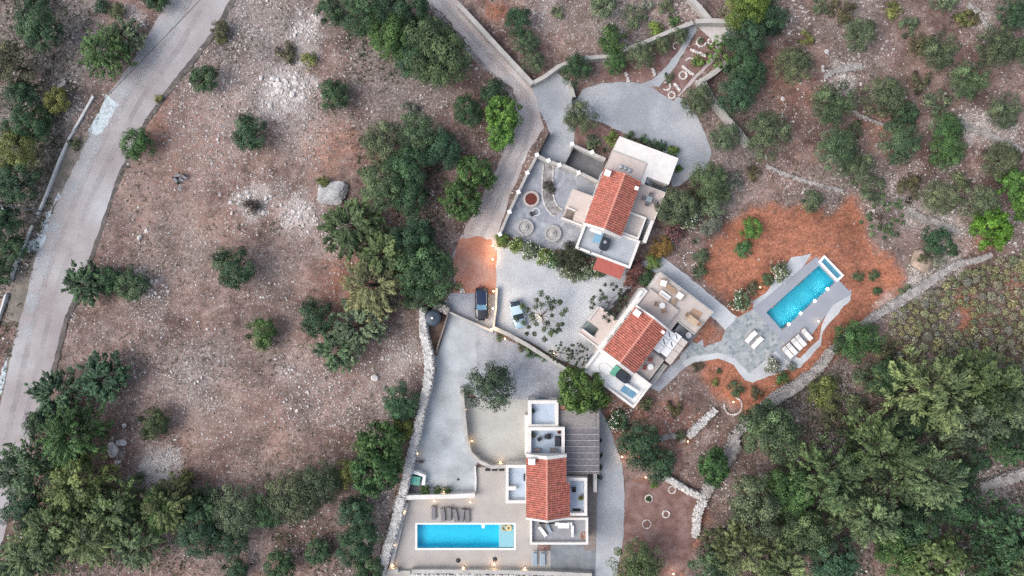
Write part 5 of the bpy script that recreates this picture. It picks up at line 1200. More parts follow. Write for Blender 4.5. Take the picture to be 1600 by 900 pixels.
def rect_table(px, py, z, w_, l_, rz, mt, label, h=.72, slats=0):
    t = empty('table', at(px, py, z), label, 'table', None, rz); mb = MB()
    if slats:
        for k in range(slats): mb.box((-w_ / 2 + w_ / slats * (k + .5), 0, h), (w_ / slats - .02, l_, .04))
    else: mb.box((0, 0, h), (w_, l_, .05))
    mb.build('tabletop', mt, t, world=False)
    for sx in (-1, 1):
        for sy in (-1, 1): l2 = MB(); l2.tube((sx * (w_ / 2 - .08), sy * (l_ / 2 - .08), 0), (sx * (w_ / 2 - .08), sy * (l_ / 2 - .08), h - .02), .03, n=6); l2.build('leg', mt, t, world=False)
    return t
def sofa(px, py, z, w_, l_, rz, label, group, base=tanfab, cush=whitefab):
    t = empty('sofa', at(px, py, z), label, 'sofa', group, rz)
    b_ = MB(); b_.box((0, 0, .15), (w_, l_, .28)); b_.box((0, l_ / 2 - .06, .45), (w_, .12, .4)); b_.build('frame', base, t, world=False)
    n = 1
    for k in range(n):
        c_ = MB(); c_.box((-w_ / 2 + w_ / n * (k + .5), -.05, .37), (w_ / n - .04, l_ - .14, .17), 0, .94); c_.build('cushion', cush, t, world=False)
        c_ = MB(); c_.box((-w_ / 2 + w_ / n * (k + .5), l_ / 2 - .2, .58), (w_ / n - .06, .16, .36), 0, .85); c_.build('back_cushion', cush, t, world=False)
# upper villa: dining set on the terrace
rect_table(1013.6, 311.5, 3.03, .8, .8, R(-20), simple('grey_green_glass', (.24, .29, .30), .2, .08), 'square glass table on the upper villa terrace')
for x, y, a, lb in ((1005.5, 310, 70, 'dark chair on the roof side of the glass table'), (1016.5, 305, -20, 'dark chair above the glass table'), (1010.5, 319, 160, 'dark chair below the glass table'), (1021.5, 315.5, -110, 'dark chair on the outer side of the glass table')):
    chair('dark', x, y, 3.03, R(a), lb, 'chairs round the glass table')
# middle villa terrace
sofa(1036.8, 442.3, 2.83, .95, .95, R(-37 + 20), 'white square armchair near the terrace corner', 'white terrace sofas')
sofa(1062.5, 462.3, 2.83, .95, .95, R(-37 - 90), 'white square armchair near the middle of the big terrace', 'white terrace sofas')
sofa(1039, 462, 2.83, 1.75, .85, R(-37 + 180), 'long white sofa against the raised terrace', 'white terrace sofas')
rect_table(1048, 451.5, 2.83, 1.5, .75, R(-37), tanfab, 'low slatted wooden table among the white sofas', .38, 9)
rect_table(1053.5, 472, 2.83, .5, .8, R(-37), tanfab, 'small slatted side table by the long white sofa', .36, 4)
round_table(1034, 477.5, 3.25, .40, whitefab, 'round white table on the raised terrace')
chair('tan', 1025, 475, 3.25, R(75), 'brown chair on the roof side of the raised round table', 'brown terrace chairs')
chair('tan', 1036.5, 485, 3.25, R(200), 'brown chair below the raised round table', 'brown terrace chairs')
rect_table(1081.5, 500.5, 2.83, 1.55, .85, R(-37), simple('light_teak', (.50, .37, .25), .6, .12, 4), 'pale wooden dining table near the terrace edge', .74, 8)
o = sheet('terrace_rug', [(1083,481),(1099,489),(1091,500),(1076,491)], 2.85, tanfab, 0); 
for v_ in o.data.vertices: v_.co.x *= (1 - 2.85 / H); v_.co.y *= (1 - 2.85 / H)
o['kind'] = 'thing'; tag(o, 'faded tan rug on the big terrace beside the dining table', 'rug')
chair('tan', 1074, 492, 2.83, R(60), 'brown chair at the upper end of the dining table', 'brown dining chairs')
chair('tan', 1090, 505, 2.83, R(-120), 'brown chair at the lower end of the dining table', 'brown dining chairs')
round_table(1015.5, 573, 2.83, .40, whitefab, 'round white table between the dark red chairs')
chair('red', 1015.5, 562.5, 2.83, R(-20), 'dark red chair above the small round table', 'dark red chairs')
chair('red', 1007.3, 574.5, 2.83, R(70), 'dark red chair left of the small round table', 'dark red chairs')
def pot_plant(px, py, z, r, label, col=(.03, .05, .03), potm=None, cat='potted plant'):
    t = empty('potted_plant', at(px, py, z), label, cat)
    MB().lathe((0, 0, 0), [(r * .5, 0), (r * .7, r * .9), (r * .75, r), (.02, r)], 14).build('pot', potm or terra, t, world=False)
    o_ = bpy.data.objects.new('foliage', leaf_mesh_small()); COL.objects.link(o_); o_.parent = t; o_.location = (0, 0, r * .9); o_.scale = (r * 1.25,) * 3; o_.color = (*col, 1)
round_table(1075, 523.5, .08, .42, whitefab, 'round white table in the stairwell corner of the middle villa')
# lower villa upper terrace and others
rect_table(858, 682, 3.22, .5, .75, R(4), black, 'small black table on the upper roof terrace', .45)
chair('black', 843, 686, 3.22, R(48), 'black armchair turned at an angle on the upper roof terrace', 'black roof terrace chairs')
chair('black', 853.5, 682, 3.22, R(-95), 'black armchair beside the small black table', 'black roof terrace chairs')
sofa(871.5, 690, 3.22, 1.35, .75, R(-90), 'dark sofa against the roof terrace wall', 'dark roof sofas', dark, simple('charcoal_cushion', (.035, .04, .055), .8))
for x, lb in ((840, 'brown bench near the chimney at the tiled roof edge'), (864.5, 'brown bench under the pergola side of the tiled roof edge')):
    q = empty('bench', at(x, 703.5, 3.22), lb, 'bench', 'brown roof benches'); b_ = MB(); b_.box((0, 0, .4), (.85, .5, .05)); b_.build('seat', brownwood, q, world=False)
    for sx in (-1, 1): l2 = MB(); l2.box((sx * .34, 0, .19), (.06, .44, .38)); l2.build('leg', brownwood, q, world=False)
chair('black', 896.5, 763.5, 3.02, R(180), 'black chair on the narrow blue side terrace', 'black roof terrace chairs')
rect_table(880, 820, 2.92, 1.5, .72, R(0), whitefab, 'white table on the grey lower roof terrace')
for x, lb in ((870.5, 'white chair at the pool end of the white roof table'), (890.5, 'white chair at the outer end of the white roof table')):
    chair('white', x, 818.5, 2.92, R(0), lb, 'white roof table chairs')
lounger('white', 847.5, 830, 2.92, R(35), 'white lounger slanting on the grey lower roof terrace', 'white roof loungers').scale = (.72, .85, .9)
lounger('white', 894.5, 830, 2.92, R(180), 'white lounger upright beside the white roof table', 'white roof loungers').scale = (.6, .75, .9)
lounger('blue', 857.5, 826, 2.92, R(25), 'worn pale lounger in the middle of the grey lower roof terrace', 'pale blue loungers').scale = (.6, .7, .9)
hz = MB(); pv = None
for k in range(60):
    a = k * .42; q = P(912 + (3.0 + .02 * k) * math.cos(a) - .02 * k, 834 + (3 + .05 * k) * math.sin(a) + .06 * k, 3.0); q.z = 2.95 + .001 * k
    if pv is not None: hz.tube(pv, q, .035, n=5, cap=False)
    pv = q
tag(hz.build('garden_hose', hosem), 'coiled orange hose on the grey lower roof terrace', 'hose')
ac = empty('air_unit', at(820, 746, 2.72), 'dark air conditioning unit on the small side roof', 'air unit')
MB().box((0, 0, .35), (.32, .8, .6)).build('casing', dark, ac, world=False); MB().tube((-.17, 0, .36), (-.2, 0, .36), .22, n=14).build('fan_grille', greymetal, ac, world=False)
# parasol feet, pool toys, bins, slabs
for x, y, lb in ((715.5, 877.5, 'dark round parasol foot at the middle of the terrace'), (773, 875.5, 'dark round parasol foot nearer the villa')):
    t = empty('parasol_foot', at(x, y, .05), lb, 'parasol base', 'parasol feet'); MB().lathe((0, 0, 0), [(.33, 0), (.33, .06), (.1, .09), (.05, .1)], 18).build('base_plate', dark, t, world=False); MB().tube((0, 0, .08), (0, 0, .55), .03, n=8).build('sleeve', dark, t, world=False)
tt = empty('pool_float', P(788, 825, 0), 'pale straw-coloured wicker float on the shallow pool ledge', 'pool float', 'pool floats')
def torus(mb, c_, r0, r1, n=20, m_=8):
    v = []
    for i in range(n):
        a = 2 * math.pi * i / n
        for j in range(m_):
            e_ = 2 * math.pi * j / m_; v.append((c_[0] + (r0 + r1 * math.cos(e_)) * math.cos(a), c_[1] + (r0 + r1 * math.cos(e_)) * math.sin(a), c_[2] + r1 * math.sin(e_)))
    f = [(i * m_ + j, ((i + 1) % n) * m_ + j, ((i + 1) % n) * m_ + (j + 1) % m_, i * m_ + (j + 1) % m_) for i in range(n) for j in range(m_)]
    return mb.add(v, f)
torus(MB(), (tt.location.x, tt.location.y, .03), .34, .14).build('ring', simple('wicker_float', (.42, .36, .22), .8, .3, 8), tt)
t2 = empty('pool_float', P(795.5, 824.5, 0), 'yellow ring float with dark hole on the pool ledge', 'pool float', 'pool floats')
torus(MB(), (t2.location.x, t2.location.y, .04), .30, .17).build('ring', yellowp, t2)
bn = empty('recycling_bin', at(648, 749, .04), 'teal bin in the white walled corner of the driveway', 'bin')
MB().box((0, 0, .5), (1.5, 1.1, .95), -.15, 1.05).build('body', tealp, bn, world=False); MB().box((0, 0, 1.01), (1.62, 1.2, .08), -.15).build('lid', greenp, bn, world=False); MB().box((0, .1, 1.08), (.7, .4, .06), -.15).build('handle', tealp, bn, world=False)
solid_wall('bin_wall', [(640,737),(652,739.5),(663,744),(661,758)], 5, 1.1, whitewash, 'white angled wall round the teal bin')
q = P(650, 763, .1); dk = MB()
for k in range(6): dk.box((q.x - .9 + k * .36, q.y, .12), (.32, 1.1, .06), -.1)
tag(dk.build('wooden_deck', greywood), 'small dark plank deck beside the teal bin', 'deck')
q = P(626, 795, .7); o = MB(); o.box((q.x, q.y, .67), (.62, 1.6, .12), R(-12)); tag(o.build('stone_bench', whitewash), 'white slab bench on the low kerb wall', 'bench')
for x, lb in ((762, 'black wall vent farthest from the villa'), (773, 'middle black wall vent of three'), (784, 'black wall vent nearest the villa')):
    q = P(x, 734.5, .6); o = MB(); o.box((q.x, q.y, .55), (.75, .26, .16)); o.box((q.x, q.y, .25), (.6, .18, .46)); tag(o.build('wall_vent', dark), lb, 'vent', 'black wall vents')
q = P(716, 749, .05); o = MB(); o.lathe((q.x, q.y, .04), [(.17, 0), (.17, .03), (.05, .04)], 14); tag(o.build('drain_cover', dark), 'small dark round drain cover in the concrete driveway', 'drain')
bc = empty('folded_barrier', at(650, 721, .04), 'dark metal barrier lying at the driveway edge', 'barrier'); MB().tube((-.9, .1, .3), (.9, -.1, .3), .06, n=6).tube((-.5, .05, 0), (-.5, .05, .3), .05, n=6).tube((.5, -.05, 0), (.5, -.05, .3), .05, n=6).build('bar', dark, bc, world=False); MB().box((.75, -.05, .35), (.6, .28, .3)).build('motor_box', dark, bc, world=False)
# paved yard: planters
def planter(px, py, r, label, fill, rim):
    q = P(px, py, .4); t = empty('round_planter', (q.x, q.y, .04), label, 'planter', 'round planters in the paved yard')
    MB().ring([Vector((math.cos(a) * r, math.sin(a) * r, 0)) for a in [2 * math.pi * k / 32 for k in range(32)]], [Vector((math.cos(a) * r * .72, math.sin(a) * r * .72, 0)) for a in [2 * math.pi * k / 32 for k in range(32)]], -.05, .42).build('rim', rim, t, world=False)
    MB().lathe((0, 0, 0), [(r * .75, 0), (r * .75, .26), (.02, .3)], 28).build('soil', fill, t, world=False); return t
stonerim = simple('pale_rim_stone', (.42, .37, .34), .85, .15, 3, finevar=.15)
greyrim = simple('grey_rim_stone', (.36, .35, .34), .85, .15, 3, finevar=.15)
planter(830, 311, 1.15, 'round planter filled with dark red earth', simple('dark_red_soil', (.13, .028, .022), .9, .25, 4, finevar=.3), stonerim)
t = planter(820.5, 355.5, 1.2, 'grey tiered round planter nearer the track', greyrim, greyrim); MB().lathe((0, 0, .26), [(.45, 0), (.42, .3), (.2, .34), (.12, .7), (.02, .72)], 18).build('tier', mortar, t, world=False)
t = planter(863.5, 365, 1.22, 'grey tiered round planter nearer the villa', greyrim, greyrim); MB().lathe((0, 0, .26), [(.5, 0), (.46, .3), (.2, .34), (.12, .7), (.02, .72)], 18).build('tier', mortar, t, world=False)
o = MB(); q = P(831, 334, .5); o.lathe((q.x, q.y, .04), [(.24, 0), (.34, .3), (.32, .55), (.22, .6), (.02, .5)], 14); tag(o.build('garden_pot', black), 'black pot standing in the paved yard', 'pot')
hz = MB(); pv = None
for k in range(40):
    a = k * .32; q = P(838 + 6 * math.cos(a) * (1 - k * .006), 331 + 6.5 * math.sin(a) * (1 - k * .004), .08); q.z = .07 + .0015 * k
    if pv is not None: hz.tube(pv, q, .03, n=5, cap=False)
    pv = q
tag(hz.build('garden_hose', whitepl), 'white hose curled beside the black pot', 'hose')
curve = [(849,256),(848,272),(847,290),(848,310),(853,325),(862,335),(868,338)]
c2 = [(865,258),(864,275),(864,295),(866,312),(871,322),(880,328)]
for pts, lb in ((curve, 'curved stone edging nearer the round planters'), (c2, 'curved stone edging nearer the villa')):
    stone_wall('bed_edging', pts, 1.6, .16, stone_m, lb, 'stone edgings of the curved bed', size=(.1, .2), seed=31)
sheet('curved_bed', curve + c2[::-1], .046, mat_roadlike('grey_bed_earth', (.13, .12, .115), (.24, .225, .22), (.36, .35, .345), .9, 4, .4), .5, 'grey curved gravel bed in the paved yard', 'garden bed')
# small white bundle on the red track
o = MB(); q = P(722, 454, .2)
rd = random.Random(3)
for dx, dy, r_ in ((-.08, .18, .26), (-.1, -.15, .24), (.3, -.15, .16), (.12, .12, .18)): o.stone((q.x + dx, q.y + dy, .14), r_, .8, rd)
tag(o.build('white_sack', whitefab), 'small crumpled white sack lying on the red track', 'sack')

# ------------------------------------------------------------------ rings of stones round young plants
def ring_stones(px, py, r, n, label, group, gap=0.0, seed=1, thick=.16, z=.05):
    rd = random.Random(seed); q = P(px, py, 0); mb = MB()
    for k in range(n):
        a = 2 * math.pi * k / n * (1 - gap) + seed; mb.stone((q.x + r * math.cos(a), q.y + r * math.sin(a), z + .06), thick * rd.uniform(.8, 1.25), .8, rd)
    tag(mb.build('stone_ring', rock_m), label, 'stone ring', group)
G = 'stone rings in the red garden bed'
for k, (x, y, r_, n, g_, lb) in enumerate(((1095.5, 66, .62, 16, .15, 'open ring of pale stones at the top of the garden bed'), (1110, 65, .36, 12, .1, 'small stone ring in the garden bed corner'), (1067, 118, .52, 16, 0, 'closed pale stone ring with a dark plant hole'), (1041, 135, .55, 14, .25, 'open stone ring beside the lowest plant'), (1049.5, 149, .46, 15, 0, 'closed stone ring at the bottom tip of the garden bed'), (1078, 98, .6, 10, .5, 'half ring of stones round the green plant'), (1057, 72, .5, 12, .4, 'half stone ring across the path by the olive'))):
    ring_stones(x, y, r_, n, lb, G, g_, k + 1)
for x0, y0, x1, y1, lb in ((1079, 77, 1104, 87, 'upper row of pale stones across the garden bed'), (1066, 103, 1084, 117, 'middle row of pale stones across the garden bed'), (1054, 130, 1063, 142, 'lower row of pale stones across the garden bed'), (1020, 106, 1024, 118, 'short row of pale stones in the olive bed'), (978, 112, 982, 127, 'short row of pale stones by the path bend')):
    stone_wall('stone_row', [(x0, y0), ((x0 + x1) / 2, (y0 + y1) / 2), (x1, y1)], 3.2, .25, rock_m, lb, 'stone rows in the garden beds', size=(.16, .3), seed=int(x0))
G = 'stone rings in the large red bed'
for k, (x, y, r_, lb) in enumerate(((1013.5, 778.5, .5, 'stone ring with a green seedling in the red bed'), (1040.5, 803, .48, 'bright stone ring in the middle of the red bed'), (1010.5, 818.5, .6, 'lowest and largest stone ring in the red bed'), (1050, 765, .5, 'faint stone ring beneath the thin wall'))):
    ring_stones(x, y, r_, 16, lb, G, 0, k + 11, .13)
ring_stones(1145, 634, 1.25, 20, 'large ring of mixed stones at the end of the red earth', 'stone rings on the slope', .25, 3, .17)
ring_stones(1078, 405, .95, 16, 'ring of stones round a bare patch by the path', 'stone rings on the slope', .1, 5, .15)
ring_stones(792, 582, .85, 18, 'stone ring at the foot of the olive in the gravel yard', 'stone rings on the slope', 0, 6, .14)
# ------------------------------------------------------------------ trees and shrubs: kind, place and size in the picture, colour, label
WHITE, PINK = (.72, .70, .64), (.42, .13, .17)
GA = 'trees on the far side of the road'
for k, x, y, r_, c_, lb in (
 ('oak', 62, 48, 42, 'blue', 'big bluish-green tree standing alone at the top corner beyond the road'),
 ('bush', 58, 2, 22, 'dark', 'dark bush cut by the upper picture edge above the big bluish tree'),
 ('bush', 160, 10, 13, 'blue', 'small dark bush beside a pale one near the road top'),
 ('bush', 186, 20, 15, 'greyolive', 'pale grey-green bush among the white stones beside the road'),
 ('bush', 246, -2, 24, 'dark', 'dark bush at the upper edge touching the road'),
 ('conifer', 165, 82, 40, (.062, .105, .042), 'feathery bright green tree beside the road above the kerb end'),
 ('juniper', 192, 58, 30, 'greyolive', 'greyish feathery tree just above the bright green roadside tree'),
 ('olive', 22, 100, 40, 'brownish', 'brownish olive tree at the edge below the big bluish tree'),
 ('bush', 92, 158, 24, 'yellow', 'yellow-green shrub over the overgrown stone wall'),
 ('oak', 40, 150, 32, 'dark', 'dark tree between the brownish olive and the overgrown wall'),
 ('oak', 42, 205, 36, 'deep', 'deep green tree below the overgrown wall'),
 ('olive', 30, 238, 40, 'yellow', 'olive tree with a yellow patch in the trees by the white kerb'),
 ('oak', 20, 285, 40, 'blue', 'bluish dark tree just above the utility pole'),
 ('oak', 8, 345, 36, 'dark', 'dark tree behind the top of the utility pole'),
 ('bush', 24, 388, 24, 'deep', 'deep green bush beside the kerb below the utility pole'),
 ('bush', 2, 425, 24, 'deep', 'deep green bush at the edge where the kerb breaks'),
 ('bush', 72, 180, 20, 'deep', 'small deep green bush between wall and roadside kerb')):
    plant('tree' if k != 'bush' else 'shrub', k, x, y, r_, c_, lb, 'tree' if k != 'bush' else 'shrub', GA)
GB = 'bushes dotted over the stony field'
for k, x, y, r_, c_, lb in (
 ('bush', 216, 226, 29, 'green', 'round green bush on the field edge of the road, uppermost there'),
 ('bush', 345, 46, 16, 'brownish', 'low brownish-green bush beside the top of the road'),
 ('bush', 320, 124, 26, 'deep', 'lone dark bush in the grey upper field'),
 ('bush', 391, 209, 32, 'deep', 'lone round bush in the middle of the reddish stones'),
 ('bush', 522, 147, 27, 'deep', 'round dark bush beside the large white rubble heap'),
 ('bush', 518, 18, 26, 'deep', 'dark bush at the top between field and tree row'),
 ('bush', 367, 419, 37, 'dark', 'big round dark bush alone in the middle of the field'),
 ('juniper', 128, 445, 37, 'dark', 'spiky dark bush hanging over the road edge'),
 ('bush', 172, 438, 25, 'deep', 'dark bush squeezed in a row of three by the road'),
 ('bush', 208, 445, 30, 'oliveg', 'olive-green bush ending the row of three by the road'),
 ('bush', 412, 520, 28, 'green', 'bright green round bush in the lower field'),
 ('bush', 495, 497, 33, 'dark', 'dark round bush beside the pale feathery tree'),
 ('bush', 506, 285, 11, 'yellow', 'tiny yellow-green bush touching the big boulder'),
 ('bush', 243, 662, 28, (.055, .075, .035), 'soft low dull-green bush above the white chippings'),
 ('bush', 438, 881, 28, 'deep', 'small dark green bush at the lower edge of the field'),
 ('bush', 498, 862, 25, 'blue', 'small bluish bush below the tree row near the retaining wall'),
 ('bush', 370, 890, 24, 'blue', 'dim bluish bush at the very bottom of the field'),
 ('low', 395, 322, 17, (.07, .055, .048), 'dark heap of dead brush among white stones in the mid field')):
    if lb: plant('shrub', k, x, y, r_, c_, lb, 'shrub', GB)
GC = 'trees between the field and the dirt track'
for k, x, y, r_, c_, lb in (
 ('oak', 575, 20, 44, 'deep', 'deep green tree starting the row at the top beside the lone bush'),
 ('oak', 630, 22, 44, 'dark', 'dark tree at the top centre of the tree row'),
 ('oak', 612, 62, 42, 'green', 'green tree with yellowish leaves amid the upper tree row'),
 ('oak', 668, 55, 44, 'oliveg', 'olive-green tree close to the dirt track top'),
 ('oak', 692, 92, 56, 'oliveg', 'largest olive-green tree of the upper row, bulging toward the track'),
 ('oak', 645, 92, 38, 'deep', 'deep green tree at the lower side of the upper row'),
 ('bush', 770, 146, 24, 'dark', 'dark small tree just above the lime-green one'),
 ('oak', 733, 175, 29, 'deep', 'dark round tree between the track trees, left of the lime-green one'),
 ('broad', 785, 178, 30, 'bright', 'lime-green leafy tree at the track bend'),
 ('broad', 783, 210, 26, 'bright', 'lower lime-green leafy tree at the track bend'),
 ('olive', 602, 222, 38, 'greyolive', 'grey-green tree at the upper side of the middle tree group'),
 ('olive', 655, 210, 38, 'oliveg', 'yellowish green tree in the top of the middle group'),
 ('oak', 692, 232, 36, 'blue', 'bluish green tree on the track side of the middle group'),
 ('oak', 635, 262, 42, 'deep', 'deep green tree in the heart of the middle group'),
 ('olive', 600, 290, 42, 'oliveg', 'olive tree on the boulder side of the middle group'),
 ('oak', 640, 310, 36, 'deep', 'dark tree closing the middle group below'),
 ('broad', 742, 272, 32, 'green', 'bright broad-leaved tree beside the bending track'),
 ('broad', 722, 315, 34, 'green', 'lower bright broad-leaved tree beside the straight track'),
 ('juniper', 548, 352, 52, 'conif', 'olive-green feathery tree directly below the big boulder'),
 ('conifer', 600, 398, 44, 'conif', 'feathery tree above the pale golden one'),
 ('conifer', 585, 445, 52, (.135, .14, .075), 'pale golden feathery tree with drooping fingers'),
 ('oak', 650, 372, 40, 'dark', 'dark tree behind the large one by the red track'),
 ('oak', 668, 420, 56, 'deep', 'largest dense dark tree beside the red track'),
 ('oak', 655, 450, 36, 'dark', 'very dark tree at the lower side beside the red track'),
 ('juniper', 560, 510, 44, 'greyolive', 'grey-green feathery tree above the lower field slope'),
 ('juniper', 525, 548, 34, 'oliveg', 'smaller grey-green feathery tree ending the group downhill')):
    plant('tree', k, x, y, r_, c_, lb, 'tree', GC)
GD = 'dense trees along the lower field'
for k, x, y, r_, c_, lb in (
 ('juniper', 158, 594, 44, 'blue', 'bluish feathery tree at the upper end of the roadside thicket'),
 ('juniper', 85, 618, 42, 'blue', 'dark bluish tree overhanging the road at the thicket top'),
 ('oak', 70, 660, 34, 'dark', 'dark tree in the thicket touching the road'),
 ('conifer', 118, 680, 50, 'green', 'mid-green plumed tree in the upper thicket'),
 ('conifer', 45, 732, 48, 'oliveg', 'wide tree hanging across the lower road'),
 ('oak', 45, 790, 40, 'dark', 'dark tree over the hidden stretch of lower road'),
 ('conifer', 125, 750, 50, (.10, .128, .05), 'yellowish-green plumed tree in the thicket by the white slabs'),
 ('conifer', 95, 815, 50, 'conif', 'olive plumed tree in the middle of the lower thicket'),
 ('conifer', 60, 862, 48, 'pale', 'pale plumed tree at the bottom of the thicket by the road'),
 ('conifer', 150, 838, 50, 'pale', 'pale plumed tree with bright tips in the lower thicket'),
 ('oak', 20, 885, 36, 'dark', 'dark tree in the bottom corner beside the road'),
 ('conifer', 183, 792, 44, 'conif', 'olive tree with bare twigs beside the white chippings'),
 ('conifer', 215, 850, 42, 'pale', 'pale feathery tree at the lower edge of the thicket'),
 ('oak', 255, 800, 42, 'green', 'green tree directly below the white chippings'),
 ('conifer', 266, 788, 42, (.095, .115, .052), 'golden-green tree beside the white chippings'),
 ('oak', 315, 830, 42, 'blue', 'bluish dark tree in the lower row of the field'),
 ('conifer', 320, 790, 30, 'deep', 'dark tree behind the golden-green one in the lower row'),
 ('olive', 372, 800, 44, 'greyolive', 'silvery tree in the middle of the lower row'),
 ('oak', 362, 842, 32, 'blue', 'small bluish tree under the silvery one'),
 ('oak', 418, 800, 34, 'deep', 'deep green tree between two silvery ones'),
 ('olive', 462, 778, 48, 'greyolive', 'large silvery tree with yellow edge in the lower row'),
 ('olive', 500, 755, 40, 'olive', 'olive tree next to the thicket at the retaining wall'),
 ('bush', 542, 740, 26, 'yellow', 'yellowish small tree joining row and wall thicket'),
 ('oak', 625, 632, 34, 'deep', 'uppermost dark tree along the whitish retaining wall'),
 ('bush', 628, 668, 24, (.12, .14, .035), 'yellow-tipped small tree close to the retaining wall'),
 ('broad', 596, 692, 40, 'green', 'glossy broad-leaved tree along the retaining wall'),
 ('broad', 588, 735, 42, 'green', 'glossy leafy tree lower along the retaining wall'),
 ('oak', 560, 800, 36, 'blue', 'bluish tree above the bare twigs near the pool wall'),
 ('oak', 560, 850, 38, 'deep', 'dark tree beside the lower pool terrace wall'),
 ('bush', 575, 890, 30, 'deep', 'dark bush at the bottom by the pool terrace wall'),
 ('bush', 530, 700, 1, 'deep', '')):
    if lb: plant('tree' if k != 'bush' else 'shrub', k, x, y, r_, c_, lb, 'tree' if k != 'bush' else 'shrub', GD, {'conifer': 1.0}.get(k))
GE = 'trees and bushes round the upper villa'
for k, x, y, r_, c_, lb in (
 ('olive', 808, 32, 26, 'deep', 'upper round olive behind the track wall'),
 ('olive', 824, 66, 22, 'oliveg', 'middle olive in the line behind the track wall'),
 ('olive', 834, 98, 20, 'olive', 'lowest olive in the line behind the track wall'),
 ('bush', 942, 10, 24, 'greyolive', 'grey-green bush at the top above the curved wall'),
 ('bush', 955, 64, 26, 'green', 'green bush against the outside of the curved wall'),
 ('olive', 901, 110, 27, 'deep', 'round dark olive inside the entrance wall'),
 ('olive', 907, 183, 29, 'olive', 'round olive between gravel entrance and courtyard'),
 ('olive', 963, 98, 22, 'green', 'small green tree at the low end of the olive bed'),
 ('olive', 1003, 86, 25, 'greyolive', 'largest silvery olive of the garden bed'),
 ('olive', 1033, 72, 17, 'greyolive', 'small silvery olive next to the largest'),
 ('olive', 1061, 57, 16, 'greyolive', 'small silvery olive at the top of the straight path'),
 ('oak', 1168, 12, 44, (.10, .135, .03), 'yellow-green tree above the garden corner'),
 ('oak', 1200, 30, 34, 'dark', 'dark tree beside the yellow-green corner tree'),
 ('oak', 1168, 62, 38, 'dark', 'dark tree behind the bright climber'),
 ('oak', 1165, 110, 38, 'deep', 'dark tree between climber and slanting wall'),
 ('olive', 1152, 150, 36, 'blue', 'bluish tree along the outside of the slanting wall'),
 ('olive', 1091, 159, 29, 'olive', 'round olive inside the slanting wall'),
 ('olive', 1133, 216, 27, 'greyolive', 'olive covering the lower end of the slanting wall'),
 ('olive', 1200, 212, 40, 'olive', 'big olive outside the end of the slanting wall'),
 ('olive', 1110, 281, 33, 'oliveg', 'wide yellow-green olive near the courtyard curve'),
 ('oak', 1056, 326, 36, 'olive', 'large tree over the outer terrace edge of the upper villa'),
 ('bush', 1090, 300, 20, 'brownish', 'brownish shrub between the two large trees beside the villa'),
 ('bush', 1112, 318, 26, 'greyolive', 'thin grey-green shrub on the slope beside the blossoming tree'),
 ('bush', 1110, 350, 20, 'grey', 'grey twiggy shrub below the blossoming tree'),
 ('bush', 1268, 314, 19, 'greyolive', 'pale grey shrub at the top of the red earth')):
    plant('olive_tree' if k == 'olive' else 'tree' if k != 'bush' else 'shrub', k, x, y, r_, c_, lb, 'tree' if k != 'bush' else 'shrub', GE)
vt = plant('climber', 'vine', 1136, 80, 32, 'bright', 'bright green climber over a pale trellis at the garden corner', 'climber', None, .75)
GF = 'olive trees of the terraced grove'
for k, x, y, r_, c_, lb in (
 ('olive', 1238, 101, 33, 'olive', 'grove olive nearest the garden, left of the stone heap'),
 ('olive', 1340, 53, 30, 'olive', 'round grove olive alone at the top centre'),
 ('olive', 1440, 72, 22, 'brownish', 'small dull olive joined to a rounder one'),
 ('olive', 1467, 80, 32, 'olive', 'wide olive with a small dull companion'),
 ('olive', 1513, 124, 33, 'oliveg', 'round clearly separate olive in the upper grove'),
 ('olive', 1557, 76, 34, 'olive', 'olive touching another at the upper picture side'),
 ('olive', 1594, 82, 26, 'oliveg', 'olive cut by the picture side at upper height'),
 ('olive', 1585, 24, 28, 'deep', 'dark olive in the top corner of the grove'),
 ('bush', 1475, -2, 24, 'greyolive', 'grey-green olive cut by the top edge'),
 ('bush', 1350, 10, 1, 'olive', ''),
 ('olive', 1300, 161, 38, 'oliveg', 'wide olive below the stone heap'),
 ('olive', 1386, 150, 36, 'olive', 'olive in the middle of the grove above the bluish bush'),
 ('bush', 1412, 180, 25, 'blue', 'bluish leafy bush squeezed between two olives'),
 ('olive', 1408, 223, 38, 'oliveg', 'large round olive below the bluish bush'),
 ('olive', 1478, 200, 29, 'green', 'bright green olive, upper of a joined pair'),
 ('olive', 1480, 237, 33, 'green', 'bright green olive, lower of a joined pair'),
 ('olive', 1308, 231, 37, 'oliveg', 'wide olive by the low terrace wall, upper of two'),
 ('olive', 1342, 265, 30, 'olive', 'smaller olive by the low terrace wall, lower of two'),
 ('olive', 1566, 174, 30, 'olive', 'olive beside the pale spread stones'),
 ('olive', 1562, 246, 33, 'olive', 'olive below the pale spread stones'),
 ('olive', 1466, 311, 32, 'greyolive', 'silvery olive in the lower grove'),
 ('olive', 1535, 318, 32, 'greyolive', 'silvery olive beside the bright carob'),
 ('broad', 1586, 290, 30, 'bright', 'bright green carob at the picture side'),
 ('broad', 1552, 357, 37, (.075, .15, .022), 'bright green carob above the scrub corner'),
 ('broad', 1596, 320, 24, 'bright', 'smaller bright carob between the two larger'),
 ('sparse', 1386, 338, 36, 'oliveg', 'thin straggly olive at the top of the red earth'),
 ('bush', 1462, 376, 26, 'deep', 'dark shrub above the rubble wall bend'),
 ('oak', 1335, 530, 40, 'green', 'big round bush leaning over the curved rubble wall')):
    if lb: plant('olive_tree' if k in ('olive', 'sparse') else 'tree' if k != 'bush' else 'shrub', k, x, y, r_, c_, lb, 'tree' if k != 'bush' else 'shrub', GF)
GG = 'trees on the wooded lower slope'
TALL = {'conifer': 1.3, 'oak': 1.05}
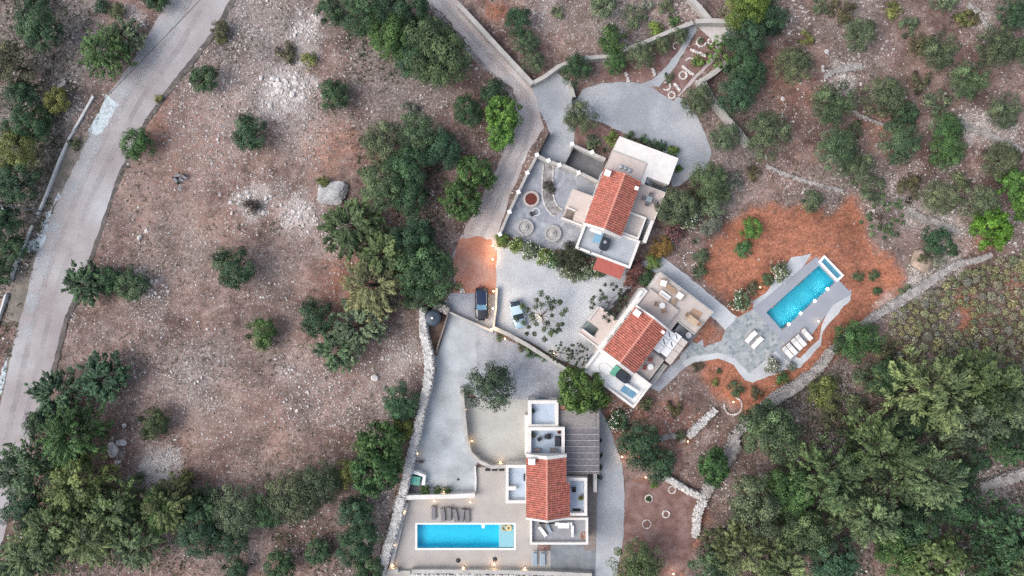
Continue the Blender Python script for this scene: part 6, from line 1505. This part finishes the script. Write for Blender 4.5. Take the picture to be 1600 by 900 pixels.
for k, x, y, r_, c_, lb in (
 ('oak', 1205, 668, 54, 'oliveg', 'broad green oak at the foot of the pool garden wall'),
 ('bush', 1285, 612, 30, 'yellow', 'yellow-green shrub just below the broad stone wall'),
 ('broad', 1112, 728, 30, 'green', 'bright green bush beside the tumbled stone wall'),
 ('oak', 1000, 690, 42, 'blue', 'bluish dark garden tree beside the gravel path lamp'),
 ('oak', 1030, 722, 32, 'blue', 'lower bluish tree reaching the red bed wall'),
 ('olive', 1000, 882, 42, 'conif', 'olive tree at the bottom edge of the gravel path'),
 ('conifer', 1452, 612, 64, 'pale', 'big pale conifer at the top of the wooded slope'),
 ('conifer', 1535, 600, 58, 'conif', 'olive conifer bordering the scrub field'),
 ('conifer', 1580, 620, 50, 'greyolive', 'greyish conifer at the picture side by the scrub'),
 ('conifer', 1500, 655, 54, 'greyolive', 'grey-green conifer below the big pale one'),
 ('oak', 1425, 655, 40, 'dark', 'dark tree in the shade under the big pale conifer'),
 ('conifer', 1570, 690, 42, 'deep', 'dark conifer at the picture side above the grey wall'),
 ('conifer', 1365, 700, 56, 'conif', 'olive conifer near the lone pale stones'),
 ('conifer', 1440, 740, 58, 'pale', 'pale spreading conifer in the middle of the slope'),
 ('conifer', 1295, 745, 56, 'conif', 'olive-brown conifer between two green trees'),
 ('oak', 1235, 770, 46, 'green', 'green rounded tree near the path foot'),
 ('oak', 1182, 790, 52, 'greyolive', 'grey-green rounded tree by the pale corner wall'),
 ('conifer', 1345, 800, 52, 'pale', 'pale conifer with bright fingers above the dark gap'),
 ('oak', 1255, 825, 48, 'oliveg', 'olive-green rounded tree in the lower slope'),
 ('conifer', 1150, 850, 48, (.115, .132, .062), 'golden plumed conifer at the edge of the red bed'),
 ('oak', 1120, 890, 44, 'oliveg', 'olive-green tree at the bottom edge beside the red bed'),
 ('conifer', 1215, 880, 44, 'pale', 'pale plumed tree at the bottom edge'),
 ('oak', 1300, 880, 48, 'blue', 'bluish dark tree at the bottom edge under the dark gap'),
 ('oak', 1420, 815, 44, 'deep', 'deep green tree above the brightest tree'),
 ('oak', 1400, 860, 42, 'green', 'green tree beside the brightest tree'),
 ('broad', 1450, 878, 54, (.115, .155, .06), 'brightest lime-green tree at the bottom of the slope'),
 ('oak', 1490, 790, 40, 'deep', 'dark tree on the sunken side of the pale spreading conifer'),
 ('conifer', 1570, 830, 50, 'deep', 'dark conifer under the grey field wall'),
 ('conifer', 1590, 880, 46, 'oliveg', 'green conifer in the lower picture corner'),
 ('conifer', 1540, 885, 36, 'deep', 'dull conifer between the brightest tree and the corner'),
 ('bush', 1500, 740, 28, 'deep', 'dark shrub at the tip of the grey field wall'),
 ('oak', 1390, 590, 36, 'deep', 'dark tree between scrub and the big pale conifer')):
    plant('tree' if k != 'bush' else 'shrub', k, x, y, r_, c_, lb, 'tree' if k != 'bush' else 'shrub', GG, TALL.get(k))
plant('dead_tree', 'pom', 1515, 845, 26, (.30, .28, .26), 'leafless grey dead tree among the dark conifers', 'tree', None, .6)
GH = 'trees beside the middle and lower villas'
plant('olive_tree', 'olive', 766, 606, 43, (.058, .084, .052), 'dark olive tree hanging over the back terrace', 'tree', GH, rz=1.0)
plant('tree', 'broad', 908, 612, 42, (.072, .122, .034), 'bright green tree overhanging the slatted pergola', 'tree', GH)
plant('olive_tree', 'pom', 848, 494, 43, (.085, .112, .06), 'sparse olive with separate tufts over the pale car', 'tree', GH, 1.0, var=0, rz=2.2)
plant('olive_tree', 'pom', 955, 474, 32, (.062, .082, .05), 'tufted olive between the middle villa and its side gate', 'tree', GH, 1.1, var=1)
plant('olive_tree', 'pom', 877, 553, 20, (.06, .085, .05), 'tufted olive beside the long parking wall, nearer the car', 'tree', GH, 1.3, var=2)
plant('olive_tree', 'pom', 903, 554, 20, (.07, .088, .055), 'tufted olive beside the long parking wall, nearer the villa', 'tree', GH, 1.3, var=0)
GI = 'flowering bushes of the hedge above the parking yard'
for x, y, r_, c_, lb, bl in ((786, 374, 13, 'lime', 'lime-green bush starting the flowering hedge by the wall lamp', None), (806, 383, 15, 'lime', 'second bush of the hedge, speckled with white flowers', WHITE), (829, 391, 17, 'greyolive', 'pale hedge bush with white flowers at the hedge middle', WHITE), (850, 400, 16, 'lime', 'yellow-green hedge bush with white flowers beside the tiered planter', WHITE), (866, 407, 15, 'green', 'white-flowering hedge bush before the dark one', WHITE), (893, 405, 28, (.04, .045, .025), 'dark unflowered bush against the villa corner', None), (889, 424, 19, 'greyolive', 'white oleander on the gravel side of the dark bush', WHITE), (912, 425, 17, 'greyolive', 'white oleander between its twin and the red canopy', WHITE), (933, 422, 15, 'greyolive', 'white oleander touching the red canopy', WHITE)):
    plant('flowering_bush', 'bush', x, y, r_, c_, lb, 'bush', GI, .8, bl, 90)
GJ = 'garden shrubs between the upper and middle villas'
for k, x, y, r_, c_, lb, bl in (('bush', 1076, 340, 20, 'greyolive', 'white-blossoming shrub at the foot of the large terrace tree', WHITE), ('bush', 1098, 326, 12, 'olive', 'small white-blossoming shrub behind the large terrace tree', WHITE), ('bush', 1056, 364, 16, (.10, .055, .055), 'pink bougainvillea below the blossoming shrub', PINK), ('bush', 1034, 387, 20, 'orange', 'orange-yellow shrub between path and villa corner', None), ('bush', 1048, 377, 10, 'grey', 'small pale flowering shrub beside the orange-yellow one', WHITE), ('bush', 1020, 408, 15, 'lime', 'light green shrub at the start of the gravel path', None), ('bush', 993, 420, 16, (.12, .06, .055), 'dull red shrub beside the red canopy', (.30, .07, .07)), ('bush', 985, 437, 13, (.12, .065, .055), 'dull red shrub by the black side gate', (.30, .07, .07)), ('spiky', 1087, 377, 11, 'grey', 'silver spiky agave at the edge of the red earth', None), ('bush', 1096, 400, 15, 'greyolive', 'grey-green shrub beside the ring of stones', None), ('bush', 1092, 425, 13, 'olive', 'olive-green shrub by the gravel path edge', None), ('bush', 1010, 435, 15, 'dark', 'dark shrub in the corner under the terrace wall', None)):
    plant('agave' if k == 'spiky' else 'shrub', k, x, y, r_, c_, lb, 'shrub' if k != 'spiky' else 'agave', GJ, .8, bl, 110)
GK = 'plants round the turquoise pool'
for k, x, y, r_, c_, lb, bl in (('bush', 1174, 357, 20, 'bright', 'young lime-green lemon tree on the red earth', None), ('bush', 1161, 389, 16, (.06, .12, .05), 'low leafy bush below the lemon tree', None), ('bush', 1218, 424, 17, 'greyolive', 'white oleander at the upper pool gravel', WHITE), ('bush', 1157, 470, 18, 'oliveg', 'round white oleander at the corner of the patio', WHITE), ('bush', 1176, 451, 13, 'brownish', 'dull shrub between the two white oleanders', None), ('bush', 1199, 437, 12, 'oliveg', 'small shrub next to the upper white oleander', None), ('bush', 1207, 570, 15, 'grey', 'silver-grey bush at the patio tip', WHITE), ('bush', 1237, 573, 9, 'grey', 'small grey plant below the lowest lounger', None), ('bush', 1341, 432, 10, 'olive', 'grey-green tuft on the red earth beyond the pool', None), ('bush', 1365, 430, 10, 'oliveg', 'greener tuft on the red earth beyond the pool', None), ('bush', 1370, 455, 8, 'deep', 'small dark tuft on the red earth near the rubble wall', None), ('bush', 965, 655, 19, 'dark', 'dark oleander with white flowers at the villa roof corner', WHITE), ('low', 1118, 598, 8, 'yellow', 'small yellow-green weed on the red earth mound', None), ('low', 1123, 580, 5, 'deep', 'tiny dark weed on the red earth mound', None), ('low', 1222, 590, 14, 'green', 'low green plants on the red strip below the patio', None), ('low', 1150, 610, 14, 'oliveg', 'low olive-green plant near the large stone ring', None), ('low', 1180, 614, 12, 'brownish', 'low brownish plant on the lower red strip', None)):
    plant('shrub', k, x, y, r_, c_, lb, 'shrub', GK, .8, bl, 120)
GL = 'small plants in the villa gardens'
for k, x, y, r_, c_, lb in (('spiky', 946, 234, 10, 'grey', 'grey agave beside the ramp wall'), ('low', 925, 222, 17, 'olive', 'low olive-green plants above the ramp wall'), ('low', 957, 216, 14, 'lime', 'lime-green plants at the villa corner'), ('low', 985, 213, 11, 'oliveg', 'first low plant behind the upper villa roof'), ('low', 1005, 219, 11, 'oliveg', 'second low plant behind the upper villa roof'), ('low', 1018, 225, 9, 'olive', 'third low plant behind the upper villa roof'), ('bush', 1033, 228, 10, 'blue', 'rounded grey-blue shrub behind the upper villa roof'), ('bush', 1051, 236, 11, 'lime', 'lime-green shrub at the outer corner of the upper villa'), ('bush', 1060, 264, 7, 'bright', 'small bright shrub by the upper villa outer wall'), ('low', 1089, 97, 13, 'lime', 'bright green plant in the half stone ring'), ('low', 1046, 122, 9, 'olive', 'grey-green plant near the closed stone ring'), ('low', 1095, 63, 7, 'greyolive', 'grey-green plant in the top open stone ring'), ('low', 1013.5, 779, 5, 'green', 'green seedling inside its stone ring'), ('low', 1022, 757, 8, 'bright', 'bright green weed at the top of the red bed'), ('low', 848, 290, 1, 'dark', ''), ('bush', 856, 290, 9, (.06, .055, .05), 'dark brownish shrub in the curved gravel bed'), ('bush', 862, 298, 7, (.08, .075, .065), 'smaller dull shrub in the curved gravel bed'), ('low', 676, 577, 8, 'yellow', 'yellow weed at the foot of the retaining wall'), ('low', 780, 527, 8, 'olive', 'small shrub at the foot of the wall by the lamps'), ('low', 830, 549, 12, 'green', 'green plants under the long parking wall'), ('low', 850, 557, 10, 'green', 'lower green plants under the long parking wall'), ('low', 815, 541, 10, 'brownish', 'dry plants under the long parking wall'), ('low', 770, 398, 1, 'olive', ''), ('low', 1056, 640, 14, 'brownish', 'dry shrub on the slope below the middle villa'), ('low', 1010, 632, 14, 'olive', 'olive-green low shrub near the white roof corner'), ('bush', 1063, 680, 10, 'greyolive', 'grey shrub beside the lamp on the slope'), ('low', 1088, 573, 10, 'brownish', 'brownish shrub at the edge of the red mound')):
    if lb: plant('agave' if k == 'spiky' else 'garden_plant', k, x, y, r_, c_, lb, 'plant', GL)
for x, r_, lb in ((665.5, 9.5, 'largest of three clipped bushes by the driveway wall'), (683, 7.8, 'middle of three clipped bushes by the driveway wall'), (698.5, 7, 'smallest of three clipped bushes by the driveway wall')):
    plant('clipped_bush', 'clip', x, 766, r_, (.055, .095, .025), lb, 'bush', 'clipped round bushes')
palm = empty('potted_palm', at(907.5, 777.5, 3.02), 'potted yellow-green palm on the narrow blue side terrace', 'potted plant')
MB().lathe((0, 0, 0), [(.16, 0), (.24, .4), (.02, .38)], 14).build('pot', terra, palm, world=False)
pl_ = bpy.data.objects.new('fronds', kind('spiky')[1][0]); COL.objects.link(pl_); pl_.parent = palm; pl_.location = (0, 0, .4); pl_.scale = (.62, .62, .6); pl_.color = (.16, .16, .05, 1)
pot_plant(833.5, 680, 3.22, .3, 'dark leafy pot plant in the chimney-side corner of the upper roof terrace', (.04, .055, .03))
pot_plant(874, 675, 3.22, .26, 'reddish leafy pot plant in the pergola-side corner of the upper roof terrace', (.11, .05, .035))
pot_plant(833, 642, 3.02, .28, 'black pot in the corner of the pale blue flat roof', (.02, .025, .02), black)
pot_plant(1044.5, 562, .1, .3, 'dark pot plant at the end of the beige pergola sheets', (.02, .03, .02), black)
q = empty('potted_plant', P(893, 898, 0), 'dark spiky plants at the bottom of the dark slab', 'potted plant')
for dx, dy, s_ in ((0, 0, 1.0), (.9, -.1, .7), (-.8, -.05, .6)):
    o = bpy.data.objects.new('foliage', kind('spiky')[0][0]); COL.objects.link(o); o.parent = q; o.location = (dx, dy, 0); o.scale = (s_,) * 3; o.color = (.03, .045, .035, 1)
for x, y, lb in ((937, 688, 'dark climbing plant at the upper pergola edge'), (938, 712, 'dark climbing plant at the middle pergola edge'), (938, 731, 'dark climbing plant at the lower pergola edge'), (936, 744, 'dark trailing plant near the garden wall end')):
    plant('garden_plant', 'low', x, y, 5.5, 'dark', lb, 'plant', 'plants along the pergola')

# cushion shrubs of the scrub field
SCRUB = [(1398,486),(1440,462),(1480,436),(1512,424),(1545,412),(1600,392),(1604,572),(1540,560),(1480,566),(1420,566),(1370,560),(1385,515)]
GM = 'cushion shrubs of the scrub field'
rd = random.Random(11); pts = []; tries = 0
while tries < 14000 and len(pts) < 285:
    tries += 1; x, y = rd.uniform(1365, 1604), rd.uniform(390, 572)
    if not inside(SCRUB, np.array([x]), np.array([y]))[0]: continue
    if (x - 1500) ** 2 + (y - 492) ** 2 < 16 ** 2 or (x - 1508) ** 2 + (y - 503) ** 2 < 13 ** 2 or ((x - 1588) / 26) ** 2 + ((y - 447) / 8) ** 2 < 1: continue
    r_ = rd.uniform(5.2, 9.6)
    if all((x - a) ** 2 + (y - b_) ** 2 > (.80 * (r_ + c_)) ** 2 for a, b_, c_ in pts): pts.append((x, y, r_))
for x, y, r_ in pts:
    c_ = rd.choice([(.27, .265, .155), (.225, .235, .14), (.30, .29, .165), (.27, .255, .20), (.235, .23, .20), (.18, .195, .12)])
    plant('cushion_shrub', 'cushion', x, y, r_, c_, 'dome-shaped olive-grey cushion shrub in the dense scrub field', 'shrub', GM, rd.uniform(1.0, 1.35))
# dry scrub cushions elsewhere
GN = 'dry low shrubs on the slopes'
for x, y, r_, c_, lb in ((1395, 15, 16, 'yellow', 'yellowish low shrub at the top of the grove'), (1420, 38, 16, 'greyolive', 'grey low shrub between two grove olives'), (1318, 20, 20, 'brownish', 'brownish scrub above the lone grove olive'), (1280, 12, 14, 'greyolive', 'grey scrub at the top beside the grove path'), (1505, 30, 14, 'yellow', 'yellowish scrub beside the thin top wall'), (1525, 28, 12, 'brownish', 'brown scrub across the thin top wall'), (1440, 130, 16, 'brownish', 'brown scrub patch in the grove middle'), (1460, 160, 20, 'greyolive', 'grey scrub patch beside the bluish bush'), (1335, 200, 13, 'olive', 'olive scrub under the wide grove olive'), (1440, 215, 1, 'olive', ''), (1260, 60, 12, 'yellow', 'pale yellow scrub left in the upper grove'), (1360, 300, 20, 'greyolive', 'grey scrub over the terrace bank'), (1420, 290, 20, 'brownish', 'brown scrub on the bank below the joined olives'), (1500, 285, 18, 'greyolive', 'grey scrub above the silvery olives'), (1465, 405, 14, 'grey', 'grey thorn shrub on the rubble bank'), (1490, 392, 12, 'dark', 'dark cushion at the corner of the scrub'), (1415, 455, 12, 'greyolive', 'grey-green shrub in the rubble bank'), (1130, 300, 16, 'greyolive', 'grey-green thin shrub on the bare slope'), (1145, 285, 14, 'grey', 'pale twiggy shrub on the bare slope'), (1175, 270, 14, 'brownish', 'brown scrub below the big olive'), (990, 30, 18, 'greyolive', 'grey scrub in the plot above the curved wall'), (1010, 10, 12, 'grey', 'bluish-grey scrub at the top of the plot'), (1040, 10, 14, 'greyolive', 'grey scrub beside the corner wall'), (1025, 45, 13, 'lime', 'yellowish shrub outside the straight wall'), (1053, 34, 10, 'green', 'green shrub near the wall corner'), (870, 20, 12, 'greyolive', 'grey scrub behind the upper track olive'), (450, 82, 16, 'brownish', 'brownish scrub by the small rubble patch'), (485, 92, 14, 'yellow', 'yellow scrub below the small rubble patch'), (640, 170, 14, 'grey', 'grey thorn scrub below the upper tree row'), (1380, 548, 22, 'brownish', 'brown scrub beside the big round bush'), (1350, 590, 22, 'greyolive', 'grey scrub between wall and conifers'), (1300, 650, 22, 'brownish', 'brown scrub beside the green oak'), (1340, 630, 20, 'greyolive', 'grey scrub before the big pale conifer'), (1490, 700, 20, 'brownish', 'brown scrub between the conifers'), (1530, 720, 18, 'deep', 'dark scrub above the grey wall tip'), (555, 835, 1, 'grey', ''), (265, 720, 1, 'olive', ''), (218, 745, 10, 'olive', 'small olive scrub in the white chippings'), (290, 745, 14, 'yellow', 'yellow-green scrub beside the white chippings'), (118, 225, 10, 'olive', 'roadside scrub beside the white kerb'), (345, 62, 10, 'yellow', 'yellowish scrub at the road shoulder'), (248, 155, 8, 'yellow', 'small yellow scrub on the road shoulder'), (100, 455, 1, 'olive', '')):
    if lb: plant('scrub_shrub', 'low', x, y, r_ * 1.15, c_, lb, 'shrub', GN, .8)

# ------------------------------------------------------------------ boulders and stones
def rock_mesh(seed, n=3, rough_=.015):
    import bmesh
    bm = bmesh.new(); bmesh.ops.create_icosphere(bm, subdivisions=n, radius=1); g = np.random.default_rng(seed); dirs = unit(g.normal(size=(14, 3))); cut = g.uniform(.62, .95, 14)
    for v in bm.verts:
        d_ = np.array(v.co); d_ /= np.linalg.norm(d_); k = min(float(c_ / max(1e-3, d_ @ q)) if d_ @ q > .2 else 9 for q, c_ in zip(dirs, cut)); v.co = Vector(d_ * min(1.05, k) * (1 + g.normal(0, rough_))); v.co.z *= .72
    me = bpy.data.meshes.new('rock'); bm.to_mesh(me); bm.free(); me.materials.append(rock_m); return me
RK = [rock_mesh(s_, 2) for s_ in range(5)]
def rock(px, py, r_, label, group, rd, name='rock', mesh=None):
    q = P(px, py, 0); z = float(hgt(np.array([px]), np.array([py]))[0]); o = bpy.data.objects.new(name, mesh or RK[rd.randrange(5)]); COL.objects.link(o)
    o.location = (q.x, q.y, z + r_ * .25); o.rotation_euler = (rd.uniform(-.3, .3), rd.uniform(-.3, .3), rd.uniform(0, 6.28)); o.scale = (r_ * rd.uniform(.9, 1.3), r_ * rd.uniform(.75, 1.0), r_ * rd.uniform(.7, 1.0)); return tag(o, label, 'rock', group)
rd = random.Random(5)
big = simple('grey_boulder_stone', (.40, .395, .39), .95, .22, .9, finevar=.3, bmp=.8, fine=5, dirt=(.22, .215, .205))
bm_ = rock_mesh(41, 4, .034); bm_.materials[0] = big
o = rock(522, 303, 2.35, 'huge pale grey boulder beside the feathery tree', None, random.Random(2), 'boulder', bm_); o.scale = (2.35, 1.8, 1.15); o.rotation_euler = (.05, .1, .1)
b2 = rock_mesh(44, 3); b2.materials[0] = simple('brown_boulder_stone', (.36, .28, .22), .95, .25, .9, finevar=.3, bmp=.8, fine=5, dirt=(.12, .11, .09))
o = rock(1438, 409, 1.9, 'big brown and white boulder at the corner of the red earth', None, random.Random(3), 'boulder', b2); o.scale = (1.8, 1.6, 1.2)
for n_, x0, y0, sx, sy, r0, r1, lb, gp in (
 (46, 450, 138, 38, 26, .22, .62, 'white limestone lump in the large rubble heap beside the dark bush', 'rocks of the large rubble heap'),
 (14, 478, 46, 20, 26, .2, .5, 'white stone in the small rubble patch near the top bushes', 'rocks of the small rubble patch'),
 (26, 398, 320, 30, 22, .2, .55, 'pale stone in the rubble pile of the mid field', 'rocks of the mid field pile'),
 (24, 470, 345, 40, 34, .15, .42, 'pale stone scattered below the huge boulder', 'rocks below the huge boulder'),
 (18, 232, 452, 30, 24, .15, .42, 'white stone lying round the olive-green roadside bush', 'rocks by the roadside bushes'),
 (12, 300, 590, 60, 30, .14, .32, 'white stone scattered in the lower field', 'rocks of the lower field'),
 (14, 480, 625, 55, 26, .14, .38, 'pale stone scattered above the glossy trees', 'rocks of the lower field edge'),
 (10, 460, 580, 30, 22, .15, .35, 'pale stone near the bright green field bush', 'rocks near the bright bush'),
 (16, 1318, 118, 30, 16, .2, .48, 'pale stone tumbled from the short grove wall', 'rocks by the grove wall'),
 (16, 1475, 355, 34, 20, .18, .45, 'grey stone on the bank above the rubble wall', 'rocks of the bank'),
 (10, 1140, 735, 22, 40, .15, .36, 'white stone fallen beside the tumbled wall', 'rocks beside the tumbled wall'),
 (8, 215, 42, 12, 16, .25, .5, 'white stone among the bushes at the road top', 'rocks at the road top'),
 (8, 1260, 20, 14, 22, .15, .3, 'pale stone on the upper grove slope', 'rocks of the upper grove')):
    for _ in range(n_): rock(x0 + rd.gauss(0, .5) * sx, y0 + rd.gauss(0, .5) * sy, rd.uniform(r0, r1) * rd.uniform(.55, .9), lb, gp, rd)
plant('scrub_shrub', 'low', 1437, 403, 12, 'brownish', 'dull scrub growing over the top of the brown boulder', 'shrub', None, .8, lift=.9)
for x, y, r_, lb in ((176, 702, 1.0, 'long whitish slab standing at the thicket edge'), (189, 692, .75, 'white slab with a dark hole beside the long slab'), (184, 722, .45, 'lone whitish stone below the two slabs'), (194, 665, .5, 'flat grey stone above the two slabs'), (218, 371, .5, 'bright white stone alone in the field beside the road'), (229, 361, .35, 'smaller white stone next to the bright one'), (1314, 704, .4, 'white stone alone before the olive conifer'), (1290, 82, .4, 'white stone on the path of the upper grove'), (1222, 155, .35, 'pale stone on the red grove soil'), (586, 590, .6, 'white stone under the feathery trees near the retaining wall'), (1090, 276, .3, 'pale stone at the courtyard curve'), (1136, 292, .45, 'pale flat stone on the bare slope')):
    rock(x, y, r_, lb, 'single stones', rd, 'rock')
jp = empty('debris_heap', P(281, 281, 0), 'small heap of dark and grey scrap in the upper field', 'scrap heap')
mb = MB()
for k in range(9): mb.stone((jp.location.x + rd.gauss(0, .45), jp.location.y + rd.gauss(0, .5), .15 + rd.random() * .2), rd.uniform(.2, .45), .7, rd)
mb.build('dark_scrap', black, jp)
mb = MB()
for k in range(5): mb.box((jp.location.x + rd.gauss(0, .4), jp.location.y + rd.gauss(0, .5), .5), (.7, .35, .08), rd.random() * 3)
mb.build('grey_sheet', simple('dull_grey_scrap', (.16, .165, .18), .6), jp)

# ------------------------------------------------------------------ rubble, dry grass and weeds: nobody could count them
def scatter(n, weight, seed):
    g = np.random.default_rng(seed); out = []
    while sum(len(o_) for o_ in out) < n:
        x = g.uniform(-30, 1640, 40000); y = g.uniform(-25, 930, 40000); w_ = weight(x, y); k = g.random(40000) < w_; out.append(np.stack([x[k], y[k]], -1))
    return np.concatenate(out)[:n], g
softf, hardf = soft.astype(float), hard.astype(float)
def w_rub(x, y): return (1 - sample(hardf, x, y)) * (1 - .93 * sample(red_m, x, y)) * np.clip(.015 + .98 * sample(stone_d, x, y) ** 2.2 + .15 * (vnoise(x, y, 30, 5) - .45), 0, 1)
p, g = scatter(22000, w_rub, 21)
sq = np.array([[math.cos(a), math.sin(a)] for a in [0.3, 1.5, 2.7, 3.9, 5.2]])
V_ = []; F_ = []
rr_ = np.clip(g.lognormal(-2.35, .45, len(p)), .04, .30); zz = hgt(p[:, 0], p[:, 1])
jit = g.uniform(.65, 1.25, (len(p), 5, 1)); an = g.random(len(p)) * 6.28; ca, sa = np.cos(an), np.sin(an)
rot = np.stack([np.stack([ca, -sa], -1), np.stack([sa, ca], -1)], -2)
base = np.einsum('nij,kj->nki', rot, sq) * jit * rr_[:, None, None]; wx = (p[:, 0] - 800) * S; wy = (450 - p[:, 1]) * S
lowv = np.concatenate([base + np.stack([wx, wy], -1)[:, None], np.broadcast_to((zz - .06)[:, None, None], (len(p), 5, 1))], -1)
topv = np.concatenate([base * .62 + np.stack([wx, wy], -1)[:, None], (zz[:, None, None] + rr_[:, None, None] * g.uniform(.3, .75, (len(p), 5, 1)))], -1)
vv = np.concatenate([lowv, topv], 1).reshape(-1, 3); faces = []
for i in range(len(p)):
    b0_ = i * 10; faces += [(b0_ + j, b0_ + (j + 1) % 5, b0_ + 5 + (j + 1) % 5, b0_ + 5 + j) for j in range(5)] + [tuple(range(b0_ + 5, b0_ + 10))]
me = bpy.data.meshes.new('rubble'); me.from_pydata(vv.tolist(), [], faces); me.materials.append(simple('rubble_stone', (.54, .495, .465), .95, .35, 1.3, world=True, finevar=.2, bmp=.2)); o = bpy.data.objects.new('rubble', me); COL.objects.link(o); tag(o, 'small pale limestone rubble strewn over the fields', 'rubble', kind='stuff')
def tufts(name, n, weight, seed, size, cols, label, per=4, up=.5):
    p, g = scatter(n, weight, seed); k = np.repeat(np.arange(n), per); m_ = len(k); z = hgt(p[:, 0], p[:, 1])
    c_ = np.stack([(p[k, 0] - 800) * S, (450 - p[k, 1]) * S, z[k]], -1); s_ = g.uniform(.6, 1.5, n)[k] * size
    off = g.normal(size=(m_, 3)) * s_[:, None] * .55; off[:, 2] = np.abs(off[:, 2]) * up + .03
    q = leaf_faces(c_ + off, unit(g.normal(size=(m_, 3)) * .6 + np.array([0, 0, .8])), g.normal(size=(m_, 3)), s_ * g.uniform(.7, 1.4, m_), s_ * .4)
    me = leaf_mesh(name, q, np.clip(g.normal(.5, .22, n)[k] + g.normal(0, .12, m_), 0, 1)); o = bpy.data.objects.new(name, me); COL.objects.link(o); o.color = (*cols, 1); return tag(o, label, 'ground cover', kind='stuff')
free = lambda x, y: 1 - sample(softf, x, y)
tufts('dry_grass', 15000, lambda x, y: free(x, y) * np.clip(.25 + 1.1 * (vnoise(x, y, 55, 31) - .4) + .5 * sample(grass_m, x, y), .05, 1), 33, .16, (.17, .15, .115), 'dry greyish grass over the stony fields')
tufts('low_weeds', 7000, lambda x, y: free(x, y) * np.clip(1.6 * (vnoise(x, y, 70, 41) - .5) + .35 * sample(grass_m, x, y) + .35 * (x > 1200) + .55 * (x < 120 - (y - 150) * .25) + .2 * (y > 640) , 0.02, 1), 43, .20, (.085, .090, .052), 'low grey-green weeds between the trees', 5)
tufts('scrub_undergrowth', 2400, lambda x, y: inside(SCRUB, x, y) * 1.0 * ((x - 1500) ** 2 + (y - 495) ** 2 > 330), 47, .20, (.10, .10, .06), 'low undergrowth between the cushion shrubs', 5)
tufts('forest_undergrowth', 9000, lambda x, y: free(x, y) * np.clip(1.0 * ((x > 1170) & (y > 585) & (x + y > 1860)) + .9 * ((y > 600 + .0 * x) & (x < 560) & (y > 830 - .9 * np.maximum(0, 200 - x))) * (vnoise(x, y, 40, 61) > .45) + .9 * (x < 120 - (y - 150) * .25) + .8 * ((x > 540) & (x < 720) & (y < 130)) + .8 * ((x > 560) & (x < 700) & (y > 200) & (y < 480)), 0, 1) * (.35 + .65 * (vnoise(x, y, 26, 63) > .4)), 57, .24, (.050, .066, .034), 'dark green undergrowth under the trees', 5)  # undergrowth coloured dark so it also carries the shade between the trees
tufts('leaf_litter', 2200, lambda x, y: sample(red_m, x, y) * (1 - sample(hardf, x, y)) * .8, 53, .10, (.14, .085, .05), 'sparse dry sprigs on the red earth', 3)
